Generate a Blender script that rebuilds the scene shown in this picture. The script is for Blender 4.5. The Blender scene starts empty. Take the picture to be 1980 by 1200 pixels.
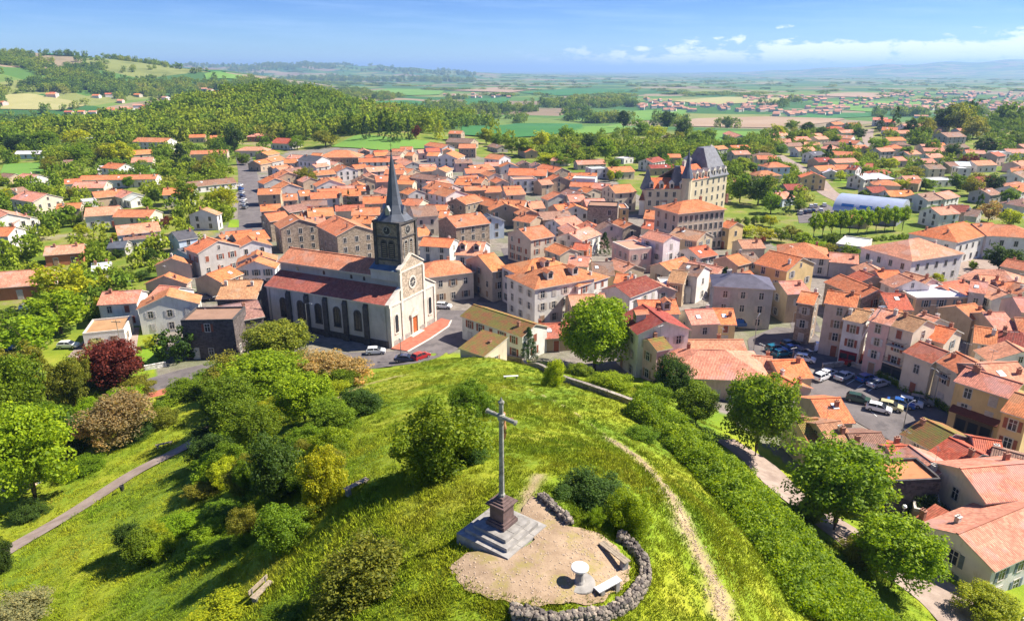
import bpy, math, random
import numpy as np
from mathutils import Vector, Matrix
random.seed(7); RNG = np.random.default_rng(7)
SC = bpy.context.scene
COL = SC.collection
# ---------------------------------------------------------------- camera, world, sun, exposure
CAMZ = 60.0
PITCH = math.radians(19.16)
FPX = 1338.0                     # focal length in pixels of the 1980 x 1200 photograph
cam = bpy.data.cameras.new('camera')
cam.sensor_width = 36.0
cam.lens = FPX / 1980.0 * 36.0
cam.clip_start = 0.5
cam.clip_end = 120000.0
cam_ob = bpy.data.objects.new('camera', cam)
cam_ob.location = (0, 0, CAMZ)
cam_ob.rotation_euler = (math.pi / 2 - PITCH, 0, 0)
COL.objects.link(cam_ob)
SC.camera = cam_ob

SUN_EL = math.radians(47)
SUN_AZ = math.atan2(0.985, 0.17)          # clockwise from +Y
sun_dir = Vector((math.cos(SUN_EL) * math.sin(SUN_AZ), math.cos(SUN_EL) * math.cos(SUN_AZ), math.sin(SUN_EL)))
world = bpy.data.worlds.new('World')
SC.world = world
world.use_nodes = True
SC.view_settings.view_transform = 'Standard'
SC.view_settings.look = 'None'
SC.view_settings.exposure = 1.15
SC.view_settings.gamma = 1.0
SC.view_settings.use_curve_mapping = False
sun = bpy.data.lights.new('sun', 'SUN')
sun.energy = 5.0
sun.angle = math.radians(0.53)
sun.color = (1.0, 0.93, 0.82)
sun_ob = bpy.data.objects.new('sun', sun)
sun_ob.rotation_euler = sun_dir.to_track_quat('Z', 'Y').to_euler()
sun_ob.location = (60, 30, 300)
COL.objects.link(sun_ob)
SC.cycles.use_denoising = True
SC.cycles.max_bounces = 6
SC.cycles.diffuse_bounces = 3
SC.cycles.transparent_max_bounces = 6
SC.cycles.volume_bounces = 0
SC.cycles.sample_clamp_indirect = 6

# ---------------------------------------------------------------- node helpers
class NT:
    def __init__(s, tree):
        s.t = tree; s.n = tree.nodes; s.l = tree.links
    def node(s, typ, **kw):
        x = s.n.new(typ)
        for k, v in kw.items(): setattr(x, k, v)
        return x
    def put(s, sock, v):
        if v is None: return
        if isinstance(v, bpy.types.NodeSocket): s.l.new(v, sock)
        elif isinstance(v, (tuple, list)):
            v = tuple(v)
            if len(v) == 3 and len(sock.default_value) == 4: v = v + (1.0,)
            sock.default_value = v
        else: sock.default_value = v
    def math(s, op, a, b=None, c=None, clamp=False):
        x = s.node('ShaderNodeMath', operation=op); x.use_clamp = clamp
        s.put(x.inputs[0], a); s.put(x.inputs[1], b); s.put(x.inputs[2], c)
        return x.outputs[0]
    def mix(s, fac, a, b, mode='MIX'):
        x = s.node('ShaderNodeMix', data_type='RGBA', blend_type=mode)
        s.put(x.inputs[0], fac); s.put(x.inputs[6], a); s.put(x.inputs[7], b)
        return x.outputs[2]
    def noise(s, vec, scale, detail=3.0, rough=0.55, dim='3D'):
        x = s.node('ShaderNodeTexNoise', noise_dimensions=dim)
        s.put(x.inputs['Vector'], vec); x.inputs['Scale'].default_value = scale
        x.inputs['Detail'].default_value = detail; x.inputs['Roughness'].default_value = rough
        return x.outputs['Fac']
    def ramp(s, fac, stops, interp='LINEAR'):
        x = s.node('ShaderNodeValToRGB'); r = x.color_ramp; r.interpolation = interp
        while len(r.elements) < len(stops): r.elements.new(0.5)
        for e, (p, c) in zip(r.elements, stops):
            e.position = p; e.color = (c, c, c, 1) if isinstance(c, (int, float)) else tuple(c) + (1,)
        s.put(x.inputs[0], fac)
        return x.outputs[0]
    def maprange(s, v, a, b, c=0.0, d=1.0):
        x = s.node('ShaderNodeMapRange'); x.clamp = True
        s.put(x.inputs[0], v)
        for i, q in enumerate((a, b, c, d)): x.inputs[i + 1].default_value = q
        return x.outputs[0]
    def mapping(s, vec, scale=(1, 1, 1), loc=(0, 0, 0), rot=(0, 0, 0)):
        x = s.node('ShaderNodeMapping'); s.put(x.inputs[0], vec)
        x.inputs[1].default_value = loc; x.inputs[2].default_value = rot; x.inputs[3].default_value = scale
        return x.outputs[0]

# sky: daylight sky plus a low band of far cumulus and thin high streaks
w = NT(world.node_tree)
w.n.clear()
sky = w.node('ShaderNodeTexSky', sky_type='NISHITA')
sky.sun_disc = False
sky.sun_elevation = SUN_EL
sky.sun_rotation = SUN_AZ
sky.altitude = 1200.0
sky.air_density = 1.0
sky.dust_density = 0.15
sky.ozone_density = 2.0
tc = w.node('ShaderNodeTexCoord')
sep = w.node('ShaderNodeSeparateXYZ'); w.l.new(tc.outputs['Generated'], sep.inputs[0])
az = w.math('ARCTAN2', sep.outputs[0], sep.outputs[1])
el = w.math('ARCSINE', sep.outputs[2])
cv = w.node('ShaderNodeCombineXYZ')
w.put(cv.inputs[0], w.math('MULTIPLY', az, 24.0)); w.put(cv.inputs[1], w.math('MULTIPLY', el, 62.0))
cl = w.noise(cv.outputs[0], 1.0, 7.0, 0.62)
azm = w.noise(w.mapping(cv.outputs[0], scale=(0.09, 0.0, 1), loc=(3.1, 0, 0)), 1.0, 1.5, 0.5)
azm = w.maprange(az, -0.02, 0.36, 0.0, 1.0)
lo = w.math('MULTIPLY', w.maprange(el, -0.004, 0.006), w.maprange(el, 0.060, 0.020))
thr = w.math('ADD', w.math('MULTIPLY', azm, 0.16), w.math('MULTIPLY', lo, 0.36))
cum = w.maprange(w.math('ADD', cl, w.math('SUBTRACT', thr, 0.38)), 0.5, 0.60)
cum = w.math('MULTIPLY', cum, w.math('MULTIPLY', w.maprange(lo, 0.0, 0.25), w.maprange(azm, 0.0, 0.5), clamp=True), clamp=True)
cv2 = w.node('ShaderNodeCombineXYZ')
w.put(cv2.inputs[0], w.math('MULTIPLY', az, 4.0)); w.put(cv2.inputs[1], w.math('MULTIPLY', w.math('ADD', el, w.math('MULTIPLY', az, 0.03)), 60.0))
ci = w.noise(cv2.outputs[0], 1.3, 5.0, 0.6)
ci = w.math('MULTIPLY', w.maprange(ci, 0.45, 0.8), w.maprange(el, 0.01, 0.05, 0.0, 0.32))
hs = w.node('ShaderNodeHueSaturation'); hs.inputs['Saturation'].default_value = 1.05
hs.inputs['Value'].default_value = 1.0
w.l.new(sky.outputs[0], hs.inputs['Color'])
hue = w.mix(w.maprange(el, 0.0, 0.13), (0.60, 0.80, 1.08), (0.22, 0.42, 0.95))
blue = w.mix(1.0, hs.outputs[0], hue, 'MULTIPLY')
skc = w.mix(ci, blue, (5.2, 7.0, 9.6))
skc = w.mix(w.math('MULTIPLY', cum, 0.85), skc, (9.5, 10.0, 10.8))
bg = w.node('ShaderNodeBackground'); bg.inputs[1].default_value = 0.065
w.l.new(skc, bg.inputs[0])
wo = w.node('ShaderNodeOutputWorld'); w.l.new(bg.outputs[0], wo.inputs[0])

# ---------------------------------------------------------------- terrain
def smooth(a, b, x):
    t = np.clip((x - a) / (b - a), 0, 1)
    return t * t * (3 - 2 * t)
CP = np.array([
 (-1,31,36),(3.3,27.8,36),(5,33,36),(-3,29,36),(0,41,34.6),(0,51.5,30.5),(0,65,26),(-1,80,21),(-6,101,14.4),(-10,115,10.3),(-14,121,8),
 (0,36,35.6),(10.7,39.7,33),(11.6,32.5,32),(12,22,32),(17.2,36,26),(16.9,77.3,18),(15.5,83,18),(7.3,99,14),(4.4,107.5,12),(-3.8,117.8,10),(22.7,64.6,18),(25.6,49.5,18),
 (14,107.6,10),(23,117,6),(26.7,90.5,10),(35,83,7),(35.7,64,10),(37.7,55.8,10),(46,59,8),(50,63,7),(60,45,7),(36,40,12),(30,30,16),
 (-11.5,44,31),(-16.4,36.2,28),(-23.6,72.5,20.5),(-30.4,47.6,20),(-43.5,82.6,12),(-53,61,12),(-42.3,45.6,17),(-31,40,21),(-54.5,69.3,10),(-57,88,8),
 (-61.8,110,5.5),(-55.7,124,5),(-28.5,98.5,12),(-22.6,94.5,14),(-63.6,117,5),(-40,110,7.5),(-25,125,5),(-19,133,5),(-12,138,5),(-8.4,130,5),(2,124,5),(12,120,5.5),
 (-80,100,5),(-75,75,7),(-90,60,7),(-100,110,5),(45,100,5),(60,90,5),(70,60,6),(90,90,5),(48,80,6),(40,120,5),(20,140,5),(0,150,5),(-50,150,5),(-90,140,5),(90,130,5),
 (0,5,34),(0,-40,25),(40,0,14),(-40,0,20),(60,-40,6),(-70,-20,8),(0,-120,5),(100,20,5),(-110,20,5),(120,-60,5),(-120,-70,5)], float)
ring = [(190 * math.sin(a), 190 * math.cos(a), 5.0) for a in np.arange(0, 2 * math.pi, 0.3)]
CP = np.vstack([CP, np.array(ring)])
def _phi(r):
    return r ** 2 * np.log(r + 1e-6)
def _fit():
    n = len(CP); K = _phi(np.hypot(CP[:, None, 0] - CP[None, :, 0], CP[:, None, 1] - CP[None, :, 1])) + np.eye(n) * 12.0
    P = np.c_[np.ones(n), CP[:, :2]]
    A = np.zeros((n + 3, n + 3)); A[:n, :n] = K; A[:n, n:] = P; A[n:, :n] = P.T
    return np.linalg.solve(A, np.r_[CP[:, 2], 0, 0, 0])
RBFW = _fit()
AZT = np.array([-180, -50, -35, -30.5, -24.8, -21.8, -19, -16.8, -13.8, -11.5, -6, 180.0])
HZT = np.array([60, 120, 113, 97, 70, 63, 42, 24, -4, -14, -24, -24.0])
RAZ = np.array([-180, -40, -22, -18, -15, -10, -6, -2, 5, 12, 180.0])
RZT = np.array([60, 80, 100, 115, 125, 112, 70, 25, -10, -30, -30.0])
MAZ = np.array([-180, 4, 12, 18, 23, 28, 33, 40, 60, 180.0])
MZT = np.array([0, 0, 20, 60, 130, 205, 255, 300, 240, 0.0])
def H(x, y):
    x = np.asarray(x, float); y = np.asarray(y, float)
    shp = x.shape; x = x.ravel(); y = y.ravel()
    r = np.hypot(x, y); az = np.degrees(np.arctan2(x, y))
    z = 5 - 30 * smooth(620, 1250, r) - 6 * smooth(1300, 6000, r)
    hz = np.interp(az, AZT, HZT)
    hill = (hz + 26) * smooth(1300, 2350, r) * (1 - 0.75 * smooth(2500, 6000, r))
    hill *= 0.93 + 0.07 * np.sin(r / 130.0 + az * 0.35)
    z = z + hill
    z += 36 * np.exp(-((x + 275) / 120) ** 2 - ((y - 830) / 150) ** 2)
    z += 9 * np.exp(-((x + 92) / 55) ** 2 - ((y - 560) / 60) ** 2)
    z += 14 * np.exp(-((x - 400) / 110) ** 2 - ((y - 660) / 110) ** 2)
    rz = np.interp(az, RAZ, RZT)
    z += (rz + 30) * np.exp(-((r - 9500) / 1900.0) ** 2) * (0.94 + 0.06 * np.sin(az * 2.3))
    z += np.interp(az, MAZ, MZT) * np.exp(-((r - 15500) / 2600.0) ** 2) * (0.93 + 0.07 * np.sin(az * 1.7))
    m = r < 240
    if m.any():
        xx, yy = x[m], y[m]
        rr = np.hypot(xx[:, None] - CP[None, :, 0], yy[:, None] - CP[None, :, 1])
        n = len(CP)
        zz = _phi(rr) @ RBFW[:n] + RBFW[n] + RBFW[n + 1] * xx + RBFW[n + 2] * yy
        zz = np.where(zz < 5.4, 5 + (zz - 5) * 0.3, zz)
        wt = 1 - smooth(150, 190, r[m])
        z[m] = zz * wt + z[m] * (1 - wt)
    return z.reshape(shp)
def hz(x, y): return float(H(np.array([x]), np.array([y]))[0])

# ---------------------------------------------------------------- photograph pixel -> direction -> where it meets the ground
CP_, SP_ = math.cos(PITCH), math.sin(PITCH)
def ray(u, v):
    return (u - 990.0, FPX * CP_ + (600.0 - v) * SP_, -FPX * SP_ + (600.0 - v) * CP_)
TS = np.concatenate([np.geomspace(0.012, 12.0, 900)])
def gpt(u, v, up=0.0):
    """where the ray through photo pixel (u, v) meets the surface 'up' metres above the ground"""
    d = ray(u, v)
    x = d[0] * TS; y = d[1] * TS; z = CAMZ + d[2] * TS
    f = z - (H(x, y) + up)
    k = np.argmax(f < 0)
    if f[k] >= 0: k = len(TS) - 1
    k = max(k, 1)
    t0, t1, f0, f1 = TS[k - 1], TS[k], f[k - 1], f[k]
    t = t0 + (t1 - t0) * f0 / (f0 - f1 + 1e-9)
    return Vector((d[0] * t, d[1] * t, CAMZ + d[2] * t - up))
def project(p):
    x, y, z = p[0], p[1], p[2] - CAMZ
    fw = y * CP_ - z * SP_; up = y * SP_ + z * CP_
    if fw <= 0.1: return None
    return (990 + FPX * x / fw, 600 - FPX * up / fw)
KR = {'P': (0, 0, 1.0), 'C1': (0, 60, 3.0), 'C2': (0, 360, 3.75), 'C3': (440, 240, 3.75), 'C4': (440, 440, 3.75), 'C5': (900, 220, 3.75),
      'C6': (820, 440, 3.75), 'C7': (1180, 240, 4.615), 'C8': (1480, 180, 3.75), 'D1': (1180, 440, 4.286), 'D2': (1500, 440, 3.75),
      'D3': (1400, 640, 3.333), 'D4': (1480, 840, 3.333), 'D6': (0, 560, 3.53), 'D7': (0, 760, 2.727)}
def cpx(k, x, y):
    o = KR[k]
    return (o[0] + x / o[2], o[1] + y / o[2])

# ---------------------------------------------------------------- mesh helpers
class MB:
    def __init__(s): s.v = []; s.f = []; s.uv = []; s.mi = []
    def face(s, pts, mi=0, uv=None):
        b = len(s.v); s.v.extend([tuple(p) for p in pts]); s.f.append(tuple(range(b, b + len(pts))))
        s.uv.append(uv if uv else [(0, 0)] * len(pts)); s.mi.append(mi)
    def box(s, x0, x1, y0, y1, z0, z1, mi=0):
        p = [(x0, y0, z0), (x1, y0, z0), (x1, y1, z0), (x0, y1, z0), (x0, y0, z1), (x1, y0, z1), (x1, y1, z1), (x0, y1, z1)]
        for q in ((0, 3, 2, 1), (4, 5, 6, 7), (0, 1, 5, 4), (1, 2, 6, 5), (2, 3, 7, 6), (3, 0, 4, 7)):
            s.face([p[i] for i in q], mi)
    def prism(s, poly, z0, z1, mi=0):          # poly counter-clockwise in xy; z may be callables
        a = [(x, y, z0) for x, y in poly]; b = [(x, y, z1) for x, y in poly]; n = len(poly)
        s.face(a[::-1], mi); s.face(b, mi)
        for i in range(n):
            j = (i + 1) % n; s.face([a[i], a[j], b[j], b[i]], mi)
    def loft(s, rings, mi=0, cap=True):
        n = len(rings[0])
        for a, b in zip(rings[:-1], rings[1:]):
            for i in range(n):
                j = (i + 1) % n; s.face([a[i], a[j], b[j], b[i]], mi)
        if cap:
            s.face(list(rings[0])[::-1], mi); s.face(list(rings[-1]), mi)
    def tube(s, pts, rad, n=6, mi=0):
        rings = []
        for i, p in enumerate(pts):
            p = Vector(p); a = Vector(pts[max(i - 1, 0)]); b = Vector(pts[min(i + 1, len(pts) - 1)])
            d = (b - a).normalized(); q = d.to_track_quat('Z', 'Y')
            r = rad[i] if isinstance(rad, (list, tuple)) else rad
            rings.append([p + q @ Vector((math.cos(2 * math.pi * k / n) * r, math.sin(2 * math.pi * k / n) * r, 0)) for k in range(n)])
        s.loft(rings, mi)
    def lathe(s, prof, n=12, c=(0, 0), mi=0):
        rings = [[(c[0] + r * math.cos(2 * math.pi * k / n), c[1] + r * math.sin(2 * math.pi * k / n), z) for k in range(n)] for r, z in prof]
        s.loft(rings, mi)
    def mesh(s, name, mats, smooth_=False, weld=False):
        me = bpy.data.meshes.new(name); me.from_pydata(s.v, [], s.f)
        for m in (mats if isinstance(mats, (list, tuple)) else [mats]): me.materials.append(m)
        if any(s.mi): me.polygons.foreach_set('material_index', s.mi)
        uvl = me.uv_layers.new(name='UVMap')
        uvl.data.foreach_set('uv', np.array([c for f in s.uv for c in f], float).ravel())
        if weld:
            import bmesh
            bm = bmesh.new(); bm.from_mesh(me); bmesh.ops.remove_doubles(bm, verts=bm.verts, dist=0.0005); bm.to_mesh(me); bm.free()
        if smooth_: me.polygons.foreach_set('use_smooth', [True] * len(me.polygons))
        me.update()
        return me
    def build(s, name, mats, parent=None, **kw):
        return obj(name, s.mesh(name, mats, **kw), parent)
def obj(name, me, parent=None, loc=None, rotz=None, color=None, scale=None):
    o = bpy.data.objects.new(name, me); COL.objects.link(o)
    if parent is not None: o.parent = parent
    if loc is not None: o.location = loc
    if rotz is not None: o.rotation_euler = (0, 0, rotz)
    if color is not None: o.color = tuple(color) + (1.0,)
    if scale is not None: o.scale = scale
    return o
def tag(o, label=None, cat=None, group=None, kind=None):
    if label: o['label'] = label
    if cat: o['category'] = cat
    if group: o['group'] = group
    if kind: o['kind'] = kind
    return o
def empty(name, loc=(0, 0, 0), rotz=0.0, label=None, cat=None, group=None):
    o = bpy.data.objects.new(name, None); COL.objects.link(o); o.location = loc; o.rotation_euler = (0, 0, rotz)
    o.empty_display_size = 0.2
    return tag(o, label, cat, group)
def copy_tree(o, parent=None):
    c = o.copy(); COL.objects.link(c)
    if parent is not None: c.parent = parent
    for ch in KIDS.get(o.name, []): copy_tree(ch, c)
    return c
KIDS = {}
def note_kids(o, kids): KIDS[o.name] = list(kids)
# ---------------------------------------------------------------- materials
def newmat(name):
    m = bpy.data.materials.new(name); m.use_nodes = True
    t = NT(m.node_tree); t.n.clear()
    out = t.node('ShaderNodeOutputMaterial'); b = t.node('ShaderNodeBsdfPrincipled')
    t.l.new(b.outputs[0], out.inputs[0])
    b.inputs['Roughness'].default_value = 0.85
    b.inputs['Specular IOR Level'].default_value = 0.25
    return m, t, b, out
def bump(t, b, h, strength=0.3, dist=0.05):
    x = t.node('ShaderNodeBump'); x.inputs['Strength'].default_value = strength; x.inputs['Distance'].default_value = dist
    t.put(x.inputs['Height'], h); t.l.new(x.outputs[0], b.inputs['Normal'])
def plain(name, col, rough=0.8, metal=0.0, spec=0.3, var=0.15, scale=3.0):
    m, t, b, o = newmat(name)
    tcn = t.node('ShaderNodeTexCoord')
    n = t.noise(tcn.outputs['Object'], scale, 4.0)
    c = t.mix(t.maprange(n, 0.3, 0.7), tuple(x * (1 - var) for x in col), tuple(min(1, x * (1 + var)) for x in col))
    t.put(b.inputs['Base Color'], c); b.inputs['Roughness'].default_value = rough
    b.inputs['Metallic'].default_value = metal; b.inputs['Specular IOR Level'].default_value = spec
    return m
def tinted(name, rough=0.85, kind='plaster'):
    """surface whose paint colour is the object's own colour"""
    m, t, b, o = newmat(name)
    oi = t.node('ShaderNodeObjectInfo'); tcn = t.node('ShaderNodeTexCoord'); P = tcn.outputs['Object']; U = tcn.outputs['UV']
    off = t.node('ShaderNodeVectorMath', operation='ADD'); t.l.new(P, off.inputs[0])
    rv = t.node('ShaderNodeCombineXYZ'); t.put(rv.inputs[0], t.math('MULTIPLY', oi.outputs['Random'], 97.0)); t.put(rv.inputs[1], t.math('MULTIPLY', oi.outputs['Random'], 41.0))
    t.l.new(rv.outputs[0], off.inputs[1]); Q = off.outputs[0]
    base = oi.outputs['Color']
    if kind == 'plaster':
        n1 = t.noise(Q, 0.35, 4.0); n2 = t.noise(t.mapping(Q, scale=(1, 1, 0.25)), 1.7, 5.0, 0.65)
        c = t.mix(1.0, base, t.ramp(n1, [(0.3, 0.80), (0.7, 1.05)]), 'MULTIPLY')
        c = t.mix(t.maprange(n2, 0.52, 0.78, 0.0, 0.55), c, t.mix(1.0, base, (0.52, 0.46, 0.38), 'MULTIPLY'))
        bump(t, b, t.noise(Q, 9.0, 4.0), 0.25, 0.02)
    elif kind == 'stone':
        vo = t.node('ShaderNodeTexVoronoi', feature='F1'); t.put(vo.inputs['Vector'], t.mapping(Q, scale=(1, 1, 1.7))); vo.inputs['Scale'].default_value = 2.1
        ve = t.node('ShaderNodeTexVoronoi', feature='DISTANCE_TO_EDGE'); t.put(ve.inputs['Vector'], t.mapping(Q, scale=(1, 1, 1.7))); ve.inputs['Scale'].default_value = 2.1
        s3 = t.node('ShaderNodeSeparateColor'); t.l.new(vo.outputs['Color'], s3.inputs[0])
        c = t.mix(1.0, base, t.ramp(s3.outputs[0], [(0.0, 0.55), (1.0, 1.35)]), 'MULTIPLY')
        c = t.mix(t.maprange(ve.outputs[0], 0.10, 0.03, 0.0, 0.6), c, t.mix(1.0, base, (1.25, 1.2, 1.1), 'MULTIPLY'))
        c = t.mix(t.maprange(t.noise(Q, 0.4, 4.0), 0.5, 0.75, 0.0, 0.5), c, t.mix(1.0, base, (0.5, 0.45, 0.4), 'MULTIPLY'))
        bump(t, b, t.maprange(ve.outputs[0], 0.0, 0.15), 0.6, 0.06)
    elif kind == 'tile':
        # channel tiles: rounded ribs running down the slope, courses across it, each tile a little different
        su = t.node('ShaderNodeSeparateXYZ'); t.l.new(U, su.inputs[0])
        uu = t.math('MULTIPLY', su.outputs[0], 1 / 0.26); vv = t.math('MULTIPLY', su.outputs[1], 1 / 0.36)
        rib = t.math('ABSOLUTE', t.math('SINE', t.math('MULTIPLY', uu, math.pi)))
        crs = t.math('FRACT', vv)
        cc = t.node('ShaderNodeCombineXYZ'); t.put(cc.inputs[0], t.math('FLOOR', uu)); t.put(cc.inputs[1], t.math('FLOOR', vv)); t.put(cc.inputs[2], t.math('MULTIPLY', oi.outputs['Random'], 50.0))
        wn = t.node('ShaderNodeTexWhiteNoise', noise_dimensions='3D'); t.l.new(cc.outputs[0], wn.inputs[0])
        n1 = t.noise(Q, 0.45, 5.0, 0.65); n2 = t.noise(Q, 1.6, 4.0, 0.6)
        c = t.mix(1.0, base, t.ramp(wn.outputs[0], [(0.0, 0.72), (0.6, 1.0), (1.0, 1.25)]), 'MULTIPLY')
        c = t.mix(t.maprange(n1, 0.46, 0.70, 0.0, 0.65), c, t.mix(1.0, base, (0.60, 0.50, 0.48), 'MULTIPLY'))
        c = t.mix(t.maprange(n2, 0.52, 0.78, 0.0, 0.6), c, t.mix(0.55, base, (0.46, 0.34, 0.20)))
        c = t.mix(t.maprange(t.noise(Q, 0.22, 2.0), 0.56, 0.62, 0.0, 0.5), c, t.mix(1.0, base, (0.85, 1.25, 1.7), 'MULTIPLY'))
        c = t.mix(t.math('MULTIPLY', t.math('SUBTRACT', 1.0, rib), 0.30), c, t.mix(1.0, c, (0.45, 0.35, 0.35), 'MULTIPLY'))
        hgt = t.math('ADD', rib, t.math('MULTIPLY', crs, 0.5))
        bump(t, b, hgt, 0.7, 0.07)
        rough = 0.9
    elif kind == 'moss':
        n1 = t.noise(Q, 0.5, 5.0, 0.65); n2 = t.noise(Q, 2.5, 4.0, 0.6)
        su = t.node('ShaderNodeSeparateXYZ'); t.l.new(U, su.inputs[0])
        uu = t.math('MULTIPLY', su.outputs[0], 1 / 0.26); vv = t.math('MULTIPLY', su.outputs[1], 1 / 0.40)
        rib = t.math('ABSOLUTE', t.math('SINE', t.math('MULTIPLY', uu, math.pi)))
        crs = t.math('FRACT', vv)
        c = t.mix(t.maprange(n1, 0.40, 0.60), (0.38, 0.14, 0.06), (0.24, 0.24, 0.05))
        c = t.mix(t.maprange(n2, 0.45, 0.75, 0.0, 0.6), c, (0.14, 0.10, 0.05))
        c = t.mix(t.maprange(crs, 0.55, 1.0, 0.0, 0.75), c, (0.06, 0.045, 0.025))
        c = t.mix(0.12, c, base)
        bump(t, b, t.math('ADD', rib, crs), 0.8, 0.08)
        rough = 0.95
    elif kind == 'slate':
        su = t.node('ShaderNodeSeparateXYZ'); t.l.new(U, su.inputs[0])
        crs = t.math('FRACT', t.math('MULTIPLY', su.outputs[1], 3.3))
        n1 = t.noise(Q, 0.7, 5.0); n2 = t.noise(Q, 6.0, 3.0)
        c = t.mix(1.0, base, t.ramp(n1, [(0.3, 0.75), (0.7, 1.25)]), 'MULTIPLY')
        c = t.mix(t.maprange(n2, 0.5, 0.8, 0.0, 0.4), c, t.mix(1.0, base, (1.5, 1.4, 1.3), 'MULTIPLY'))
        bump(t, b, crs, 0.35, 0.03); rough = 0.55
    elif kind == 'paint':
        c = base; rough = 0.28
        b.inputs['Coat Weight'].default_value = 0.6; b.inputs['Coat Roughness'].default_value = 0.08
        b.inputs['Specular IOR Level'].default_value = 0.5
    elif kind == 'wood':
        n = t.noise(t.mapping(Q, scale=(1, 1, 6)), 2.0, 4.0)
        c = t.mix(1.0, base, t.ramp(n, [(0.3, 0.7), (0.7, 1.15)]), 'MULTIPLY')
    t.put(b.inputs['Base Color'], c); b.inputs['Roughness'].default_value = rough
    return m
M = {}
M['plaster'] = tinted('plaster'); M['stone'] = tinted('rubble_stone', kind='stone'); M['tile'] = tinted('clay_tile', kind='tile')
M['moss'] = tinted('mossy_tile', kind='moss'); M['slate'] = tinted('slate', kind='slate'); M['paint'] = tinted('car_paint', kind='paint')
M['wood'] = tinted('painted_wood', kind='wood')
M['frame'] = plain('window_surround', (0.52, 0.47, 0.40), 0.8)
M['whiteframe'] = plain('white_frame', (0.72, 0.71, 0.68), 0.6)
M['dark'] = plain('dark_interior', (0.02, 0.02, 0.024), 0.5)
def _glass():
    m, t, b, o = newmat('window_glass')
    b.inputs['Base Color'].default_value = (0.022, 0.027, 0.035, 1); b.inputs['Roughness'].default_value = 0.12
    b.inputs['Specular IOR Level'].default_value = 0.5
    return m
M['glass'] = _glass()
M['chimney'] = plain('chimney_brick', (0.34, 0.17, 0.11), 0.9, var=0.35, scale=6)
M['render'] = plain('pale_render', (0.55, 0.50, 0.43), 0.9)
M['tyre'] = plain('tyre_rubber', (0.02, 0.02, 0.02), 0.85)
M['rim'] = plain('wheel_rim', (0.45, 0.45, 0.46), 0.35, metal=0.8)
M['lamp'] = plain('lamp_lens', (0.75, 0.75, 0.72), 0.15, spec=0.6)
M['redlamp'] = plain('tail_lens', (0.35, 0.02, 0.02), 0.2, spec=0.6)
M['metal'] = plain('grey_metal', (0.30, 0.31, 0.32), 0.45, metal=0.7)
M['black'] = plain('black_trim', (0.03, 0.03, 0.03), 0.6)
M['darkstone'] = plain('volcanic_stone', (0.075, 0.068, 0.066), 0.9, var=0.35, scale=1.5)
M['lava'] = plain('dark_red_lava', (0.13, 0.085, 0.075), 0.85, var=0.35, scale=2.5)
M['greystone'] = plain('weathered_grey_stone', (0.29, 0.27, 0.24), 0.9, var=0.3, scale=2.0)
M['palestone'] = plain('pale_stone', (0.60, 0.54, 0.45), 0.9, var=0.2, scale=1.2)
M['whitestone'] = plain('white_stone', (0.62, 0.59, 0.54), 0.8, var=0.2, scale=4.0)
M['timber'] = plain('weathered_timber', (0.30, 0.24, 0.17), 0.9, var=0.35, scale=4.0)
M['redwood'] = plain('varnished_door', (0.42, 0.11, 0.03), 0.5, var=0.2)
M['bronze'] = plain('painted_corpus', (0.40, 0.20, 0.09), 0.7, var=0.3, scale=8)
M['bark'] = plain('bark', (0.10, 0.075, 0.05), 0.95, var=0.4, scale=5.0)
def _leaf(name, trans=0.45):
    m, t, b, o = newmat(name)
    oi = t.node('ShaderNodeObjectInfo'); g = t.node('ShaderNodeNewGeometry'); tcn = t.node('ShaderNodeTexCoord')
    n = t.noise(tcn.outputs['Object'], 0.55, 3.0)
    c = t.mix(1.0, oi.outputs['Color'], t.ramp(g.outputs['Random Per Island'], [(0.0, (0.55, 0.62, 0.6)), (0.55, (1, 1, 1)), (1.0, (1.55, 1.35, 1.0))]), 'MULTIPLY')
    c = t.mix(1.0, c, t.ramp(n, [(0.28, (0.58, 0.66, 0.7)), (0.5, (1.0, 1.0, 1.0)), (0.72, (1.45, 1.28, 0.95))]), 'MULTIPLY')
    t.put(b.inputs['Base Color'], c); b.inputs['Roughness'].default_value = 0.6
    tr = t.node('ShaderNodeBsdfTranslucent'); t.put(tr.inputs[0], t.mix(1.0, c, (1.5, 1.4, 0.5), 'MULTIPLY'))
    mx = t.node('ShaderNodeMixShader'); mx.inputs[0].default_value = trans
    t.l.new(b.outputs[0], mx.inputs[1]); t.l.new(tr.outputs[0], mx.inputs[2]); t.l.new(mx.outputs[0], o.inputs[0])
    return m
M['leaf'] = _leaf('foliage')
def _farleaf():
    m, t, b, o = newmat('far_foliage')
    oi = t.node('ShaderNodeObjectInfo'); g = t.node('ShaderNodeNewGeometry')
    fl = t.noise(oi.outputs['Location'], 0.011, 3.0)
    c = t.ramp(t.math('ADD', t.math('MULTIPLY', oi.outputs['Random'], 0.38), t.maprange(fl, 0.35, 0.65, 0.0, 0.62)), [(0.0, (0.09, 0.17, 0.018)), (0.4, (0.18, 0.27, 0.018)), (0.75, (0.30, 0.36, 0.02)), (1.0, (0.38, 0.35, 0.06))])
    c = t.mix(1.0, c, t.ramp(g.outputs['Random Per Island'], [(0.0, 0.65), (1.0, 1.35)]), 'MULTIPLY')
    t.put(b.inputs['Base Color'], c)
    tr = t.node('ShaderNodeBsdfTranslucent'); t.put(tr.inputs[0], c)
    mx = t.node('ShaderNodeMixShader'); mx.inputs[0].default_value = 0.4
    t.l.new(b.outputs[0], mx.inputs[1]); t.l.new(tr.outputs[0], mx.inputs[2]); t.l.new(mx.outputs[0], o.inputs[0])
    return m
M['farleaf'] = _farleaf()
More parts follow.
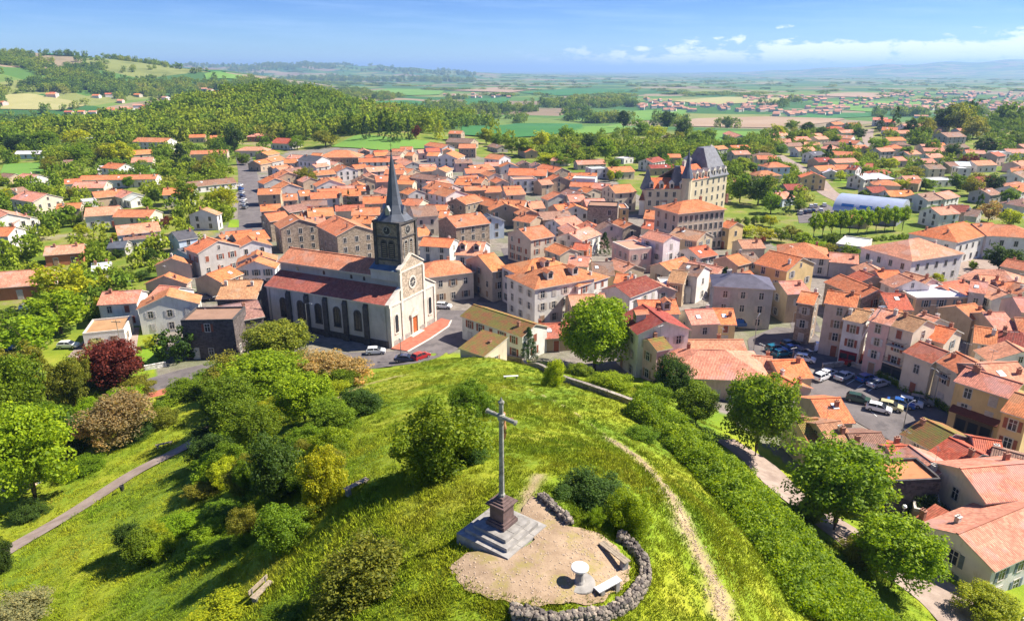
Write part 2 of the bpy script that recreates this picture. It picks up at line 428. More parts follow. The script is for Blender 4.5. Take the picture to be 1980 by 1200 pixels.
def _grassblade():
    m, t, b, o = newmat('grass_blade')
    oi = t.node('ShaderNodeObjectInfo'); g = t.node('ShaderNodeNewGeometry')
    nv = t.node('ShaderNodeCombineXYZ'); nv.inputs[2].default_value = 1.0
    nm = t.node('ShaderNodeVectorMath', operation='ADD'); t.l.new(g.outputs['Normal'], nm.inputs[0])
    ns = t.node('ShaderNodeVectorMath', operation='SCALE'); t.l.new(nv.outputs[0], ns.inputs[0]); ns.inputs[3].default_value = 2.2; t.l.new(ns.outputs[0], nm.inputs[1])
    nn = t.node('ShaderNodeVectorMath', operation='NORMALIZE'); t.l.new(nm.outputs[0], nn.inputs[0]); t.l.new(nn.outputs[0], b.inputs['Normal'])
    pn = t.noise(oi.outputs['Location'], 0.16, 4.0, 0.6)
    c = t.ramp(pn, [(0.30, (0.17, 0.29, 0.008)), (0.45, (0.27, 0.36, 0.010)), (0.58, (0.38, 0.42, 0.014)), (0.75, (0.44, 0.42, 0.035))])
    c = t.mix(1.0, c, t.ramp(oi.outputs['Random'], [(0.0, 0.7), (1.0, 1.25)]), 'MULTIPLY')
    t.put(b.inputs['Base Color'], c)
    tr = t.node('ShaderNodeBsdfTranslucent'); t.put(tr.inputs[0], c)
    mx = t.node('ShaderNodeMixShader'); mx.inputs[0].default_value = 0.25
    t.l.new(b.outputs[0], mx.inputs[1]); t.l.new(tr.outputs[0], mx.inputs[2]); t.l.new(mx.outputs[0], o.inputs[0])
    return m
M['grass'] = _grassblade()
def _ground():
    """one ground sheet; the vertex attribute 'zone' (r: town paving, g: meadow/garden, b: bare soil) says what lies where, the rest is farmland"""
    m, t, b, o = newmat('ground')
    g = t.node('ShaderNodeNewGeometry'); P = g.outputs['Position']
    at = t.node('ShaderNodeVertexColor'); at.layer_name = 'zone'
    s = t.node('ShaderNodeSeparateColor'); t.l.new(at.outputs[0], s.inputs[0])
    # farmland: stretched cells, one crop in each
    wv = t.node('ShaderNodeVectorMath', operation='ADD'); t.l.new(P, wv.inputs[0])
    nz = t.node('ShaderNodeTexNoise'); nz.inputs['Scale'].default_value = 0.0016; t.l.new(P, nz.inputs['Vector'])
    sc = t.node('ShaderNodeVectorMath', operation='SCALE'); t.l.new(nz.outputs['Color'], sc.inputs[0]); sc.inputs[3].default_value = 160.0
    t.l.new(sc.outputs[0], wv.inputs[1])
    vo = t.node('ShaderNodeTexVoronoi', feature='F1', distance='CHEBYCHEV'); t.put(vo.inputs['Vector'], t.mapping(wv.outputs[0], scale=(1, 1.0, 0.0), rot=(0, 0, 0.35))); vo.inputs['Scale'].default_value = 0.0042
    cs = t.node('ShaderNodeSeparateColor'); t.l.new(vo.outputs['Color'], cs.inputs[0])
    farm = t.ramp(cs.outputs[0], [(0.0, (0.035, 0.115, 0.022)), (0.22, (0.075, 0.16, 0.025)), (0.42, (0.13, 0.20, 0.035)), (0.56, (0.20, 0.22, 0.06)), (0.68, (0.26, 0.20, 0.12)), (0.78, (0.05, 0.12, 0.03)), (0.9, (0.22, 0.16, 0.10))], 'CONSTANT')
    fn = t.noise(P, 0.012, 5.0, 0.6)
    farm = t.mix(t.maprange(fn, 0.5, 0.7, 0.0, 0.6), farm, (0.055, 0.085, 0.02))
    # meadow
    n1 = t.noise(P, 0.085, 5.0, 0.62); n2 = t.noise(P, 0.6, 5.0, 0.65); n3 = t.noise(P, 5.0, 4.0, 0.7)
    mead = t.ramp(n1, [(0.30, (0.10, 0.20, 0.008)), (0.46, (0.19, 0.27, 0.008)), (0.58, (0.30, 0.33, 0.012)), (0.72, (0.38, 0.35, 0.04))])
    mead = t.mix(t.maprange(n2, 0.42, 0.7, 0.0, 0.55), mead, (0.10, 0.19, 0.008))
    mead = t.mix(t.maprange(n3, 0.45, 0.75, 0.0, 0.5), mead, (0.30, 0.31, 0.05))
    # town paving and bare soil
    pv = t.mix(t.maprange(n2, 0.35, 0.65), (0.17, 0.145, 0.12), (0.27, 0.235, 0.20))
    pv = t.mix(t.maprange(t.noise(P, 0.05, 3.0), 0.5, 0.62, 0.0, 0.5), pv, (0.10, 0.14, 0.03))
    so = t.mix(t.maprange(n2, 0.35, 0.65), (0.30, 0.21, 0.11), (0.42, 0.32, 0.18))
    gd = t.ramp(t.noise(P, 0.06, 5.0, 0.65), [(0.30, (0.05, 0.10, 0.012)), (0.46, (0.11, 0.16, 0.016)), (0.54, (0.18, 0.20, 0.03)), (0.62, (0.24, 0.19, 0.10)), (0.72, (0.30, 0.26, 0.19))])
    dl = t.node('ShaderNodeVectorMath', operation='LENGTH'); t.l.new(P, dl.inputs[0])
    mead = t.mix(t.maprange(dl.outputs['Value'], 135.0, 185.0, 0.0, 0.85), mead, gd)
    c = t.mix(s.outputs[0], farm, pv); c = t.mix(s.outputs[1], c, mead); c = t.mix(s.outputs[2], c, so)
    t.put(b.inputs['Base Color'], c); b.inputs['Roughness'].default_value = 0.95
    bump(t, b, t.math('ADD', n3, n2), 0.5, 0.25)
    return m
M['ground'] = _ground()
def _flat(name, c0, c1, scale, rough=0.92, speck=None, crack=None):
    m, t, b, o = newmat(name)
    g = t.node('ShaderNodeNewGeometry'); P = g.outputs['Position']
    n = t.noise(P, scale, 5.0, 0.6)
    c = t.mix(t.maprange(n, 0.35, 0.65), c0, c1)
    if speck:
        n2 = t.noise(P, speck[0], 3.0, 0.7); c = t.mix(t.maprange(n2, 0.5, 0.8, 0.0, 0.6), c, speck[1])
    if crack:
        n3 = t.noise(P, crack[0], 5.0, 0.65); c = t.mix(t.maprange(n3, 0.52, 0.62, 0.0, 0.8), c, crack[1])
    bump(t, b, t.noise(P, (speck[0] if speck else 6.0), 4.0), 0.3, 0.03)
    t.put(b.inputs['Base Color'], c); b.inputs['Roughness'].default_value = rough
    return m
M['asphalt'] = _flat('asphalt', (0.115, 0.10, 0.098), (0.165, 0.145, 0.14), 0.25, speck=(4.0, (0.20, 0.18, 0.17)), crack=(0.35, (0.09, 0.08, 0.08)))
M['pathgravel'] = _flat('path_gravel', (0.25, 0.185, 0.15), (0.36, 0.28, 0.23), 0.6, speck=(7.0, (0.18, 0.14, 0.11)))
M['terrace'] = _flat('terrace_gravel', (0.26, 0.18, 0.11), (0.39, 0.28, 0.18), 0.8, speck=(9.0, (0.17, 0.11, 0.06)), crack=(0.55, (0.27, 0.22, 0.07)))
M['brickpave'] = _flat('red_paving', (0.36, 0.10, 0.06), (0.46, 0.16, 0.10), 1.0, speck=(6.0, (0.28, 0.09, 0.06)))
M['kerb'] = _flat('kerb_stone', (0.50, 0.46, 0.40), (0.62, 0.57, 0.50), 1.0)
M['whiteline'] = _flat('road_paint', (0.62, 0.61, 0.58), (0.75, 0.74, 0.71), 2.0)
M['crop_green'] = _flat('green_crop', (0.028, 0.13, 0.03), (0.045, 0.165, 0.035), 0.01, speck=(0.06, (0.04, 0.12, 0.03)))
M['crop_light'] = _flat('light_crop', (0.10, 0.22, 0.03), (0.15, 0.27, 0.04), 0.01, speck=(0.05, (0.10, 0.17, 0.03)))
M['crop_soil'] = _flat('ploughed_soil', (0.30, 0.20, 0.12), (0.36, 0.26, 0.17), 0.01, speck=(0.05, (0.26, 0.19, 0.12)))
M['crop_straw'] = _flat('dry_field', (0.30, 0.28, 0.10), (0.36, 0.33, 0.14), 0.01, speck=(0.05, (0.22, 0.24, 0.08)))
M['lawn'] = _flat('lawn', (0.13, 0.24, 0.010), (0.22, 0.31, 0.015), 0.15, speck=(1.5, (0.09, 0.16, 0.01)))
# ---------------------------------------------------------------- ground sheet
def inpoly(x, y, poly):
    ins = np.zeros(x.shape, bool); n = len(poly)
    for i in range(n):
        x0, y0 = poly[i][:2]; x1, y1 = poly[(i + 1) % n][:2]
        c = ((y0 > y) != (y1 > y)) & (x < (x1 - x0) * (y - y0) / (y1 - y0 + 1e-12) + x0)
        ins ^= c
    return ins
def linedist(x, y, pts):
    d = np.full(x.shape, 1e9)
    for (a, b) in zip(pts[:-1], pts[1:]):
        ax, ay = a[0], a[1]; dx, dy = b[0] - ax, b[1] - ay; L = dx * dx + dy * dy + 1e-9
        t = np.clip(((x - ax) * dx + (y - ay) * dy) / L, 0, 1)
        d = np.minimum(d, np.hypot(x - ax - t * dx, y - ay - t * dy))
    return d
TOWN = [gpt(*p) for p in [(300,560),(440,430),(470,330),(560,290),(860,287),(1180,345),(1240,380),(1400,450),(1700,520),(1985,500),(2060,1100),(1820,1120),(1640,985),(1500,880),(1340,760),(1220,725),(1060,700),(870,680),(760,690),(500,700),(300,740)]]
SOIL = [([gpt(*p) for p in [(1180,850),(1240,890),(1290,950),(1330,1030),(1385,1130),(1400,1200)]], 0.55),
        ([gpt(*p) for p in [(640,775),(700,745),(780,725)]], 0.5),
        ([gpt(*p) for p in [(1010,985),(1025,950),(1040,920)]], 0.3),
        ([gpt(*p) for p in [(880,760),(1000,745),(1100,790),(1170,840)]], 0.05)]
def make_ground():
    angs = np.concatenate([np.radians(np.arange(-52, 52.01, 0.3)), np.radians(np.arange(56, 308, 4.0))])
    rad = np.concatenate([[0.01, 2, 4, 6], np.geomspace(8, 70000, 560)])
    A, R = np.meshgrid(angs, rad)
    X = R * np.sin(A); Y = R * np.cos(A); Z = H(X, Y)
    near = R < 200
    Z += np.where(near & (Z > 7), 0.10 * np.sin(X * 1.3 + 2 * np.sin(Y * 0.7)) * np.sin(Y * 1.1 + np.sin(X * 0.9)), 0) * np.where(R > 20, 1, 0)
    nr, na = X.shape
    v = np.c_[X.ravel(), Y.ravel(), Z.ravel()]
    i = np.arange(nr - 1)[:, None] * na; j = np.arange(na)[None, :]; j2 = (j + 1) % na
    f = np.stack([i + j, i + na + j, i + na + j2, i + j2], -1).reshape(-1, 4)[:, ::-1]
    me = bpy.data.meshes.new('ground')
    me.vertices.add(len(v)); me.vertices.foreach_set('co', v.ravel())
    me.loops.add(f.size); me.loops.foreach_set('vertex_index', f.ravel().astype(np.int32))
    me.polygons.add(len(f)); me.polygons.foreach_set('loop_start', np.arange(0, f.size, 4, dtype=np.int32)); me.polygons.foreach_set('loop_total', np.full(len(f), 4, np.int32))
    me.update(calc_edges=True)
    x, y = v[:, 0], v[:, 1]; r = np.hypot(x, y)
    town = inpoly(x, y, TOWN).astype(float)
    green = (1 - town) * (1 - smooth(640, 800, r))
    soil = np.zeros_like(x)
    for pts, wd in SOIL:
        d = linedist(x, y, pts); nn = np.sin(x * 2.1) * np.sin(y * 1.7) * 0.4
        soil = np.maximum(soil, np.clip(1.0 - (d + nn * wd) / (wd * 2.4), 0, 1))
    green = np.maximum(green, (v[:, 2] > 8.5) & (r < 150))
    col = np.c_[town, green, soil, np.ones_like(x)]
    ca = me.color_attributes.new('zone', 'FLOAT_COLOR', 'POINT'); ca.data.foreach_set('color', col.ravel())
    me.materials.append(M['ground']); me.polygons.foreach_set('use_smooth', [True] * len(f))
    return tag(obj('ground', me), kind='structure')
make_ground()

def strip(name, pts, width, mat, off=0.06, step=2.0, kind='structure', nx=4):
    """a sheet of the given width laid along ground points"""
    P = [Vector((p[0], p[1])) for p in pts]
    # Catmull-Rom resample
    S = []
    for i in range(len(P) - 1):
        p0 = P[max(i - 1, 0)]; p1 = P[i]; p2 = P[i + 1]; p3 = P[min(i + 2, len(P) - 1)]
        n = max(2, int((p2 - p1).length / step))
        for k in range(n):
            t = k / n
            S.append(0.5 * ((2 * p1) + (p2 - p0) * t + (2 * p0 - 5 * p1 + 4 * p2 - p3) * t * t + (3 * p1 - p0 - 3 * p2 + p3) * t ** 3))
    S.append(P[-1])
    rows = []
    for i, p in enumerate(S):
        d = (S[min(i + 1, len(S) - 1)] - S[max(i - 1, 0)]).normalized(); nrm = Vector((-d.y, d.x))
        wd = width[0] + (width[1] - width[0]) * i / (len(S) - 1) if isinstance(width, tuple) else width
        rows.append([p + nrm * wd * (k / nx - 0.5) for k in range(nx + 1)])
    xs = np.array([[q.x for q in r] for r in rows]); ys = np.array([[q.y for q in r] for r in rows]); zs = H(xs, ys) + off
    mb = MB()
    for i in range(len(rows) - 1):
        for k in range(nx):
            mb.face([(xs[a, b], ys[a, b], zs[a, b]) for a, b in ((i, k), (i + 1, k), (i + 1, k + 1), (i, k + 1))][::-1])
    return tag(mb.build(name, mat), kind=kind), S
def patch(name, px, mat, off=0.06, rings=8, seg=40, kind='structure', world_pts=False, wob=0.0):
    """star-shaped sheet: photo-pixel outline laid on the ground"""
    P = [Vector(p[:2]) if world_pts else gpt(*p).xy for p in px]
    c = sum(P, Vector((0, 0))) / len(P)
    L = [0]
    for i in range(len(P)): L.append(L[-1] + (P[(i + 1) % len(P)] - P[i]).length)
    B = []
    for k in range(seg):
        s = L[-1] * k / seg
        i = max(j for j in range(len(P)) if L[j] <= s + 1e-9); t = (s - L[i]) / (L[i + 1] - L[i] + 1e-9)
        q = P[i].lerp(P[(i + 1) % len(P)], t); q = q + (q - c) * (wob * math.sin(k * 1.9) + wob * math.sin(k * 0.7))
        B.append(q)
    xs = np.array([[c.x + (b.x - c.x) * r / rings for b in B] for r in range(rings + 1)]); ys = np.array([[c.y + (b.y - c.y) * r / rings for b in B] for r in range(rings + 1)])
    zs = H(xs, ys) + off
    area = sum(B[i].x * B[(i + 1) % seg].y - B[(i + 1) % seg].x * B[i].y for i in range(seg))
    mb = MB()
    for r in range(rings):
        for k in range(seg):
            j = (k + 1) % seg
            q = [(r, k), (r + 1, k), (r + 1, j), (r, j)] if r else [(0, 0), (1, k), (1, j)]
            pts = [(xs[a], ys[a], zs[a]) for a in q]
            mb.face(pts if area > 0 else pts[::-1])
    return tag(mb.build(name, mat), kind=kind)

# roads, squares and paths (photo-pixel polylines laid on the ground)
G = lambda *pp: [gpt(*p) for p in pp]
ROADMASK = []
def road(name, px, width, mat='asphalt', off=0.07, **kw):
    o, S = strip(name, G(*px), width, M[mat], off, **kw)
    ROADMASK.append((S, (max(width) if isinstance(width, tuple) else width) / 2)); return o
road('road', [(240,765),(330,738),(420,716),(560,702),(690,697),(790,692),(850,668),(885,630),(893,600)], 9.0, off=0.066)
patch('church_square', [(690,706),(820,700),(850,690),(880,660),(884,625),(870,596),(846,600),(850,622),(760,680)], M['asphalt'], off=0.075, rings=6)
road('footpath', [(-40,1100),(20,1062),(150,986),(260,915),(370,858),(430,815),(520,780)], 3.3, 'pathgravel', off=0.15, step=0.8)
road('street', [(484,470),(486,420),(482,372),(478,330),(470,300)], 10.0, off=0.06, step=6)
road('street', [(940,585),(985,545),(1000,520),(985,480)], 5.5, off=0.06)
road('street', [(1560,640),(1545,600),(1535,570),(1500,545)], 6.0, off=0.06)
patch('town_square', [(1450,690),(1445,655),(1500,632),(1570,640),(1600,670),(1650,700),(1590,710),(1500,720)], M['asphalt'], off=0.08, rings=6)
road('street', [(1600,690),(1700,745),(1800,800),(1920,860),(2000,905)], 6.0, off=0.066)
patch('parking_lot', [(1560,772),(1578,722),(1640,716),(1730,752),(1830,800),(1905,846),(1860,868),(1740,862),(1690,835),(1620,795)], M['asphalt'], off=0.09, rings=8)
road('lane', [(1400,850),(1470,900),(1520,950),(1600,1010),(1740,1100),(1830,1160),(1900,1230)], (5.0, 7.5), 'pathgravel', off=0.10, step=1.0)
road('road', [(1500,300),(1540,322),(1575,345),(1600,372),(1640,392)], 9.0, 'pathgravel', off=0.10, step=6)
road('road', [(1680,250),(1678,270),(1690,290)], 8.0, 'pathgravel', off=0.10, step=8)
road('road', [(1180,290),(1240,280),(1290,262)], 9.0, 'pathgravel', off=0.3, step=10)
patch('car_park', [(1540,405),(1600,395),(1625,410),(1610,428),(1545,432)], M['asphalt'], off=0.09)
patch('school_yard', [(1800,520),(1860,500),(1985,478),(1985,500),(1890,540)], M['pathgravel'], off=0.09)
patch('road', [(270,765),(330,748),(330,760),(285,772)], M['brickpave'], off=0.09, rings=3, seg=20)
patch('yard', [(130,690),(180,640),(270,632),(262,690),(190,700)], M['pathgravel'], off=0.07)
# fields of the plain and gardens
for nm, px, mt, off in [
    ('field', [(890,262),(895,243),(1000,239),(1125,240),(1130,250),(1080,262),(1000,268)], 'crop_green', 0.8),
    ('field', [(1085,262),(1130,246),(1200,238),(1215,248),(1190,260)], 'crop_light', 0.8),
    ('field', [(1330,245),(1338,230),(1480,226),(1640,230),(1600,238),(1480,248)], 'crop_soil', 0.9),
    ('field', [(1560,208),(1600,197),(1700,196),(1830,197),(1810,210),(1680,217)], 'crop_light', 1.0),
    ('field', [(1500,226),(1560,219),(1690,219),(1690,226),(1600,230)], 'crop_green', 0.9),
    ('field', [(690,212),(700,197),(790,194),(860,200),(850,212),(770,216)], 'crop_green', 1.0),
    ('field', [(880,215),(900,192),(985,190),(980,208),(930,214)], 'crop_green', 1.0),
    ('field', [(0,212),(10,184),(60,182),(140,196),(168,205),(120,214)], 'crop_straw', 1.2),
    ('field', [(330,128),(390,128),(440,142),(400,150),(350,140)], 'crop_green', 2.5),
    ('field', [(80,107),(160,107),(165,122),(110,120)], 'crop_green', 3.0),
    ('field', [(395,145),(470,146),(462,155),(400,157)], 'crop_light', 2.5),
    ('field', [(0,335),(8,318),(75,315),(90,335),(40,345)], 'crop_light', 0.3),
    ('field', [(215,342),(260,325),(320,322),(325,338)], 'crop_light', 0.3),
    ('field', [(640,285),(690,262),(760,268),(840,275),(830,288),(740,292)], 'crop_light', 0.5),
    ('field', [(1180,232),(1230,215),(1330,212),(1320,228),(1260,234)], 'crop_light', 1.0),
    ('field', [(1340,270),(1380,254),(1480,256),(1450,268),(1390,276)], 'crop_light', 0.7),
    ('field', [(700,178),(760,172),(860,176),(850,184),(760,186)], 'crop_light', 2.0),
    ('field', [(1000,180),(1100,172),(1230,174),(1200,182),(1080,186)], 'crop_green', 2.0),
    ('field', [(1300,196),(1400,188),(1520,190),(1500,198),(1380,203)], 'crop_straw', 1.5),
    ('field', [(870,176),(960,170),(1040,172),(990,180)], 'crop_soil', 2.5),
    ('field', [(1560,186),(1640,180),(1760,182),(1700,190)], 'crop_soil', 2.0)]:
    patch(nm, px, M[mt], off=off, rings=6, seg=32)
for px in [[(262,690),(275,668),(318,668),(322,700),(290,712)], [(250,430),(270,412),(312,418),(300,436)], [(1700,350),(1720,342),(1790,340),(1790,350)],
           [(1610,352),(1620,340),(1650,342),(1645,356)], [(80,375),(100,362),(150,366),(140,384)], [(440,440),(445,425),(462,425),(462,440)]]:
    patch('lawn', px, M['lawn'], off=0.10, rings=4, seg=24)
# haze: the air of the place
hb = MB(); hb.box(-75000, 75000, -2500, 75000, -60.0, 300.0)
hm = bpy.data.materials.new('haze'); hm.use_nodes = True; hn = NT(hm.node_tree); hn.n.clear()
ho = hn.node('ShaderNodeOutputMaterial'); pvn = hn.node('ShaderNodeVolumePrincipled')
pvn.inputs['Color'].default_value = (0.42, 0.66, 1.0, 1); pvn.inputs['Density'].default_value = 0.00009; pvn.inputs['Anisotropy'].default_value = 0.2
hn.l.new(pvn.outputs[0], ho.inputs['Volume'])
tag(hb.build('haze', hm), 'pale blue haze over the plain', 'haze', kind='stuff')
# ---------------------------------------------------------------- houses
WALL = {'w': ('white', (0.74, 0.70, 0.65)), 'c': ('cream', (0.66, 0.56, 0.42)), 't': ('tan', (0.50, 0.38, 0.26)), 'p': ('pink', (0.66, 0.47, 0.40)),
        'g': ('grey', (0.46, 0.43, 0.40)), 's': ('rubble stone', (0.33, 0.26, 0.19)), 'b': ('brick', (0.42, 0.16, 0.08)), 'y': ('yellow', (0.70, 0.50, 0.24)),
        'l': ('pale blue', (0.55, 0.62, 0.72)), 'd': ('dark stone', (0.13, 0.11, 0.10)), 'k': ('beige', (0.56, 0.46, 0.35))}
ROOF = {'o': ('orange', (0.68, 0.21, 0.075)), 'r': ('red', (0.55, 0.11, 0.05)), 'k': ('salmon', (0.70, 0.29, 0.18)), 'n': ('brown', (0.30, 0.17, 0.12)),
        's': ('slate', (0.085, 0.085, 0.10)), 'm': ('mossy', (0.25, 0.18, 0.06)), 't': ('tan', (0.48, 0.26, 0.13)), 'W': ('pale', (0.62, 0.62, 0.63)), 'd': ('dark red', (0.28, 0.06, 0.04))}
def jit(c, a=0.06):
    f = 1 + random.uniform(-a, a)
    return tuple(min(1.0, max(0.01, x * f * (1 + random.uniform(-a, a) * 0.5))) for x in c)
# shared pieces
def _window_meshes():
    d = {}
    mb = MB(); mb.box(-0.62, 0.62, 0.0, 0.07, -0.95, -0.80); mb.box(-0.62, 0.62, 0.0, 0.055, 0.78, 0.92)
    mb.box(-0.62, -0.48, 0.0, 0.05, -0.80, 0.78); mb.box(0.48, 0.62, 0.0, 0.05, -0.80, 0.78)
    d['frame'] = mb.mesh('window', M['frame'])
    mb = MB(); mb.box(-0.48, 0.48, 0.0, 0.012, -0.80, 0.78)
    mb.box(-0.03, 0.03, 0.012, 0.03, -0.80, 0.78, 1); mb.box(-0.48, -0.03, 0.012, 0.027, 0.20, 0.25, 1); mb.box(0.03, 0.48, 0.012, 0.027, 0.20, 0.25, 1)
    d['pane'] = mb.mesh('pane', [M['glass'], M['whiteframe']])
    mb = MB(); mb.box(-0.24, 0.24, 0.0, 0.045, -0.80, 0.78)
    for k in range(6): mb.box(-0.20, 0.20, 0.045, 0.06, -0.72 + k * 0.25, -0.58 + k * 0.25)
    d['shutter'] = mb.mesh('shutter', M['wood'])
    mb = MB(); mb.box(-0.6, 0.6, 0.0, 0.05, -0.92, 0.9, 0); mb.box(-0.46, 0.46, 0.05, 0.062, -0.78, 0.76, 1); mb.box(-0.03, 0.03, 0.062, 0.075, -0.78, 0.76, 0)
    d['far'] = mb.mesh('window', [M['frame'], M['glass']])
    mb = MB(); mb.box(-0.7, 0.7, 0, 0.06, 0, 2.5); mb.box(-0.55, 0.55, 0.06, 0.09, 0.0, 2.3, 1)
    d['door'] = mb.mesh('door', [M['frame'], M['wood']])
    mb = MB(); mb.box(-0.38, 0.38, -0.3, 0.3, -1.6, 1.05); mb.box(-0.46, 0.46, -0.38, 0.38, 1.05, 1.17)
    mb.lathe([(0.11, 1.17), (0.10, 1.5)], 6, (-0.17, 0)); mb.lathe([(0.11, 1.17), (0.10, 1.5)], 6, (0.17, 0))
    d['chimney'] = mb.mesh('chimney', M['chimney'])
    d['chimney2'] = mb.mesh('chimney', M['render'])
    mb = MB(); mb.box(-0.5, 0.5, -0.6, 0.6, 0, 0.09, 0); mb.box(-0.42, 0.42, -0.52, 0.52, 0.09, 0.10, 1)
    d['skylight'] = mb.mesh('skylight', [M['metal'], M['lamp']])
    return d
WM = _window_meshes()
SHUT = [(0.45, 0.42, 0.38), (0.30, 0.10, 0.06), (0.52, 0.47, 0.40), (0.16, 0.20, 0.22), (0.34, 0.22, 0.14), (0.60, 0.58, 0.54)]
HOUSES = []          # bookkeeping for labels and for keeping trees out
def slab(mb, quad, th, u0=0.0):
    """roof plane: quad (eave a, eave b, ridge b, ridge a) seen from above counter-clockwise, thickness th downwards, uv in metres"""
    q = [Vector(p) for p in quad]
    ex = (q[1] - q[0]); L = max(ex.length, 1e-3); ex = ex / L
    n = (q[1] - q[0]).cross(q[-1] - q[0]).normalized(); ey = n.cross(ex)
    uv = [((p - q[0]).dot(ex) + u0, (p - q[0]).dot(ey)) for p in q]
    mb.face(q, 0, uv)
    b = [p - Vector((0, 0, th)) for p in q]
    mb.face(b[::-1], 1)
    for i in range(len(q)):
        j = (i + 1) % len(q); mb.face([q[i], b[i], b[j], q[j]], 1)
def roof_mesh(kind, L, D, h, rise, ov=0.4, th=0.16, rmat='tile', dark=False):
    mb = MB(); s = rise / (D / 2) if kind != 's' else rise / D
    if kind == 'g':
        X = L / 2 + ov * 0.7; Y = D / 2 + ov; ze = h - ov * s + th; zr = h + rise + th
        slab(mb, [(-X, -Y, ze), (X, -Y, ze), (X, 0, zr), (-X, 0, zr)], th)
        slab(mb, [(X, Y, ze), (-X, Y, ze), (-X, 0, zr), (X, 0, zr)], th)
        mb.box(-X, X, -0.16, 0.16, zr - 0.10, zr + 0.07)
    elif kind == 'h':
        X = L / 2 + ov; Y = D / 2 + ov; ze = h - ov * s + th; zr = h + rise + th; R = max(L / 2 - D / 2, 0.3)
        slab(mb, [(-X, -Y, ze), (X, -Y, ze), (R, 0, zr), (-R, 0, zr)], th)
        slab(mb, [(X, Y, ze), (-X, Y, ze), (-R, 0, zr), (R, 0, zr)], th)
        slab(mb, [(X, -Y, ze), (X, Y, ze), (R, 0, zr)], th); slab(mb, [(-X, Y, ze), (-X, -Y, ze), (-R, 0, zr)], th)
        mb.box(-R, R, -0.15, 0.15, zr - 0.10, zr + 0.06)
    elif kind == 's':
        X = L / 2 + ov * 0.6; y0 = -D / 2 - ov; y1 = D / 2 + ov * 0.5
        slab(mb, [(-X, y0, h - ov * s + th), (X, y0, h - ov * s + th), (X, y1, h + rise + ov * 0.5 * s + th), (-X, y1, h + rise + ov * 0.5 * s + th)], th)
    else:
        X = L / 2; Y = D / 2
        mb.box(-X + 0.28, X - 0.28, -Y + 0.28, Y - 0.28, h - 0.02, h + 0.05)
        for a in ((-X, X, -Y - 0.02, -Y + 0.28), (-X, X, Y - 0.28, Y + 0.02), (-X - 0.02, -X + 0.28, -Y + 0.28, Y - 0.28), (X - 0.28, X + 0.02, -Y + 0.28, Y - 0.28)): mb.box(*a, h - 0.03, h + 0.42, 1)
    return mb.mesh('roof', [M[rmat], M['darkstone' if dark else 'render']])
def wall_mesh(kind, L, D, h, rise, mat, base=-3.0):
    mb = MB(); X, Y = L / 2, D / 2
    if kind == 'g':
        mb.face([(-X, -Y, base), (X, -Y, base), (X, -Y, h), (-X, -Y, h)]); mb.face([(X, Y, base), (-X, Y, base), (-X, Y, h), (X, Y, h)])
        mb.face([(X, -Y, base), (X, Y, base), (X, Y, h), (X, 0, h + rise), (X, -Y, h)]); mb.face([(-X, Y, base), (-X, -Y, base), (-X, -Y, h), (-X, 0, h + rise), (-X, Y, h)])
    elif kind == 's':
        mb.face([(-X, -Y, base), (X, -Y, base), (X, -Y, h), (-X, -Y, h)]); mb.face([(X, Y, base), (-X, Y, base), (-X, Y, h + rise), (X, Y, h + rise)])
        mb.face([(X, -Y, base), (X, Y, base), (X, Y, h + rise), (X, -Y, h)]); mb.face([(-X, Y, base), (-X, -Y, base), (-X, -Y, h), (-X, Y, h + rise)])
    else:
        mb.face([(-X, -Y, base), (X, -Y, base), (X, -Y, h), (-X, -Y, h)]); mb.face([(X, Y, base), (-X, Y, base), (-X, Y, h), (X, Y, h)])
        mb.face([(X, -Y, base), (X, Y, base), (X, Y, h), (X, -Y, h)]); mb.face([(-X, Y, base), (-X, -Y, base), (-X, -Y, h), (-X, Y, h)])
    # plinth course, slightly proud
    return mb.mesh('wall', mat)
def add_window(root, p, ang, near, shut, sc=1.0, sh=None):
    """p: local position of the window centre on the wall, ang: rotation about z so that +y of the piece points outwards"""
    if near:
        w_ = obj('window', WM['frame'], root, p, ang, scale=(sc, 1, sc))
        obj('pane', WM['pane'], w_, (0, 0.003, 0))
        if shut is not None:
            if sh == 'closed':
                obj('shutter', WM['shutter'], w_, (-0.245, 0.018, 0), 0, shut); obj('shutter', WM['shutter'], w_, (0.245, 0.018, 0), 0, shut)
            else:
                obj('shutter', WM['shutter'], w_, (-0.90, 0.004, 0), 0, shut); obj('shutter', WM['shutter'], w_, (0.90, 0.004, 0), 0, shut)
    else:
        obj('window', WM['far'], root, p, ang, scale=(sc * 1.05, 1, sc * 1.05))
